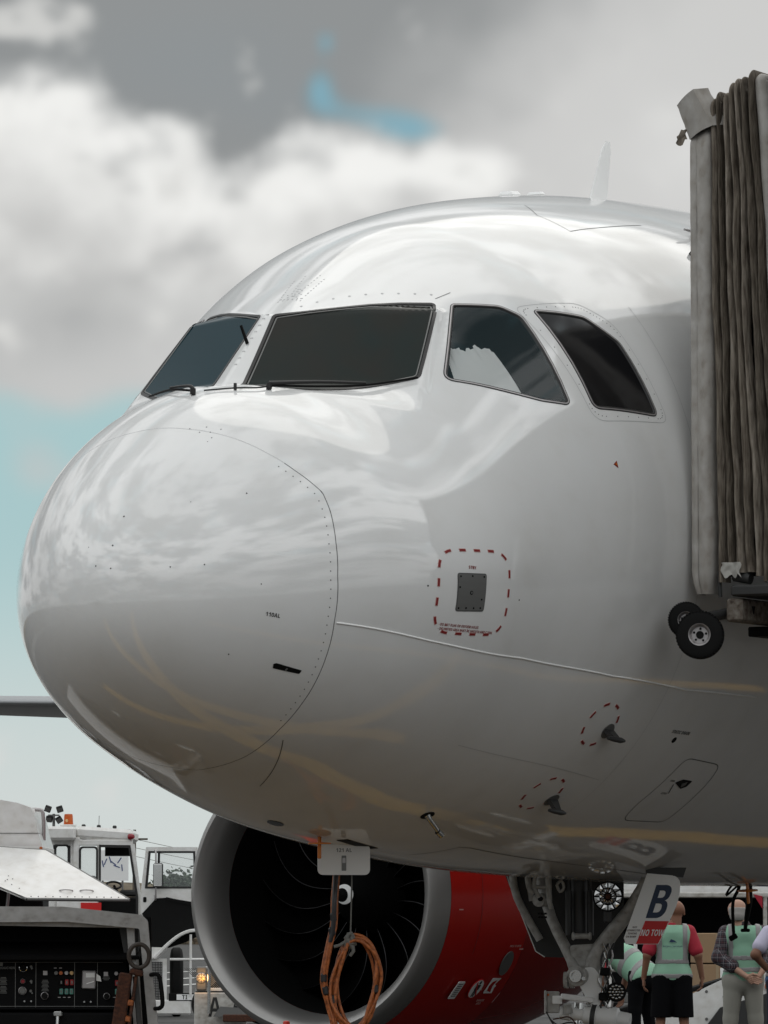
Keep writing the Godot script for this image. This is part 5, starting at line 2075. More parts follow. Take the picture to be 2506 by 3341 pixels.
func jet_bridge() -> void:
	var J := thing("boarding_bridge", "boarding bridge with dirty grey bellows pressed to the aircraft's side", "boarding bridge", Vector3(3.3, 0, 1.85))
	var z0 := 0.0
	# cushion that meets the fuselage
	var path := arch_path(40, 0.0, 3.5, 3.30, 5.93, 0.12)
	var rows := []
	var prof := V2([-0.10, 0.13, -0.02, 0.125, 0.022, 0.112, 0.03, 0.085, 0.026, 0.045, 0.016, 0.042, 0.022, 0.036, 0.026, 0.006, 0.01, -0.006, -0.03, -0.01, -0.10, -0.005])
	for q in prof:
		rows.append(PackedVector3Array())
	for i in path.size():
		var p: Vector2 = path[i][0]
		var o: Vector2 = path[i][1]
		for k in prof.size():
			var jig := 0.008 * fn.get_noise_3d(p.y * 3.0, k * 0.9, p.x * 2.0) + 0.006 * fn.get_noise_2d(p.y * 9.0, k * 2.0)
			var s := 1.0
			if i < 3:
				s = [0.72, 0.92, 1.0][i]
			var out := prof[k].x as float + jig
			if i < 3:
				out -= [0.03, 0.008, 0.0][i]
			rows[k].append(Vector3(p.x + o.x * out, p.y + o.y * out, z0 + 0.06 + (prof[k].y - 0.06) * s + jig * 0.8))
	var st := mb()
	sheet(st, rows)
	obj("cushion", st, M.canvas_light, J)
	# piece of the cushion that has come loose at the top
	st = mb()
	rows = []
	for i in 8:
		var t := i / 7.0
		var a := PackedVector3Array()
		for j in 9:
			var u := j / 8.0
			var base := Vector3(-0.025, 5.86, 0.0).lerp(Vector3(-0.03, 5.93, 0.145), u)
			var tip := Vector3(-0.055, 6.06, -0.065).lerp(Vector3(-0.07, 6.135, 0.045), u)
			a.append(base.lerp(tip, t) + Vector3(-0.018 * sin(u * PI), 0.004 * sin(t * 17.0 + u * 3.0), 0) )
		rows.append(a)
	sheet(st, rows)
	var r2 := []
	for a in rows:
		var b := PackedVector3Array()
		for p in a:
			b.append(p + Vector3(0.09, 0.015, 0.05))
		r2.append(b)
	sheet(st, r2, false, true)
	for pr in [[0, 0], [8, 8]]:
		var side := []
		for i in 8:
			side.append(PackedVector3Array([rows[i][pr[0]], r2[i][pr[0]]]))
		sheet(st, side, false, pr[0] == 0)
	sheet(st, [rows[7], r2[7]])
	obj("loose_flap", st, M.canvas_light, J)
	st = mb()
	rows = []
	for i in 5:
		var a := PackedVector3Array()
		for j in 5:
			a.append(Vector3(-0.05, 5.86, -0.01) + Vector3(-0.008 * i, 0.017 * j - 0.012 * i + 0.012 * sin(i * 2.0 + j), -0.011 * i + 0.008 * cos(j * 2.0)))
		rows.append(a)
	sheet(st, rows)
	obj("torn_cloth", st, M.canvas, J)
	# bellows: one fold after another, away from the aircraft
	var wids := [0.040, 0.036, 0.046, 0.040, 0.034, 0.044, 0.040, 0.105, 0.06, 0.044, 0.05, 0.04, 0.05, 0.046, 0.05, 0.045, 0.05, 0.05]
	var z := 0.105
	for k in wids.size():
		var w: float = wids[k]
		var top := 6.08 + 0.02 * k + 0.012 * sin(k * 2.3) + (0.05 if k >= 8 else 0.0)
		var low := 3.36 + 0.03 * sin(k * 1.9) + (0.07 if k in [1, 2, 3] else 0.0)
		path = arch_path(44, 0.015 * sin(k * 1.3), 3.5, low, top, 0.05)
		rows = []
		for j in 9:
			rows.append(PackedVector3Array())
		for i in path.size():
			var p: Vector2 = path[i][0]
			var o: Vector2 = path[i][1]
			var spread := 1.0 + 0.42 * clampf((6.1 - p.y) / 2.7, 0, 1)
			var drift := 0.020 * fn.get_noise_2d(p.y * 0.6 + 7.0, k * 3.1) + 0.005 * fn.get_noise_2d(p.y * 2.0, k * 7.7)
			var depth := 0.075 + 0.035 * fn.get_noise_2d(p.y * 1.1, k * 5.0 + 40.0)
			if w > 0.1:
				depth *= 0.6
			for j in 9:
				var u := j / 8.0
				var out := depth * pow(sin(PI * u), 0.6) - 0.05 + 0.003 * fn.get_noise_3d(p.y * 4.0, k * 2.0, j * 1.2)
				var ww := w * (1.0 + 0.5 * fn.get_noise_2d(p.y * 1.5, k * 11.0))
				rows[j].append(Vector3(p.x + o.x * out, p.y + o.y * out, z0 + z * spread + drift + ww * spread * (u - 0.0)))
		st = mb()
		sheet(st, rows)
		obj("bellows_fold", st, M.canvas_light if k == 7 else [M.canvas, M.canvas_dark, M.canvas_pale, M.canvas, M.canvas_pale, M.canvas_dark, M.canvas_dark][k % 7], J)
		z += w
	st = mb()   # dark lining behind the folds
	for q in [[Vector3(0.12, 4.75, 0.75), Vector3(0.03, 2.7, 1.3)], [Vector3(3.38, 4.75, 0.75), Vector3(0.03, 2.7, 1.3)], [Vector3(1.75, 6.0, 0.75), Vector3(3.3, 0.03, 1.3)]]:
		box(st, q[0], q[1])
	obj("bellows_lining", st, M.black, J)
	# torn hem with white cloth showing
	st = mb()
	rows = []
	for i in 7:
		var a := PackedVector3Array()
		for j in 12:
			var u := j / 11.0
			a.append(Vector3(-0.03 - 0.012 * sin(u * 9.0), 3.47 - 0.010 * i - 0.03 * absf(sin(u * 7.5)) * (i / 6.0), 0.185 + 0.12 * u + 0.008 * sin(i * 1.3)))
		rows.append(a)
	sheet(st, rows, false, true)
	obj("torn_hem", st, M.canvas_white, J)
	# cab floor edge, beam and buffer wheels
	st = mb()
	box(st, Vector3(1.8, 3.31, 1.9), Vector3(3.7, 0.06, 3.3), Basis(), 0.01)
	obj("cab_floor", st, M.gear_dark, J)
	st = mb()
	box(st, Vector3(1.75, 3.205, 0.26), Vector3(3.55, 0.13, 0.1), Basis(), 0.012)
	var bm := obj("floor_beam", st, M.rusty_beam, J)
	st = mb()
	prism(st, V2([-0.02, 0.02, 0.02, 0.02, 0.0, -0.025]), Vector3(0.12, 3.21, 0.312), Vector3.RIGHT, Vector3.UP, 0.004)
	obj("hole", st, M.black, bm)
	st = mb()
	box(st, Vector3(1.95, 3.10, 0.26), Vector3(3.3, 0.055, 0.14), Basis(), 0.006)
	obj("lower_rail", st, M.black, J)
	st = mb()
	box(st, Vector3(0.62, 3.22, 0.38), Vector3(0.55, 0.16, 0.1), Basis(), 0.01)
	obj("beam_bracket", st, M.rusty_beam, J)
	for q in [[Vector3(-0.27, 3.055, 0.17), Vector3(-0.945, 0.03, 0.36), 0.133, 0.10], [Vector3(-0.195, 3.145, 0.05), Vector3(-0.945, 0.0, 0.36), 0.10, 0.09]]:
		var w := group("buffer_wheel", J)
		var ax: Vector3 = q[1].normalized()
		var r: float = q[2]
		var h: float = q[3] * 0.5
		st = mb()
		lathe(st, V2([-h, r * 0.5, -h, r * 0.8, -h * 0.8, r * 0.95, -h * 0.4, r, h * 0.4, r, h * 0.8, r * 0.95, h, r * 0.8, h, r * 0.47, h * 0.8, r * 0.45]), q[0], ax, 40)
		obj("tyre", st, M.rubber, w)
		st = mb()
		var up := Vector3.UP
		var sd := ax.cross(up).normalized()
		for i in 44:
			var a := TAU * i / 44
			var n := sd * cos(a) + up * sin(a)
			box(st, q[0] + n * r * 0.985 + ax * h * 0.45, Vector3(0.006, 0.008, h * 0.9), Basis(n, ax.cross(n), ax))
		obj("tread", st, M.rubber, w).set_meta("kind", "stuff")
		st = mb()
		lathe(st, V2([h * 0.3, 0.0, h * 0.3, r * 0.34, h * 0.55, r * 0.40, h * 1.0, r * 0.43, h * 1.06, r * 0.465, h * 0.9, r * 0.47]), q[0], ax, 36)
		var rim := obj("rim", st, M.frame_metal, w)
		st = mb()
		lathe(st, V2([h * 0.3, 0.022, h * 0.42, 0.022, h * 0.42, 0.0]), q[0], ax, 16)
		for i in 5:
			var a := 0.4 + TAU * i / 5
			lathe(st, V2([h * 0.3, 0.007, h * 0.42, 0.006, h * 0.42, 0.0]), q[0] + (sd * cos(a) + up * sin(a)) * r * 0.26, ax, 8)
		obj("wheel_nut", st, M.black, rim)
	st = mb()
	tube(st, [Vector3(-0.25, 3.06, 0.12), Vector3(-0.1, 3.16, 0.1), Vector3(0.1, 3.2, 0.2)], 0.03, 10)
	obj("wheel_arm", st, M.gear_dark, J)
	st = mb()
	tube(st, [Vector3(-0.01, 3.42, 0.16), Vector3(0.0, 3.28, 0.165)], 0.012, 6)
	tube(st, [Vector3(0.03, 3.40, 0.24), Vector3(0.03, 3.38, 0.34)], 0.035, 10)
	obj("floor_roller", st, M.gear_dark, J)
	# cab and tunnel, beyond the right edge of the view; the unseen cab is widened to shade the fuselage
	st = mb()
	box(st, Vector3(-0.55, 4.75, 3.5), Vector3(0.1, 3.0, 3.6), Basis(), 0.01)
	box(st, Vector3(-0.25, 4.75, 1.72), Vector3(0.65, 3.0, 0.08), Basis(), 0.01)
	box(st, Vector3(3.95, 4.75, 1.72), Vector3(0.9, 3.0, 0.08), Basis(), 0.01)
	box(st, Vector3(4.4, 4.75, 3.5), Vector3(0.1, 3.0, 3.6), Basis(), 0.01)
	obj("cab_wall", st, M.bridge_grey, J)
	st = mb()
	box(st, Vector3(1.9, 6.32, 3.5), Vector3(5.1, 0.14, 3.8), Basis(), 0.02)
	box(st, Vector3(1.9, 3.2, 3.6), Vector3(5.1, 0.14, 3.6), Basis(), 0.02)
	obj("cab_roof", st, M.bridge_grey, J)
	st = mb()
	box(st, Vector3(1.9, 4.85, 13.0), Vector3(2.6, 2.75, 15.4), Basis(), 0.04)
	obj("tunnel", st, M.bridge_grey, J)
	for k in 9:
		st = mb()
		box(st, Vector3(0.57, 4.85, 5.7 + 1.75 * k), Vector3(0.08, 2.8, 0.12), Basis(), 0.01)
		obj("tunnel_rib", st, M.plate_grey, J)
	for s in [-0.9, 0.9]:
		st = mb()
		box(st, Vector3(1.9 + s, 1.95, 10.5), Vector3(0.35, 3.1, 0.35), Basis(), 0.02)
		obj("support_leg", st, M.bridge_grey, J)
		wheel(J, Vector3(1.9 + s * 1.15, 0.5, 10.5), Vector3(signf(s), 0, 0), 0.5, 0.3, 0.27)
	st = mb()
	box(st, Vector3(1.9, 0.75, 10.5), Vector3(2.2, 0.25, 0.4), Basis(), 0.02)
	obj("bogie", st, M.plate_grey, J)
	ground_cable()

func ground_cable() -> void:
	# orange ground power cable: runs down from the belly hatch and is coiled and tied up
	var C := thing("power_cable", "coiled orange ground power cable hanging from the belly hatch", "cable", Vector3(2.56, 0, 0.02), YAW)
	var st: SurfaceTool
	for k in 3:
		st = mb()
		var o := Vector3(-0.006 + 0.012 * k, 0, 0.01 * (k % 2))
		tube(st, [o + Vector3(-0.045, 1.80, -0.05), o + Vector3(-0.05, 1.70, -0.04), o + Vector3(-0.058, 1.60, 0), o + Vector3(-0.062, 1.46, 0.0), o + Vector3(-0.09, 1.33, 0.01 * k), o + Vector3(-0.118, 1.15, 0.01), o + Vector3(-0.085, 1.00, 0.0), o + Vector3(-0.055, 0.86, 0.012), o + Vector3(-0.05, 0.5, 0), o + Vector3(-0.1, 0.05, 0.02)], 0.0095, 8, true, 5)
		obj("hanging_strand", st, M.cable_orange, C)
	st = mb()
	tube(st, [Vector3(-0.04, 1.80, -0.05), Vector3(-0.045, 1.72, -0.03), Vector3(-0.052, 1.60, 0.016), Vector3(-0.058, 1.46, 0.02), Vector3(-0.075, 1.36, 0.02)], [0.015, 0.015, 0.014, 0.014, 0.012], 10, true, 4)
	obj("black_hose", st, M.tape_black, C)
	for k in 7:
		st = mb()
		var pts := []
		for i in 25:
			var a := PI / 2 + TAU * i / 24.0
			var w := 0.116 + 0.016 * sin(k * 2.4)
			var h := 0.258 + 0.016 * sin(k * 1.7 + 1.0)
			var x := 0.068 + cos(a) * w * (1.0 + 0.15 * sin(a * 2.0)) + 0.009 * sin(a * 3.0 + k * 1.3)
			var y := 1.13 + sin(a) * h
			pts.append(Vector3(x, y, 0.014 * sin(a * 2.0 + k * 1.9) + 0.010 * (k - 3)))
		tube(st, pts, 0.0095, 8, true, 3)
		obj("coil", st, M.cable_orange, C)
	for q in [[-0.112, 1.16, 0.0], [-0.10, 1.09, 0.2], [-0.057, 1.04, 0.0], [0.178, 1.10, 0.1], [-0.058, 1.50, 0.1], [-0.066, 1.42, 0.2]]:
		st = mb()
		box(st, Vector3(q[0], q[1], 0.006), Vector3(0.036, 0.055, 0.05), Basis(Vector3(0, 0, 1), q[2]), 0.01)
		obj("tape_band", st, M.tape_black, C)
	st = mb()
	tube(st, [Vector3(0.045, 1.80, -0.05), Vector3(0.045, 1.70, -0.04), Vector3(0.043, 1.60, 0.004), Vector3(0.038, 1.40, 0.0)], 0.005, 6)
	obj("cord", st, M.rope_grey, C)
	st = mb()
	for i in 5:
		var a := i * 1.3
		tube(st, [Vector3(0.035 + 0.03 * cos(a), 1.36 + 0.035 * sin(a), 0.02), Vector3(0.035 + 0.012 * sin(a), 1.385 - 0.03 * cos(a), 0.035), Vector3(0.04 - 0.028 * cos(a), 1.36 - 0.03 * sin(a), 0.01)], 0.012, 7, true, 3)
	tube(st, [Vector3(0.02, 1.37, 0.02), Vector3(-0.02, 1.345, 0.02), Vector3(-0.055, 1.335, 0.02)], 0.010, 7)
	tube(st, [Vector3(0.05, 1.35, 0.02), Vector3(0.055, 1.31, 0.025), Vector3(0.035, 1.285, 0.02)], 0.011, 7)
	obj("knot", st, M.rope_grey, C)

# ---------------------------------------------------------------- ground equipment on the left
func ground_power_unit() -> void:
	var G := thing("ground_power_unit", "grey ground power cart with black control panel at the lower left", "ground power unit", ground(30.0, -1.834), YAW)
	var st := mb()
	# pressed sheet frame round the recess, leaning a little
	prism(st, rounded(V2([-1.3, 1.565, 0.02, 1.560, 0.46, 1.514, 0.497, 1.48, 0.522, 1.20, 0.585, 0.65, 0.60, 0.45, 0.54, 0.45, 0.50, 0.9, 0.450, 1.436, 0.04, 1.475, -1.3, 1.465]), 0.012), Vector3(0, 0, 0), Vector3.RIGHT, Vector3.UP, 0.05)
	obj("front_frame", st, M.gpu_grey, G)
	st = mb()
	prism(st, V2([-1.3, 1.555, 0.0, 1.55, 0.40, 1.505, 0.415, 1.47, 0.48, 0.45, 0.45, 0.45, 0.375, 1.44, -1.3, 1.47]), Vector3(0, 0, -0.72), Vector3.RIGHT, Vector3.UP, 1.38)
	obj("body_shell", st, M.gpu_grey, G)
	st = mb()
	box(st, Vector3(-0.45, 1.0, -0.42), Vector3(1.9, 1.0, 0.06))
	obj("recess_back", st, M.panel_black, G)
	st = mb()
	box(st, Vector3(-0.4, 1.31, -0.2), Vector3(1.7, 0.02, 0.4), Basis(Vector3.RIGHT, 0.2))
	obj("panel_hood", st, M.panel_black, G)
	st = mb()
	prism(st, V2([0.33, 1.44, 0.44, 1.44, 0.44, 1.3, 0.36, 1.28]), Vector3(0, 0, -0.25), Vector3.RIGHT, Vector3.UP, 0.3)
	obj("corner_gusset", st, M.gear_dark, G)
	# control panel with its sections
	var P := group("control_panel", G, Vector3(0, 0, -0.16))
	st = mb()
	box(st, Vector3(-0.45, 1.13, 0), Vector3(1.65, 0.31, 0.03), Basis(), 0.004)
	obj("face", st, M.panel_black, P)
	st = mb()
	box(st, Vector3(-0.45, 1.268, 0.02), Vector3(1.64, 0.045, 0.02), Basis(), 0.003)
	obj("top_rail", st, M.panel_black, P)
	st = mb()
	for x in [-0.262, -0.145, 0.075, 0.205]:
		box(st, Vector3(x, 1.12, 0.016), Vector3(0.003, 0.26, 0.003))
	box(st, Vector3(-0.4, 1.245, 0.017), Vector3(1.5, 0.003, 0.003))
	box(st, Vector3(-0.4, 0.995, 0.017), Vector3(1.5, 0.003, 0.003))
	obj("section_groove", st, M.plate_grey, P)
	var rd := func(x: float, y: float, r: float, m: Material, called: String, ring: Material = null, h := 0.012):
		var s := mb()
		lathe(s, V2([0, r, h, r * 0.9, h, 0.0]), Vector3(x, y, 0.015), Vector3(0, 0, 1), 18)
		obj(called, s, m, P)
		if ring:
			s = mb()
			lathe(s, V2([0, r * 1.22, 0.012, r * 1.2, 0.014, r * 1.02, 0.012, r]), Vector3(x, y, 0.015), Vector3(0, 0, 1), 22)
			obj(called + "_rim", s, ring, P)
	var bt := func(x: float, y: float, m: Material):
		var s := mb()
		box(s, Vector3(x, y, 0.02), Vector3(0.021, 0.033, 0.014), Basis(), 0.003)
		obj("push_button", s, m, P)
		s = mb()
		box(s, Vector3(x, y, 0.0275), Vector3(0.008, 0.016, 0.002))
		obj("button_symbol", s, M.plate_grey, P)
	rd.call(-0.217, 1.214, 0.020, M.panel_black, "gauge", M.chrome)
	rd.call(-0.221, 1.083, 0.019, M.plate_grey, "selector", M.frame_metal)
	rd.call(-0.219, 1.137, 0.012, M.lamp_red, "stop_button", M.frame_metal)
	for q in [[-0.172, 1.22, 0.008], [-0.168, 1.21, 0.006], [-0.172, 1.137, 0.008], [-0.170, 1.128, 0.005], [-0.174, 1.082, 0.008], [-0.166, 1.07, 0.005]]:
		rd.call(q[0], q[1], q[2], M.plate_grey, "indicator")
	rd.call(-0.095, 1.055, 0.018, M.black, "knob", M.frame_metal, 0.03)
	rd.call(0.258, 1.052, 0.016, M.black, "knob", M.frame_metal, 0.03)
	for q in [[-0.003, 1.184, "button_orange"], [0.029, 1.184, "frame_metal"], [0.058, 1.184, "button_cream"], [0.312, 1.181, "frame_metal"], [-0.03, 1.184, "plate_grey"]]:
		rd.call(q[0], q[1], 0.0115, M[q[2]], "pilot_lamp", null, 0.016)
	for q in [[0.031, 1.131, "button_red"], [0.060, 1.131, "button_red"], [0.0, 1.079, "button_green"], [0.030, 1.079, "button_green"], [0.058, 1.079, "button_green"], [0.316, 1.127, "button_red"], [0.316, 1.078, "button_green"], [0.0, 1.131, "black"]]:
		bt.call(q[0], q[1], M[q[2]])
	for q in [[-0.209, 1.024], [-0.171, 1.024], [0.131, 1.021], [0.168, 1.021]]:
		rd.call(q[0], q[1], 0.006, M.chrome, "screw_head")
	for q in [[-0.092, 1.184], [0.253, 1.178]]:
		st = mb()
		box(st, Vector3(q[0], q[1], 0.017), Vector3(0.024, 0.024, 0.006))
		obj("meter_window", st, M.frame_metal, P)
	for q in [[-0.092, 1.115, 9], [0.255, 1.14, 4], [-0.33, 1.13, 6], [-0.33, 1.08, 6]]:
		st = mb()
		for i in q[2]:
			box(st, Vector3(q[0], q[1] + 0.028 - 0.0075 * i, 0.0165), Vector3(0.03 + 0.006 * (i % 3), 0.003, 0.001))
		obj("panel_print", st, M.plate_grey, P)
	st = mb()
	for q in [[-0.012, 1.046], [0.017, 1.046], [0.045, 1.046], [-0.035, 1.212], [-0.005, 1.212], [0.302, 1.046]]:
		box(st, Vector3(q[0], q[1], 0.0165), Vector3(0.016, 0.004, 0.001))
	obj("panel_print", st, M.frame_metal, P)
	st = mb()
	letters(st, "HOUCHIN", 0.014, Vector3(-0.31, 1.213, 0.0165), Vector3.RIGHT, Vector3.UP, true)
	box(st, Vector3(-0.342, 1.235, 0.0165), Vector3(0.016, 0.022, 0.001))
	obj("maker_lettering", st, M.plate_grey, P)
	# display under a crumpled plastic cover
	st = mb()
	box(st, Vector3(0.157, 1.146, 0.022), Vector3(0.078, 0.105, 0.02), Basis(Vector3(0, 0, 1), -0.03), 0.006)
	obj("plastic_cover", st, M.frame_metal, P)
	st = mb()
	box(st, Vector3(0.165, 1.171, 0.034), Vector3(0.05, 0.025, 0.004))
	box(st, Vector3(0.165, 1.13, 0.034), Vector3(0.045, 0.006, 0.004), Basis(Vector3(0, 0, 1), 0.3))
	prism(st, V2([0.20, 1.18, 0.222, 1.165, 0.228, 1.135, 0.20, 1.14]), Vector3(0, 0, 0.03), Vector3.RIGHT, Vector3.UP, 0.004)
	obj("display", st, M.sign_white, P)
	st = mb()
	box(st, Vector3(-0.4, 0.88, -0.1), Vector3(1.6, 0.16, 0.2), Basis(), 0.01)
	obj("lower_tray", st, M.panel_black, G)
	st = mb()
	box(st, Vector3(-0.01, 0.955, 0.01), Vector3(0.05, 0.03, 0.03), Basis(), 0.006)
	tube(st, [Vector3(-0.01, 0.94, 0.02), Vector3(-0.012, 0.88, 0.03)], 0.011, 8)
	obj("tray_latch", st, M.steel, G)
	# carrying handle on the right
	st = mb()
	tube(st, [Vector3(0.515, 1.175, 0.02), Vector3(0.555, 1.178, 0.07), Vector3(0.572, 1.14, 0.08), Vector3(0.585, 1.02, 0.08), Vector3(0.57, 0.99, 0.07), Vector3(0.54, 0.985, 0.02)], 0.0125, 10, true, 4)
	obj("side_handle", st, M.black, G)
	# towing bar folded up with its ring
	var B := group("tow_bar", G)
	st = mb()
	var ring := []
	for i in 37:
		var a := TAU * i / 36.0
		ring.append(Vector3(0.455 + cos(a) * 0.057, 1.283 + sin(a) * 0.066, 0.16 + sin(a) * 0.01))
	tube(st, ring, 0.0125, 12, false)
	obj("tow_ring", st, M.dark_iron, B)
	var lean := Basis(Vector3(0, 0, 1), -0.14)
	st = mb()
	box(st, Vector3(0.335, 0.86, 0.13), Vector3(0.075, 0.66, 0.08), lean, 0.008)
	obj("bar", st, M.rust, B)
	st = mb()
	box(st, Vector3(0.395, 0.86, 0.13), Vector3(0.018, 0.66, 0.06), lean, 0.004)
	obj("bar_side", st, M.rust, B)
	st = mb()
	box(st, Vector3(0.44, 1.19, 0.14), Vector3(0.075, 0.035, 0.08), Basis(Vector3(0, 0, 1), -0.25), 0.008)
	obj("bar_head", st, M.rust, B)
	for y in [1.02, 0.93]:
		st = mb()
		box(st, Vector3(0.43 - (1.2 - y) * 0.16, y, 0.13), Vector3(0.045, 0.035, 0.07), lean, 0.006)
		obj("bar_clip", st, M.cable_orange, B)
	st = mb()
	box(st, Vector3(0.46, 0.86, 0.11), Vector3(0.03, 0.62, 0.04), Basis(Vector3(0, 0, 1), 0.09), 0.004)
	obj("frame_post", st, M.gear_dark, G)
	for q in [[-0.95, -0.2], [0.35, -0.2], [-0.95, -1.2], [0.35, -1.2]]:
		wheel(G, Vector3(q[0], 0.28, q[1]), Vector3(0, 0, 1), 0.28, 0.15, 0.15)
	st = mb()
	box(st, Vector3(-0.35, 0.42, -0.7), Vector3(1.8, 0.12, 1.3), Basis(), 0.01)
	obj("chassis", st, M.gear_dark, G)

func hatch_vehicle() -> void:
	var H := thing("utility_vehicle", "white vehicle with a rounded roof and a raised side flap, left edge", "utility vehicle", ground(44, -3.10) + Vector3(0, 0.30, 0), YAW)
	H.scale = Vector3.ONE * 0.8
	var st := mb()
	var sec := V2([-2.2, 2.78, -0.9, 2.77, -0.15, 2.72, 0.08, 2.68, 0.22, 2.63, 0.27, 2.51, 0.30, 2.36, 0.335, 2.26, 0.34, 2.22])
	var rows := []
	for k in 2:
		rows.append(PackedVector3Array())
		for q in sec:
			rows[k].append(Vector3(q.x, q.y, 0.3 - 1.9 * k))
	sheet(st, rows, false, true)
	prism(st, sec + V2([-2.2, 2.22]), Vector3(0, 0, 0.29), Vector3.RIGHT, Vector3.UP, 0.02)
	obj("roof", st, M.vehicle_white, H)
	st = mb()
	box(st, Vector3(-0.9, 2.2, -0.62), Vector3(2.5, 0.06, 1.85), Basis(), 0.01)
	obj("gutter", st, M.vehicle_white, H)
	st = mb()
	box(st, Vector3(-0.8, 2.365, 0.306), Vector3(2.25, 0.006, 0.004))
	obj("roof_joint", st, M.plate_grey, H)
	st = mb()
	box(st, Vector3(0.33, 2.2, 0.32), Vector3(0.03, 0.05, 0.02), Basis(), 0.005)
	obj("marker_lamp", st, M.button_orange, H)
	st = mb()
	box(st, Vector3(-1.5, 1.5, -0.62), Vector3(1.0, 1.4, 1.8), Basis(), 0.02)
	obj("body", st, M.vehicle_white, H)
	st = mb()
	box(st, Vector3(-0.4, 1.4, -1.0), Vector3(1.4, 1.3, 1.0), Basis(), 0.02)
	obj("engine_bay", st, M.black, H)
	for k in 4:
		st = mb()
		tube(st, [Vector3(-0.42 + 0.12 * k, 1.35, 0.1), Vector3(-0.36 + 0.12 * k, 1.95, 0.05)], 0.018, 8)
		obj("stay", st, M.frame_metal, H)
	st = mb()
	tube(st, [Vector3(0.17, 2.62, -0.3), Vector3(0.26, 2.62, -0.3), Vector3(0.31, 2.58, -0.3), Vector3(0.32, 2.3, -0.3)], 0.02, 8, true, 3)
	obj("grab_rail", st, M.frame_metal, H)
	# flap swung up on its hinge
	var F := group("side_flap", H)
	st = mb()
	var q := [Vector3(-1.3, 2.30, 0.32), Vector3(0.385, 2.18, 0.34), Vector3(1.29, 1.67, 1.25), Vector3(0.26, 1.68, 1.35), Vector3(-0.03, 1.81, 1.0), Vector3(-1.3, 2.05, 0.62)]
	var n: Vector3 = ((q[2] - q[0]) as Vector3).cross(q[1] - q[0]).normalized()
	if n.y < 0:
		n = -n
	for i in range(1, 5):
		tri3(st, q[0] + n * 0.015, q[i] + n * 0.015, q[i + 1] + n * 0.015)
		tri3(st, q[0] - n * 0.015, q[i + 1] - n * 0.015, q[i] - n * 0.015)
	obj("flap_panel", st, M.vehicle_white, F)
	st = mb()
	for i in 6:
		var a: Vector3 = q[i]
		var b: Vector3 = q[(i + 1) % 6]
		tube(st, [a, b], 0.019, 6)
	obj("flap_edge", st, M.plate_grey, F)
	st = mb()
	for i in 14:
		var p: Vector3 = (q[3] as Vector3).lerp(q[2], (i + 0.5) / 14.0) + n * 0.017 + Vector3(0, 0.012, -0.03)
		lathe(st, V2([0, 0.008, 0.006, 0.006, 0.006, 0.0]), p, n, 6)
	for i in 9:
		var p: Vector3 = (q[0] as Vector3).lerp(q[2], 0.45 + 0.05 * sin(i * 5.0)).lerp(q[3], 0.05 + 0.08 * i) + n * 0.016
		lathe(st, V2([0, 0.007, 0.005, 0.005, 0.005, 0.0]), p, n, 6)
	obj("flap_rivets", st, M.plate_grey, F).set_meta("kind", "stuff")
	for s in [0.42, 0.62]:
		st = mb()
		var c: Vector3 = (q[3] as Vector3).lerp(q[2], s) + Vector3(-0.05, 0.07, -0.14)
		var lp := []
		for i in 13:
			lp.append(c + Vector3(cos(TAU * i / 12.0) * 0.07, sin(TAU * i / 12.0) * 0.012 + 0.02, sin(TAU * i / 12.0) * 0.03))
		tube(st, lp, 0.007, 6, false)
		obj("flap_pull", st, M.frame_metal, F)
	for x in [-1.7, -0.2]:
		wheel(H, Vector3(x, 0.03, 0.2), Vector3(0, 0, 1), 0.4, 0.22, 0.24)
	st = mb()
	box(st, Vector3(-0.9, 0.35, -0.6), Vector3(2.4, 0.45, 1.6), Basis(), 0.02)
	obj("chassis", st, M.gear_dark, H)

func frame_poly(st: SurfaceTool, outer: Array, inner: Array, o: Vector3, t: float) -> void:   # band between two outlines of the same length
	var n := outer.size()
	for i in n:
		var j := (i + 1) % n
		prism(st, [outer[i], outer[j], inner[j], inner[i]], o, Vector3.RIGHT, Vector3.UP, t)

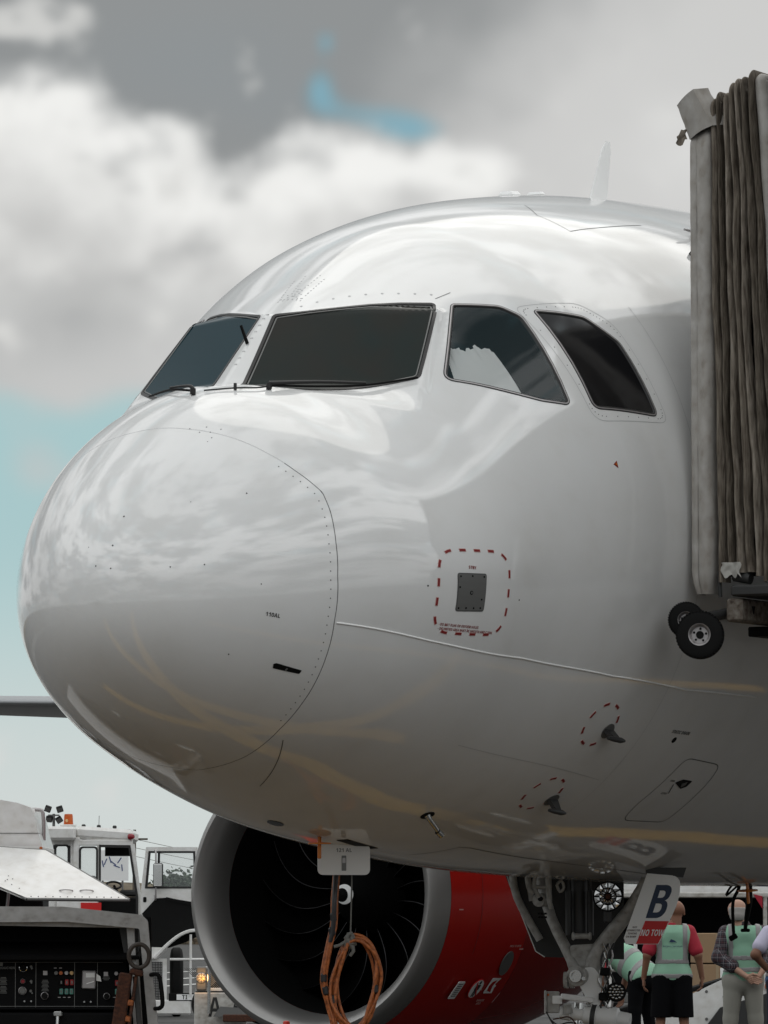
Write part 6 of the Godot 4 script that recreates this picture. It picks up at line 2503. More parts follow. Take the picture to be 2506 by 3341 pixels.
func service_truck() -> void:
	var T := thing("service_truck", "white service truck with amber beacon, its cab door standing open", "truck", ground(80, -4.43), YAW)
	var st := mb()
	# side panel of the cab with its openings, built as posts and rails
	var quarter := V2([-0.16, 2.55, 0.08, 2.55, 0.096, 2.02, -0.16, 2.12])
	var doorw := V2([0.135, 2.58, 0.585, 2.57, 0.70, 1.80, 0.70, 0.95, 0.135, 0.95])
	box(st, Vector3(-0.215, 2.05, 0), Vector3(0.10, 1.3, 0.08), Basis(), 0.015)
	box(st, Vector3(0.115, 2.0, 0), Vector3(0.045, 1.3, 0.06), Basis(), 0.008)
	box(st, Vector3(-0.03, 1.62, 0), Vector3(0.30, 0.86, 0.06), Basis(), 0.01)
	box(st, Vector3(0.2, 2.62, 0), Vector3(0.86, 0.09, 0.07), Basis(), 0.01)
	obj("cab_side", st, M.vehicle_white, T)
	st = mb()
	prism(st, V2([0.585, 2.62, 0.66, 2.6, 0.755, 1.85, 0.755, 0.95, 0.69, 0.95, 0.69, 1.8]), Vector3.ZERO, Vector3.RIGHT, Vector3.UP, 0.08)
	obj("windscreen_pillar", st, M.vehicle_white, T)
	st = mb()
	box(st, Vector3(0.2, 2.75, -0.75), Vector3(0.9, 0.19, 1.55), Basis(Vector3(0, 0, 1), -0.07), 0.05)
	box(st, Vector3(-0.45, 2.76, -0.6), Vector3(0.45, 0.21, 1.5), Basis(), 0.04)
	obj("cab_roof", st, M.vehicle_white, T)
	st = mb()
	box(st, Vector3(-0.44, 1.6, -0.2), Vector3(0.36, 1.0, 0.08), Basis(Vector3.UP, -0.4), 0.01)
	box(st, Vector3(-0.59, 2.35, -0.28), Vector3(0.04, 0.7, 0.05), Basis(), 0.01)
	box(st, Vector3(-0.44, 2.62, -0.2), Vector3(0.36, 0.1, 0.08), Basis(Vector3.UP, -0.4), 0.01)
	box(st, Vector3(-0.285, 2.35, -0.06), Vector3(0.05, 0.7, 0.05), Basis(), 0.01)
	obj("cab_rear_corner", st, M.vehicle_white, T)
	for q in [[Vector3(-0.45, 2.33, -0.2), 0.24, 0.48, -0.4], [Vector3(-0.035, 2.29, 0.0), 0.235, 0.5, 0.0]]:
		var w := group("cab_window", T)
		st = mb()
		var b := Basis(Vector3.UP, q[3])
		prism(st, rrect(q[1], q[2], 0.04), q[0], b.x, Vector3.UP, 0.008)
		obj("pane", st, M.clear_glass, w)
		st = mb()
		var o := rrect(q[1] + 0.05, q[2] + 0.05, 0.06)
		var i := rrect(q[1] - 0.005, q[2] - 0.005, 0.04)
		for k in o.size():
			var k2 := (k + 1) % o.size()
			prism(st, [o[k], o[k2], i[k2], i[k]], q[0], b.x, Vector3.UP, 0.1)
		obj("rubber_seal", st, M.seal, w)
	st = mb()
	frame_poly(st, V2([0.125, 2.59, 0.60, 2.58, 0.72, 1.8, 0.72, 0.95, 0.125, 0.95]), V2([0.155, 2.55, 0.57, 2.54, 0.685, 1.8, 0.685, 1.0, 0.155, 1.0]), Vector3(0, 0, 0.045), 0.02)
	obj("door_seal", st, M.seal, T)
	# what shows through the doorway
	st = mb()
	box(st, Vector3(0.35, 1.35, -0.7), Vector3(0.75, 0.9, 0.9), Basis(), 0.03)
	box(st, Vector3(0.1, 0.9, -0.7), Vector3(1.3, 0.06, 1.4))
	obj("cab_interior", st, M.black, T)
	st = mb()
	box(st, Vector3(0.36, 2.5, -1.2), Vector3(0.42, 0.14, 0.04))
	obj("sun_visor", st, M.black, T)
	st = mb()
	box(st, Vector3(0.55, 1.86, -0.9), Vector3(0.3, 0.1, 0.6), Basis(), 0.03)
	obj("dashboard", st, M.gear_dark, T)
	st = mb()
	var ring := []
	var tb := Basis(Vector3(0, 0, 1), -0.12) * Basis(Vector3.RIGHT, 0.25)
	for i in 29:
		ring.append(Vector3(0.33, 1.98, -0.35) + tb * Vector3(cos(TAU * i / 28.0) * 0.11, 0, sin(TAU * i / 28.0) * 0.21))
	tube(st, ring, 0.016, 8, false)
	tube(st, [Vector3(0.33, 1.98, -0.35), Vector3(0.45, 1.75, -0.4)], 0.02, 8)
	obj("steering_wheel", st, M.black, T)
	st = mb()
	box(st, Vector3(0.0, 1.75, -0.6), Vector3(0.14, 0.75, 0.5), Basis(), 0.05)
	obj("driver_seat", st, M.gear_dark, T)
	# roof fittings
	st = mb()
	box(st, Vector3(-0.36, 2.885, -0.3), Vector3(0.24, 0.025, 0.3), Basis(), 0.006)
	obj("beacon_plate", st, M.vehicle_white, T)
	st = mb()
	lathe(st, V2([0.0, 0.074, 0.03, 0.072, 0.135, 0.066, 0.16, 0.06, 0.165, 0.0]), Vector3(-0.36, 2.897, -0.3), Vector3.UP, 20)
	var bc := obj("amber_beacon", st, M.amber_glass, T)
	st = mb()
	lathe(st, V2([0, 0.02, 0.05, 0.02, 0.05, 0.0]), Vector3(-0.38, 2.95, -0.235), Vector3(0, 0.2, 1), 10)
	obj("beacon_reflector", st, M.button_cream, bc)
	for x in [-0.12, 0.11, 0.35]:
		st = mb()
		box(st, Vector3(x, 2.875 - 0.04 * (x + 0.1), -0.15), Vector3(0.06, 0.05, 0.06), Basis(), 0.012)
		obj("roof_lamp", st, M.gear_dark, T)
	st = mb()
	tube(st, [Vector3(0.11, 2.87, -0.15), Vector3(0.115, 3.03, -0.15)], 0.004, 5)
	obj("aerial", st, M.black, T)
	st = mb()
	box(st, Vector3(0.45, 2.80, -0.4), Vector3(0.28, 0.05, 0.5), Basis(), 0.01)
	obj("air_deflector", st, M.plate_grey, T)
	st = mb()
	lathe(st, V2([0, 0.045, 0.05, 0.045, 0.08, 0.03, 0.085, 0.0]), Vector3(0.58, 2.705, 0.04), Vector3(0.85, 0.1, 0.5), 14)
	obj("side_lamp", st, M.lamp_red, T)
	# open door, hinged at the front pillar
	var D := group("cab_door", T)
	var o2 := V2([0.845, 2.55, 1.62, 2.55, 1.66, 1.90, 0.77, 1.90])
	st = mb()
	frame_poly(st, o2, V2([0.885, 2.49, 1.585, 2.49, 1.61, 1.93, 0.83, 1.93]), Vector3(0, 0, 0.25), 0.05)
	prism(st, V2([0.77, 1.90, 1.66, 1.90, 1.68, 1.35, 1.0, 1.10, 0.77, 1.55]), Vector3(0, 0, 0.25), Vector3.RIGHT, Vector3.UP, 0.05)
	obj("door_shell", st, M.vehicle_white, D)
	st = mb()
	frame_poly(st, V2([0.885, 2.49, 1.585, 2.49, 1.61, 1.93, 0.83, 1.93]), V2([0.915, 2.46, 1.555, 2.46, 1.575, 1.955, 0.87, 1.955]), Vector3(0, 0, 0.255), 0.06)
	box(st, Vector3(1.035, 2.2, 0.255), Vector3(0.035, 0.55, 0.04), Basis(Vector3(0, 0, 1), -0.02))
	obj("window_rubber", st, M.seal, D)
	st = mb()
	prism(st, V2([1.05, 2.46, 1.56, 2.46, 1.58, 1.95, 1.05, 1.95]), Vector3(0, 0, 0.25), Vector3.RIGHT, Vector3.UP, 0.006)
	obj("door_pane", st, M.clear_glass, D)
	st = mb()
	prism(st, V2([0.79, 1.55, 1.0, 1.78, 1.16, 1.79, 1.7, 1.70, 1.72, 1.25, 1.45, 1.12, 1.18, 1.03, 0.90, 1.03, 0.88, 1.3]), Vector3(0, 0, 0.287), Vector3.RIGHT, Vector3.UP, 0.02)
	prism(st, V2([1.15, 1.80, 1.7, 1.68, 1.7, 1.64, 1.17, 1.75]), Vector3(0, 0, 0.30), Vector3.RIGHT, Vector3.UP, 0.03)
	obj("door_lining", st, M.black, D)
	st = mb()
	prism(st, rrect(0.05, 0.08, 0.015), Vector3(0.83, 1.76, 0.278), Vector3.RIGHT, Vector3.UP, 0.008)
	obj("latch_hole", st, M.black, D)
	st = mb()
	box(st, Vector3(1.035, 2.12, 0.42), Vector3(0.15, 0.38, 0.05), Basis(), 0.035)
	obj("mirror_back", st, M.gear_dark, D)
	st = mb()
	box(st, Vector3(1.03, 2.13, 0.447), Vector3(0.12, 0.33, 0.012), Basis(), 0.02)
	obj("mirror_glass", st, M.chrome, D)
	st = mb()
	tube(st, [Vector3(0.98, 2.48, 0.30), Vector3(1.0, 2.45, 0.40), Vector3(1.0, 1.80, 0.42), Vector3(0.98, 1.82, 0.30)], 0.014, 8, true, 3)
	obj("mirror_arm", st, M.frame_metal, D)
	# lower body
	st = mb()
	box(st, Vector3(-0.9, 1.55, -0.3), Vector3(0.75, 0.6, 0.5), Basis(), 0.02)
	box(st, Vector3(-0.2, 1.55, 0.06), Vector3(0.62, 0.5, 0.04), Basis(), 0.01)
	obj("side_panel", st, M.vehicle_white, T)
	st = mb()
	box(st, Vector3(0.01, 1.65, 0.085), Vector3(0.31, 0.13, 0.01))
	obj("red_stripe", st, M.sign_red, T)
	st = mb()
	box(st, Vector3(0.35, 0.75, -0.1), Vector3(1.0, 0.25, 0.3), Basis(), 0.02)
	obj("sill", st, M.vehicle_white, T)
	var fender := []
	for i in 9:
		var t := i / 8.0
		fender.append(Vector3(0.98 + 0.62 * t, 0.88 + 0.42 * sin(t * PI * 0.5), 0.3))
	st = mb()
	for i in 8:
		var a: Vector3 = fender[i]
		var b: Vector3 = fender[i + 1]
		box(st, (a + b) * 0.5, Vector3(a.distance_to(b) + 0.01, 0.05, 0.5), Basis(Vector3(0, 0, 1), atan2(b.y - a.y, b.x - a.x)), 0.01)
	obj("mudguard", st, M.vehicle_white, T)
	st = mb()
	prism(st, V2([0.85, 1.05, 1.2, 1.04, 1.1, 0.95, 1.02, 0.87, 0.85, 0.87]), Vector3(0, 0, 0.45), Vector3.RIGHT, Vector3.UP, 0.06)
	obj("mudguard_bracket", st, M.vehicle_white, T)
	# mesh-fronted box
	st = mb()
	prism(st, rrect(0.34, 0.75, 0.01), Vector3(1.0, 0.5, 0.4), Vector3.RIGHT, Vector3.UP, 0.05)
	var bx := obj("grille_box", st, M.vehicle_white, T)
	st = mb()
	for i in 8:
		box(st, Vector3(0.93 + 0.024 * i, 0.52, 0.43), Vector3(0.011, 0.62, 0.004))
	for i in 26:
		box(st, Vector3(1.015, 0.215 + 0.024 * i, 0.4315), Vector3(0.18, 0.011, 0.004))
	obj("wire_mesh", st, M.gear_dark, bx).set_meta("kind", "stuff")
	st = mb()
	box(st, Vector3(1.08, 0.15, 0.42), Vector3(0.9, 0.22, 0.06), Basis(), 0.02)
	obj("bumper", st, M.vehicle_white, T)
	st = mb()
	box(st, Vector3(1.45, 0.30, 0.43), Vector3(0.5, 0.12, 0.05), Basis(), 0.01)
	var np := obj("number_plate", st, M.black, T)
	st = mb()
	box(st, Vector3(1.45, 0.30, 0.458), Vector3(0.26, 0.085, 0.006))
	obj("plate_field", st, M.sign_white, np)
	st = mb()
	letters(st, "TI", 0.065, Vector3(1.44, 0.30, 0.463), Vector3.RIGHT, Vector3.UP, true)
	obj("plate_letters", st, M.black_mark, np)
	wheel(T, Vector3(-0.6, 0.52, -0.05), Vector3(0, 0, 1), 0.52, 0.28, 0.28)
	wheel(T, Vector3(1.29, 0.52, -0.25), Vector3(-1, 0, 0.05), 0.52, 0.2, 0.28)
	st = mb()
	tube(st, [Vector3(1.53, 1.24, 0.5), Vector3(1.53, 0.33, 0.5)], 0.02, 8)
	obj("upright_rail", st, M.vehicle_white, T)
	st = mb()
	tube(st, [Vector3(1.22, 0.865, 0.5), Vector3(1.95, 0.865, 0.5)], 0.02, 8)
	obj("cross_rail", st, M.vehicle_white, T)
	st = mb()
	box(st, Vector3(-1.9, 0.8, -0.9), Vector3(2.4, 0.3, 1.4), Basis(), 0.02)
	obj("chassis", st, M.gear_dark, T)

func tractor() -> void:
	var T := thing("baggage_tractor", "worn grey baggage tractor with a lit headlamp beside the engine intake", "tractor", ground(74, -2.373), YAW)
	var st := mb()
	box(st, Vector3(0.25, 0.645, -0.2), Vector3(1.0, 0.33, 0.5), Basis(), 0.03)
	obj("bonnet", st, M.dirty_white, T)
	var L := group("headlight", T)
	st = mb()
	box(st, Vector3(-0.17, 0.645, 0.09), Vector3(0.15, 0.34, 0.1), Basis(), 0.02)
	obj("lamp_housing", st, M.plate_grey, L)
	st = mb()
	lathe(st, V2([0.0, 0.075, 0.03, 0.072, 0.035, 0.06, 0.03, 0.058]), Vector3(-0.17, 0.655, 0.13), Vector3(0, 0, 1), 20)
	obj("lamp_rim", st, M.frame_metal, L)
	st = mb()
	lathe(st, V2([0.0, 0.030, 0.012, 0.022, 0.016, 0.0]), Vector3(-0.15, 0.645, 0.146), Vector3(0, 0, 1), 18)
	obj("lamp_bulb", st, M.lamp_glow, L)
	st = mb()
	lathe(st, V2([0.0, 0.0585, 0.004, 0.05, 0.006, 0.0]), Vector3(-0.17, 0.655, 0.138), Vector3(0, 0, 1), 18)
	obj("lamp_reflector", st, M.frame_metal, L)
	var lamp := OmniLight3D.new()
	lamp.name = "lamp_light"
	lamp.light_color = Color(1.0, 0.75, 0.45)
	lamp.light_energy = 0.04
	lamp.omni_range = 30.0
	lamp.omni_attenuation = 2.0
	lamp.light_size = 0.05
	lamp.shadow_enabled = true
	lamp.position = Vector3(-0.17, 0.655, 0.26)
	L.add_child(lamp)
	for k in 4:
		st = mb()
		var a := PI * k / 4
		tube(st, [Vector3(-0.17 - cos(a) * 0.07, 0.655 - sin(a) * 0.07, 0.168), Vector3(-0.17, 0.655, 0.19), Vector3(-0.17 + cos(a) * 0.07, 0.655 + sin(a) * 0.07, 0.168)], 0.0035, 5)
		obj("guard_bar", st, M.gear_dark, L)
	st = mb()
	for i in 22:
		for s in [-1, 1]:
			var x := -0.08 + 0.03 * i
			tube(st, [Vector3(x, 0.49, 0.06), Vector3(x + 0.33 * s, 0.79, 0.06)], 0.004, 4, false)
	obj("radiator_mesh", st, M.gear_dark, T).set_meta("kind", "stuff")
	st = mb()
	box(st, Vector3(0.25, 0.49, 0.02), Vector3(1.0, 0.05, 0.1), Basis(), 0.01)
	obj("mesh_rail", st, M.vehicle_white, T)
	st = mb()
	box(st, Vector3(0.1, 0.22, 0.16), Vector3(0.74, 0.46, 0.04), Basis(), 0.012)
	var pl := obj("front_plate", st, M.dirty_white, T)
	st = mb()
	letters(st, "A", 0.27, Vector3(0.02, 0.25, 0.1825), Vector3.RIGHT, Vector3.UP, true, 0.0, 0.75)
	letters(st, "A", 0.2, Vector3(0.32, 0.28, 0.1825), Vector3.RIGHT, Vector3.UP, true, 0.0, 0.6)
	obj("plate_letter", st, M.black_mark, pl)
	st = mb()
	tube(st, [Vector3(-0.06, 0.82, 0.26), Vector3(-0.06, 0.16, 0.26)], 0.025, 10)
	obj("coupling_post", st, M.steel, T)
	st = mb()
	box(st, Vector3(0.36, 0.36, 0.24), Vector3(0.05, 0.4, 0.06), Basis(), 0.008)
	obj("side_post", st, M.plate_grey, T)
	st = mb()
	prism(st, V2([0.0, 0.12, 0.1, 0.26, 0.35, 0.24, 0.55, 0.28, 0.5, 0.1]), Vector3(0, 0, 0.3), Vector3.RIGHT, Vector3.UP, 0.1)
	obj("coupling_guard", st, M.plate_grey, T)
	st = mb()
	box(st, Vector3(0.45, 0.1, 0.42), Vector3(0.62, 0.1, 0.08), Basis(), 0.01)
	obj("brown_beam", st, M.rust, T)
	for x in [-0.05, 0.65]:
		wheel(T, Vector3(x, 0.28, -0.5), Vector3(0, 0, 1), 0.28, 0.2, 0.14)
	var C := thing("traffic_cone", "red tip of a traffic cone under the engine intake", "traffic cone", ground(37.0, -0.68))
	st = mb()
	lathe(st, V2([0.03, 0.17, 0.35, 0.10, 0.775, 0.022, 0.78, 0.0]), Vector3.ZERO, Vector3.UP, 24)
	obj("cone_body", st, M.cone_red, C)
	st = mb()
	box(st, Vector3(0, 0.015, 0), Vector3(0.4, 0.03, 0.4), Basis(), 0.006)
	obj("cone_base", st, M.cone_red, C)

# ---------------------------------------------------------------- loading on the far side
func loading_side() -> void:
	# open-sided baggage cart
	var C := thing("baggage_cart", "dark open-sided baggage cart behind the loaders", "baggage cart", ground(64, 4.1), YAW)
	var st := mb()
	box(st, Vector3(-0.1, 1.765, -0.8), Vector3(2.6, 0.06, 1.9), Basis(), 0.01)
	obj("roof", st, M.dirty_white, C)
	st = mb()
	box(st, Vector3(-0.1, 1.15, -1.7), Vector3(2.6, 1.2, 0.05))
	obj("back_wall", st, M.panel_black, C)
	st = mb()
	box(st, Vector3(-0.1, 0.52, -0.8), Vector3(2.6, 0.1, 1.9), Basis(), 0.01)
	obj("floor", st, M.plate_grey, C)
	for x in [-1.38, 0.50, 1.16]:
		st = mb()
		box(st, Vector3(x, 1.15, 0.12), Vector3(0.05, 1.2, 0.05), Basis(), 0.006)
		obj("post", st, M.dirty_white, C)
	st = mb()
	box(st, Vector3(0.85, 1.15, 0.09), Vector3(0.62, 1.18, 0.03))
	obj("side_curtain", st, M.plate_grey, C)
	st = mb()
	prism(st, V2([0.355, 1.775, 0.465, 1.75, 0.465, 1.60]), Vector3(0, 0, 0.16), Vector3.RIGHT, Vector3.UP, 0.02)
	obj("red_pennant", st, M.polo_red, C)
	for x in [-1.0, 0.8]:
		wheel(C, Vector3(x, 0.25, 0.0), Vector3(0, 0, 1), 0.25, 0.15, 0.13)
	# boxes on the cart
	var lab := ["upper brown cardboard box with a white label, stacked on the cart", "lower brown cardboard box with a white label, on the cart's floor"]
	for k in 2:
		var B := thing("cardboard_box", lab[k], "box", ground(63.3, 3.91) + Vector3(0, 0.95 - 0.37 * k, 0), YAW + 0.18, "cardboard boxes on the baggage cart")
		st = mb()
		box(st, Vector3(0, 0.18, 0), Vector3(0.40, 0.355, 0.45), Basis(), 0.008)
		obj("carton", st, M.cardboard, B)
		st = mb()
		box(st, Vector3(0.115, 0.18, 0.2265), Vector3(0.12, 0.27, 0.003))
		obj("paper_label", st, M.paper, B)
		st = mb()
		box(st, Vector3(0.02, 0.18, 0.2262), Vector3(0.035, 0.353, 0.002))
		box(st, Vector3(0, 0.357, 0), Vector3(0.38, 0.002, 0.05))
		obj("tape", st, M.cardboard_tape, B)
	# belt loader with its white side plate
	var L := thing("belt_loader", "white sided belt loader standing behind the loaders' legs", "belt loader", ground(60, 3.55), YAW)
	st = mb()
	prism(st, V2([-0.75, 0.50, -0.3, 0.52, 0.25, 0.78, 0.95, 0.98, 0.95, 0.70, 0.40, 0.50, 0.10, 0.22, -0.75, 0.22]), Vector3(0, 0, 0.0), Vector3.RIGHT, Vector3.UP, 0.03)
	obj("side_plate", st, M.vehicle_white, L)
	st = mb()
	for q in V2([-0.2, 0.5, 0.1, 0.66, 0.3, 0.6, 0.45, 0.78, 0.1, 0.35, 0.7, 0.85]):
		lathe(st, V2([0, 0.018, 0.012, 0.014, 0.012, 0.0]), Vector3(q.x, q.y, 0.015), Vector3(0, 0, 1), 8)
	obj("bolts", st, M.plate_grey, L).set_meta("kind", "stuff")
	st = mb()
	prism(st, V2([0.0, 0.15, 0.25, 0.48, 0.85, 0.66, 0.9, 0.25, 0.4, 0.05]), Vector3(0, 0, 0.08), Vector3.RIGHT, Vector3.UP, 0.08)
	obj("drive_guard", st, M.gear_dark, L)
	st = mb()
	box(st, Vector3(0.1, 0.72, -0.4), Vector3(2.2, 0.05, 0.6), Basis(Vector3(0, 0, 1), 0.28), 0.01)
	obj("belt", st, M.rubber, L)
	for x in [-0.4, 0.7]:
		wheel(L, Vector3(x, 0.22, -0.3), Vector3(0, 0, 1), 0.22, 0.15, 0.12)
	st = mb()
	box(st, Vector3(0.85, 0.72, 0.05), Vector3(0.18, 0.06, 0.05), Basis(), 0.01)
	obj("marker_lamp", st, M.button_orange, L)
	# rails behind the nose leg
	var H := thing("hand_rail", "pale metal hand rail between the nose leg and the man in red", "rail", ground(61.5, 2.62), YAW)
	for x in [0.0, 0.3]:
		st = mb()
		tube(st, [Vector3(x, 0, 0), Vector3(x, 1.42, 0)], 0.022, 8)
		obj("post", st, M.vehicle_white, H)
	st = mb()
	box(st, Vector3(0.1, 0.92, 0.02), Vector3(0.5, 0.11, 0.04), Basis(), 0.02)
	obj("cross_bar", st, M.dirty_white, H)
	# vehicles beyond, seen over the cart
	van("white van with dark windows, seen just over the baggage cart's left half", ground(86, 4.75), 0.12, "vehicle_white")
	van("white van seen at the right edge above the baggage cart's roof", ground(90, 6.9), -0.1, "vehicle_white")
	# black headset leads hanging from the belly
	var S := thing("headset_lead", "black headset leads hanging from the belly beside the orange cover", "cable", Vector3(7.85, 0, 0.0), YAW)
	st = mb()
	tube(st, [Vector3(0.02, 1.75, 0), Vector3(0.02, 1.6, 0), Vector3(0.0, 1.47, 0), Vector3(-0.005, 1.42, 0)], [0.02, 0.022, 0.014, 0.012], 8, true, 3)
	box(st, Vector3(-0.005, 1.415, 0), Vector3(0.06, 0.022, 0.03), Basis(), 0.006)
	obj("thick_lead", st, M.black, S)
	st = mb()
	tube(st, [Vector3(-0.03, 1.75, 0), Vector3(-0.05, 1.68, 0.02), Vector3(-0.085, 1.60, 0.02), Vector3(-0.085, 1.45, 0.02), Vector3(-0.08, 1.375, 0.02)], 0.011, 8, true, 4)
	box(st, Vector3(-0.085, 1.37, 0.02), Vector3(0.055, 0.035, 0.03), Basis(Vector3(0, 0, 1), 0.5), 0.006)
	obj("plugged_lead", st, M.black, S)
	st = mb()
	tube(st, [Vector3(-0.01, 1.75, 0.03), Vector3(-0.06, 1.70, 0.03), Vector3(-0.13, 1.64, 0.03), Vector3(-0.105, 1.69, 0.03), Vector3(-0.06, 1.74, 0.03)], 0.008, 6, true, 4)
	obj("looped_lead", st, M.black, S)

func van(label: String, at: Vector3, turn: float, m: String) -> void:
	var T := thing("van", label, "van", at, YAW + turn)
	var st := mb()
	prism(st, rounded(V2([-1.9, 0.4, 1.9, 0.4, 1.95, 1.1, 1.75, 1.35, 1.25, 2.05, -1.85, 2.1]), 0.15), Vector3(0, 0, -0.8), Vector3.RIGHT, Vector3.UP, 1.7)
	obj("body", st, M[m], T)
	for q in [[0.62, 1.55, 0.85], [-0.3, 1.6, 0.75], [-1.2, 1.6, 0.75]]:
		st = mb()
		prism(st, rrect(q[2], 0.5, 0.06), Vector3(q[0], q[1], 0.055), Vector3.RIGHT, Vector3.UP, 0.01)
		obj("window", st, M.blind_black, T)
	for x in [-1.2, 1.2]:
		wheel(T, Vector3(x, 0.34, 0.0), Vector3(0, 0, 1), 0.34, 0.2, 0.2)

# ---------------------------------------------------------------- people
# distance field of tapered capsules, joined smoothly and meshed as surface nets
# each limb: [a, b, radius at a, radius at b, flattening along z]
func body(st: SurfaceTool, limbs: Array, cell: float, blend := 0.03, grow := 0.0, planes := []) -> void:
	var lo := Vector3(1e9, 1e9, 1e9)
	var hi := -lo
	for l in limbs:
		var m: float = maxf(l[2], l[3]) + grow + cell * 3.0
		lo = lo.min((l[0] as Vector3).min(l[1]) - Vector3(m, m, m))
		hi = hi.max((l[0] as Vector3).max(l[1]) + Vector3(m, m, m))
	for p in planes:   # [normal, offset]: keeps where n.x <= offset; trims the box for axis planes
		for ax in 3:
			if absf(p[0][ax]) > 0.999:
				if p[0][ax] > 0:
					hi[ax] = minf(hi[ax], p[1] + cell * 2.5)
				else:
					lo[ax] = maxf(lo[ax], -p[1] - cell * 2.5)
	var nx := int((hi.x - lo.x) / cell) + 2
	var ny := int((hi.y - lo.y) / cell) + 2
	var nz := int((hi.z - lo.z) / cell) + 2
	var F := PackedFloat32Array()
	F.resize(nx * ny * nz)
	F.fill(1.0)
	for l in limbs:
		var a: Vector3 = l[0]
		var b: Vector3 = l[1]
		var ra: float = l[2] + grow
		var rb: float = l[3] + grow
		var fl: float = l[4] if l.size() > 4 else 1.0
		var ab := b - a
		var inv := 1.0 / maxf(ab.length_squared(), 1e-9)
		var m := maxf(ra, rb) + blend + cell * 2.0
		var i0 := ((a.min(b) - Vector3(m, m, m) - lo) / cell).floor()
		var i1 := ((a.max(b) + Vector3(m, m, m) - lo) / cell).ceil()
		for iz in range(maxi(0, int(i0.z)), mini(nz, int(i1.z) + 1)):
			for iy in range(maxi(0, int(i0.y)), mini(ny, int(i1.y) + 1)):
				var row := (iz * ny + iy) * nx
				for ix in range(maxi(0, int(i0.x)), mini(nx, int(i1.x) + 1)):
					var p := lo + Vector3(ix, iy, iz) * cell - a
					var t := clampf(p.dot(ab) * inv, 0.0, 1.0)
					var q := p - ab * t
					q.z /= fl
					var d := q.length() - lerpf(ra, rb, t)
					var f := F[row + ix]
					var h := maxf(blend - absf(f - d), 0.0) / blend
					F[row + ix] = minf(f, d) - h * h * blend * 0.25
	if planes.size() > 0:
		for iz in nz:
			for iy in ny:
				for ix in nx:
					var p := lo + Vector3(ix, iy, iz) * cell
					var k := (iz * ny + iy) * nx + ix
					for pl in planes:
						F[k] = maxf(F[k], pl[0].dot(p) - pl[1])
	var vid := {}
	var verts := PackedVector3Array()
	var norms := PackedVector3Array()
	var sy := nx
	var sz := nx * ny
	var offs := [0, 1, sy, sy + 1, sz, sz + 1, sz + sy, sz + sy + 1]
	var edges := [[0, 1], [2, 3], [4, 5], [6, 7], [0, 2], [1, 3], [4, 6], [5, 7], [0, 4], [1, 5], [2, 6], [3, 7]]
	var cpos := [Vector3(0, 0, 0), Vector3(1, 0, 0), Vector3(0, 1, 0), Vector3(1, 1, 0), Vector3(0, 0, 1), Vector3(1, 0, 1), Vector3(0, 1, 1), Vector3(1, 1, 1)]
	for iz in nz - 1:
		for iy in ny - 1:
			var row := iz * sz + iy * sy
			for ix in nx - 1:
				var k := row + ix
				var f0 := F[k]
				if f0 > cell * 2.0 or f0 < -cell * 2.0:
					continue
				var neg := 0
				for o in offs:
					if F[k + o] < 0.0:
						neg += 1
				if neg == 0 or neg == 8:
					continue
				var s := Vector3.ZERO
				var n := 0
				for e in edges:
					var fa := F[k + offs[e[0]]]
					var fb := F[k + offs[e[1]]]
					if (fa < 0.0) != (fb < 0.0):
						s += (cpos[e[0]] as Vector3).lerp(cpos[e[1]], fa / (fa - fb))
						n += 1
				s /= n
				var g := Vector3.ZERO
				g.x = F[k + 1] + F[k + sy + 1] + F[k + sz + 1] + F[k + sy + sz + 1] - F[k] - F[k + sy] - F[k + sz] - F[k + sy + sz]
				g.y = F[k + sy] + F[k + sy + 1] + F[k + sy + sz] + F[k + sy + sz + 1] - F[k] - F[k + 1] - F[k + sz] - F[k + sz + 1]
				g.z = F[k + sz] + F[k + sz + 1] + F[k + sz + sy] + F[k + sz + sy + 1] - F[k] - F[k + 1] - F[k + sy] - F[k + sy + 1]
				vid[k] = verts.size()
				verts.append(lo + (Vector3(ix, iy, iz) + s) * cell)
				norms.append(g.normalized())
	for k in vid:
		for ax in 3:
			var st1: int = [1, sy, sz][ax]
			if k + st1 >= F.size() or (F[k] < 0.0) == (F[k + st1] < 0.0):
				continue
			var u: int = [sy, sz, 1][ax]
			var v: int = [sz, 1, sy][ax]
			if not (vid.has(k - u) and vid.has(k - v) and vid.has(k - u - v)):
				continue
			var q := [vid[k], vid[k - u], vid[k - u - v], vid[k - v]]
			if F[k] < 0.0:
				q = [q[0], q[3], q[2], q[1]]
			for i in [0, 1, 2, 0, 2, 3]:
				st.set_normal(norms[q[i]])
				st.add_vertex(verts[q[i]])

func L(ax: float, ay: float, az: float, bx: float, by: float, bz: float, ra: float, rb: float, fl := 1.0) -> Array:
	return [Vector3(ax, ay, az), Vector3(bx, by, bz), ra, rb, fl]

func head(st: SurfaceTool, c: Vector3, turn: Basis) -> void:   # the face looks along -z of turn
	var r := []
	for l in [L(0, 0.035, 0.02, 0, 0.03, -0.025, 0.093, 0.088), L(0, -0.03, -0.04, 0, -0.085, -0.055, 0.07, 0.038), L(0, 0.01, -0.10, 0, -0.025, -0.118, 0.011, 0.017), L(-0.015, -0.065, -0.094, 0.015, -0.065, -0.094, 0.012, 0.012), L(-0.035, 0.03, -0.095, 0.035, 0.03, -0.095, 0.015, 0.015), L(-0.083, 0.015, 0.01, -0.09, -0.03, 0.002, 0.017, 0.012), L(0.083, 0.015, 0.01, 0.09, -0.03, 0.002, 0.017, 0.012), L(0, -0.05, 0.02, 0, -0.16, 0.03, 0.062, 0.062)]:
		r.append([c + turn * l[0], c + turn * l[1], l[2], l[3]])
	body(st, r, 0.006, 0.018)

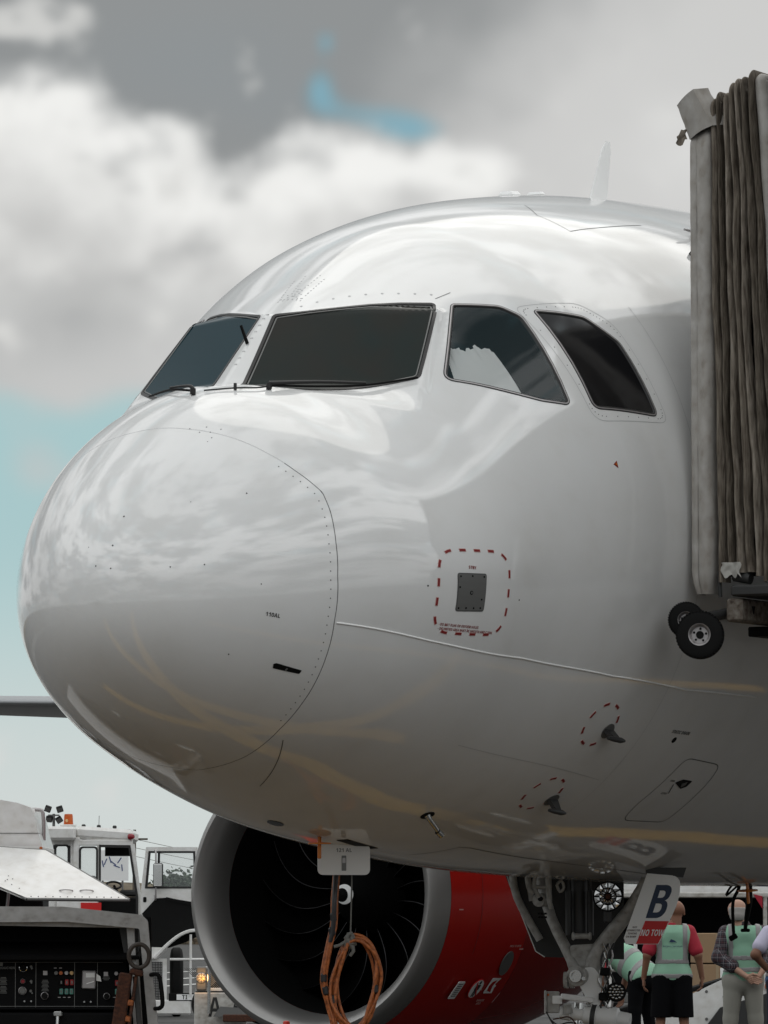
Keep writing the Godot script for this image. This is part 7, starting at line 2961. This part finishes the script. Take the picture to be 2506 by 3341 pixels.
# palm and five bent fingers from the wrist; along = fingers, face = palm normal, side = towards the thumb
func hand_with(st: SurfaceTool, w: Vector3, along: Vector3, face: Vector3, side: Vector3, curl: float) -> void:
	var r := []
	for k in 4:
		var x := 0.030 - 0.020 * k
		var kn := w + along * (0.088 - 0.004 * absf(k - 1.2)) + side * x
		r.append([w + side * x * 0.55, kn, 0.017, 0.0125])
		var ln: float = [0.040, 0.045, 0.042, 0.033][k]
		var a1 := curl * 0.5
		var a2 := curl * 1.3
		var p1 := kn + (along * cos(a1) + face * sin(a1)) * ln
		var p2 := p1 + (along * cos(a2) + face * sin(a2)) * ln * 0.62
		var p3 := p2 + (along * cos(a2 * 1.35) + face * sin(a2 * 1.35)) * ln * 0.5
		r.append([kn, p1, 0.0098, 0.009])
		r.append([p1, p2, 0.009, 0.0083])
		r.append([p2, p3, 0.0083, 0.0072])
	var t0 := w + along * 0.025 + side * 0.026
	var t1 := t0 + (along * 0.7 + side * 0.6 + face * 0.3).normalized() * 0.042
	var t2 := t1 + (along * 0.95 + side * 0.1 + face * 0.35).normalized() * 0.034
	r.append([w + along * 0.01 + side * 0.012, t0, 0.018, 0.015])
	r.append([t0, t1, 0.0135, 0.011])
	r.append([t1, t2, 0.011, 0.0085])
	body(st, r, 0.0048, 0.007)

func torso(dx := 0.0, dz := 0.0) -> Array:   # trunk limbs; dx, dz shift the shoulders
	return [L(-0.075, 0.93, 0, 0.075, 0.93, 0, 0.135, 0.135, 0.82), L(0, 0.98, 0, dx * 0.6, 1.2, dz * 0.6, 0.155, 0.165, 0.70), L(-0.10 + dx, 1.36, dz, 0.10 + dx, 1.36, dz, 0.125, 0.125, 0.80), L(-0.17 + dx, 1.43, dz, 0.17 + dx, 1.43, dz, 0.055, 0.055), L(dx, 1.42, dz, dx, 1.50, dz + 0.0, 0.10, 0.062)]

func person(label: String, at: Vector3, turn: float, tall: float) -> Node3D:
	var P := thing("person", label, "person", at, turn, "")
	P.scale = Vector3.ONE * tall
	return P

func vest(P: Node3D, t: Array, hem: float, m: Material, bands := [], stripes := [], dark: Material = null) -> void:
	var st := mb()
	var down := Vector3(0, -1, 0)
	body(st, t, 0.012, 0.05, 0.022, [[down, -hem], [Vector3.UP, 1.505]])
	var v := obj("safety_vest", st, m, P)
	for b in bands:
		st = mb()
		body(st, t, 0.012, 0.05, 0.0275, [[down, -b[0]], [Vector3.UP, b[1]]])
		obj("reflective_band", st, M.reflective, v)
	for s in stripes:
		st = mb()
		body(st, t, 0.012, 0.05, 0.0275, [[down, -s[2]], [Vector3.LEFT, -s[0]], [Vector3.RIGHT, s[1]]])
		obj("reflective_stripe", st, M.reflective, v)

func legs(x: float, knee_z := 0.0) -> Array:
	return [L(-0.10, 0.92, 0, -0.10 - x * 0.6, 0.50, -0.02 - knee_z, 0.10, 0.062), L(-0.10 - x * 0.6, 0.50, -0.02 - knee_z, -0.10 - x, 0.10, 0.02, 0.062, 0.042), L(0.10, 0.92, 0, 0.10 + x * 0.6, 0.50, -0.02, 0.10, 0.062), L(0.10 + x * 0.6, 0.50, -0.02, 0.10 + x, 0.10, 0.02, 0.062, 0.042)]

func shoes(P: Node3D, x: float) -> void:
	for s in [-1, 1]:
		var st := mb()
		body(st, [L((0.10 + x) * s, 0.05, 0.05, (0.115 + x) * s, 0.04, -0.15, 0.05, 0.042), L((0.10 + x) * s, 0.10, 0.02, (0.10 + x) * s, 0.05, 0.03, 0.05, 0.05)], 0.012, 0.03, 0.0, [[Vector3(0, -1, 0), 0.0]])
		obj("shoe", st, M.cloth_black, P)

func people() -> void:
	# man in a red polo, mint vest and black shorts, back turned
	var P := person("bald man in mint vest, red polo and black shorts, arms hanging, back turned", ground(57, 3.10), YAW, 0.94)
	var t := torso()
	var arms := [L(-0.195, 1.43, 0, -0.285, 1.16, 0.03, 0.06, 0.047), L(-0.285, 1.16, 0.03, -0.325, 0.90, -0.03, 0.046, 0.03), L(0.195, 1.43, 0, 0.295, 1.16, 0.03, 0.06, 0.047), L(0.295, 1.16, 0.03, 0.345, 0.90, -0.03, 0.046, 0.03)]
	var st := mb()
	body(st, t + arms + legs(0.05), 0.012, 0.03)
	head(st, Vector3(0.055, 1.655, -0.03), Basis(Vector3.UP, -0.25))
	hand_with(st, Vector3(-0.325, 0.90, -0.03), Vector3(0, -1, -0.1).normalized(), Vector3(1, 0, 0), Vector3(0, 0.1, -1).normalized(), 0.6)
	hand_with(st, Vector3(0.345, 0.90, -0.03), Vector3(0, -1, -0.1).normalized(), Vector3(-1, 0, 0), Vector3(0, 0.1, -1).normalized(), 0.7)
	obj("figure", st, M.skin_tan, P)
	st = mb()
	body(st, t + [L(-0.195, 1.43, 0, -0.262, 1.22, 0.02, 0.066, 0.07), L(0.195, 1.43, 0, 0.272, 1.22, 0.02, 0.066, 0.07)], 0.012, 0.03, 0.012, [[Vector3.UP, 1.53]])
	obj("polo_shirt", st, M.polo_red, P)
	vest(P, t, 0.875, M.vest_mint, [[0.895, 0.95], [1.06, 1.115]], [[-0.175, -0.115, 1.09], [0.115, 0.175, 1.09]])
	st = mb()
	body(st, [L(-0.075, 0.92, 0, 0.075, 0.92, 0, 0.135, 0.135, 0.85), L(-0.10, 0.90, 0, -0.13, 0.42, -0.02, 0.115, 0.105), L(0.10, 0.90, 0, 0.13, 0.42, -0.02, 0.115, 0.105)], 0.012, 0.03, 0.014, [[Vector3(0, -1, 0), -0.45], [Vector3.UP, 0.94]])
	obj("shorts", st, M.cloth_black, P)
	st = mb()
	letters(st, "Airport Services", 0.03, Vector3(0.0, 1.26, 0.1485), Vector3.RIGHT, Vector3.UP, true)
	prism(st, V2([-0.04, 1.31, 0.05, 1.305, 0.02, 1.33, -0.02, 1.345]), Vector3(0, 0, 0.149), Vector3.RIGHT, Vector3.UP, 0.003)
	obj("vest_print", st, M.navy, P)
	shoes(P, 0.05)
	# man bending forward beside him
	P = person("man in red shirt and mint vest bending forward, left of the man in shorts", ground(58.6, 2.86), YAW + 0.9, 0.94)
	var bend := [L(-0.075, 0.88, 0.05, 0.075, 0.88, 0.05, 0.135, 0.135, 0.9), L(0, 0.92, 0.0, 0, 1.08, -0.22, 0.16, 0.165, 0.9), L(-0.09, 1.14, -0.36, 0.09, 1.14, -0.36, 0.13, 0.13, 0.9), L(-0.17, 1.17, -0.42, 0.17, 1.17, -0.42, 0.06, 0.06)]
	arms = [L(-0.20, 1.17, -0.42, -0.24, 0.92, -0.40, 0.058, 0.046), L(-0.24, 0.92, -0.40, -0.22, 0.68, -0.46, 0.045, 0.03), L(0.20, 1.17, -0.42, 0.24, 0.92, -0.40, 0.058, 0.046), L(0.24, 0.92, -0.40, 0.22, 0.68, -0.46, 0.045, 0.03)]
	st = mb()
	body(st, bend + arms + legs(0.06), 0.012, 0.03)
	head(st, Vector3(0, 1.22, -0.62), Basis(Vector3.RIGHT, -0.9))
	hand_with(st, Vector3(-0.22, 0.68, -0.46), Vector3(0, -1, -0.1).normalized(), Vector3(1, 0, 0), Vector3(0, 0.1, -1).normalized(), 0.7)
	hand_with(st, Vector3(0.22, 0.68, -0.46), Vector3(0, -1, -0.1).normalized(), Vector3(-1, 0, 0), Vector3(0, 0.1, -1).normalized(), 0.7)
	obj("figure", st, M.skin_tan, P)
	st = mb()
	body(st, bend + [L(-0.20, 1.17, -0.42, -0.235, 0.97, -0.40, 0.066, 0.068), L(0.20, 1.17, -0.42, 0.235, 0.97, -0.40, 0.066, 0.068)], 0.012, 0.03, 0.012)
	obj("shirt", st, M.polo_red, P)
	st = mb()
	body(st, bend, 0.012, 0.05, 0.024, [[Vector3(0, -1, 0.35).normalized(), -0.80]])
	var v := obj("safety_vest", st, M.vest_mint, P)
	for b in [[-0.02, 0.05], [-0.22, -0.16]]:
		st = mb()
		body(st, bend, 0.012, 0.05, 0.029, [[Vector3(0, 0.45, -0.89).normalized(), 0.45 - b[0]], [Vector3(0, -0.45, 0.89).normalized(), -0.45 + b[1] + 0.02]])
		obj("reflective_band", st, M.reflective, v)
	st = mb()
	body(st, legs(0.06) + [bend[0]], 0.012, 0.03, 0.016, [[Vector3(0, -1, 0), -0.06], [Vector3.UP, 0.97]])
	obj("trousers", st, M.cloth_black, P)
	shoes(P, 0.06)
	# older man in a plaid shirt, hands clasped behind his back
	P = person("white-haired man in plaid shirt, mint vest and grey trousers, hands clasped behind", ground(54, 3.66), YAW, 0.94)
	t = torso(0.01)
	arms = [L(-0.19, 1.43, 0, -0.27, 1.16, 0.06, 0.06, 0.048), L(-0.27, 1.16, 0.06, 0.03, 0.95, 0.20, 0.046, 0.029), L(0.21, 1.43, 0, 0.30, 1.16, 0.07, 0.06, 0.048), L(0.30, 1.16, 0.07, 0.16, 0.955, 0.19, 0.046, 0.029)]
	st = mb()
	body(st, t + arms + legs(0.05), 0.012, 0.03)
	head(st, Vector3(-0.06, 1.655, -0.04), Basis(Vector3.UP, 0.35) * Basis(Vector3.RIGHT, -0.15))
	hand_with(st, Vector3(0.03, 0.95, 0.20), Vector3(0.9, -0.35, 0.1).normalized(), Vector3(0, 0.1, 1), Vector3(0.35, 0.9, 0).normalized(), 0.35)
	hand_with(st, Vector3(0.16, 0.955, 0.19), Vector3(-0.75, -0.4, 0.25).normalized(), Vector3(0.2, 0.3, -1).normalized(), Vector3(-0.3, 0.9, 0.1).normalized(), 0.8)
	obj("figure", st, M.skin_pale, P)
	st = mb()
	body(st, [[Vector3(-0.06, 1.665, 0.02), Vector3(-0.06, 1.62, 0.035), 0.085, 0.075]], 0.007, 0.02, 0.012, [[Vector3.UP, 1.70], [Vector3(0, -1, 0), -1.56], [Vector3(0, 0, -1), 0.02]])
	obj("hair", st, M.hair_grey, P)
	st = mb()
	body(st, t + [L(-0.19, 1.43, 0, -0.27, 1.16, 0.06, 0.066, 0.062), L(-0.27, 1.16, 0.06, -0.13, 1.065, 0.125, 0.062, 0.06), L(0.21, 1.43, 0, 0.30, 1.16, 0.07, 0.066, 0.062), L(0.30, 1.16, 0.07, 0.25, 1.09, 0.11, 0.062, 0.06)], 0.012, 0.03, 0.012, [[Vector3.UP, 1.55], [Vector3(0, -1, 0), -0.9]])
	obj("plaid_shirt", st, M.plaid, P)
	vest(P, t, 0.84, M.vest_mint, [[1.0, 1.055], [1.125, 1.18]], [[-0.165, -0.11, 1.15], [0.13, 0.185, 1.15]])
	st = mb()
	body(st, legs(0.06) + [L(-0.075, 0.92, 0, 0.075, 0.92, 0, 0.135, 0.135, 0.85)], 0.012, 0.03, 0.02, [[Vector3(0, -1, 0), -0.06], [Vector3.UP, 0.99]])
	obj("trousers", st, M.trousers_grey, P)
	shoes(P, 0.05)
	# man at the right edge, hand on hip
	P = person("man in lilac shirt and mint and blue vest, hand on hip, right edge", ground(52.5, 3.99), YAW + 0.15, 0.94)
	t = torso()
	arms = [L(-0.195, 1.43, 0, -0.36, 1.20, 0.10, 0.06, 0.048), L(-0.36, 1.20, 0.10, -0.19, 1.02, 0.02, 0.046, 0.03), L(0.195, 1.43, 0, 0.36, 1.20, 0.10, 0.06, 0.048), L(0.36, 1.20, 0.10, 0.19, 1.02, 0.02, 0.046, 0.03)]
	st = mb()
	body(st, t + arms + legs(0.05), 0.012, 0.03)
	head(st, Vector3(0, 1.655, -0.03), Basis())
	for s in [-1.0, 1.0]:
		hand_with(st, Vector3(0.19 * s, 1.02, 0.02), Vector3(-0.6 * s, -0.75, -0.1).normalized(), Vector3(-0.7 * s, 0.5, 0.0).normalized(), Vector3(0, 0, -1), 0.4)
	obj("figure", st, M.skin_tan, P)
	st = mb()
	body(st, t + [L(-0.195, 1.43, 0, -0.30, 1.285, 0.06, 0.066, 0.07), L(0.195, 1.43, 0, 0.30, 1.285, 0.06, 0.066, 0.07)], 0.012, 0.03, 0.012, [[Vector3.UP, 1.53]])
	obj("shirt", st, M.shirt_lilac, P)
	vest(P, t, 1.10, M.vest_mint, [[1.12, 1.17]], [[-0.165, -0.11, 1.15], [0.11, 0.165, 1.15]])
	st = mb()
	body(st, t, 0.012, 0.05, 0.0215, [[Vector3(0, -1, 0), -0.84], [Vector3.UP, 1.10]])
	var lower := obj("vest_lower", st, M.vest_blue, P)
	st = mb()
	body(st, t, 0.012, 0.05, 0.0275, [[Vector3(0, -1, 0), -0.97], [Vector3.UP, 1.02]])
	obj("reflective_band", st, M.reflective, lower)
	st = mb()
	tube(st, [Vector3(-0.215, 1.05, 0.035), Vector3(-0.205, 1.037, 0.03)], 0.036, 14)
	obj("wristwatch", st, M.watch, P)
	st = mb()
	body(st, legs(0.05) + [t[0]], 0.012, 0.03, 0.018, [[Vector3(0, -1, 0), -0.06], [Vector3.UP, 0.95]])
	obj("trousers", st, M.cloth_navy, P)
	shoes(P, 0.05)
	# man in grey facing us beside the cart
	P = person("man in grey work clothes facing the camera beside the baggage cart", ground(66.5, 4.53), YAW + PI, 0.94)
	t = torso()
	arms = [L(-0.195, 1.43, 0, -0.27, 1.16, 0.03, 0.06, 0.047), L(-0.27, 1.16, 0.03, -0.29, 0.90, -0.03, 0.046, 0.03), L(0.195, 1.43, 0, 0.27, 1.16, 0.03, 0.06, 0.047), L(0.27, 1.16, 0.03, 0.29, 0.90, -0.03, 0.046, 0.03)]
	st = mb()
	body(st, t + arms + legs(0.05), 0.014, 0.03)
	head(st, Vector3(0, 1.655, -0.03), Basis(Vector3.UP, 0.3))
	for s in [-1.0, 1.0]:
		hand_with(st, Vector3(0.29 * s, 0.90, -0.03), Vector3(0, -1, -0.1).normalized(), Vector3(-s, 0, 0), Vector3(0, 0.1, -1).normalized(), 0.6)
	obj("figure", st, M.skin_pale, P)
	st = mb()
	body(st, t + [L(-0.195, 1.43, 0, -0.27, 1.16, 0.03, 0.066, 0.06), L(-0.27, 1.16, 0.03, -0.287, 0.95, -0.02, 0.06, 0.05), L(0.195, 1.43, 0, 0.27, 1.16, 0.03, 0.066, 0.06), L(0.27, 1.16, 0.03, 0.287, 0.95, -0.02, 0.06, 0.05)] + legs(0.05), 0.014, 0.03, 0.012, [[Vector3.UP, 1.53], [Vector3(0, -1, 0), -0.06]])
	obj("overalls", st, M.reflective, P)
	shoes(P, 0.05)
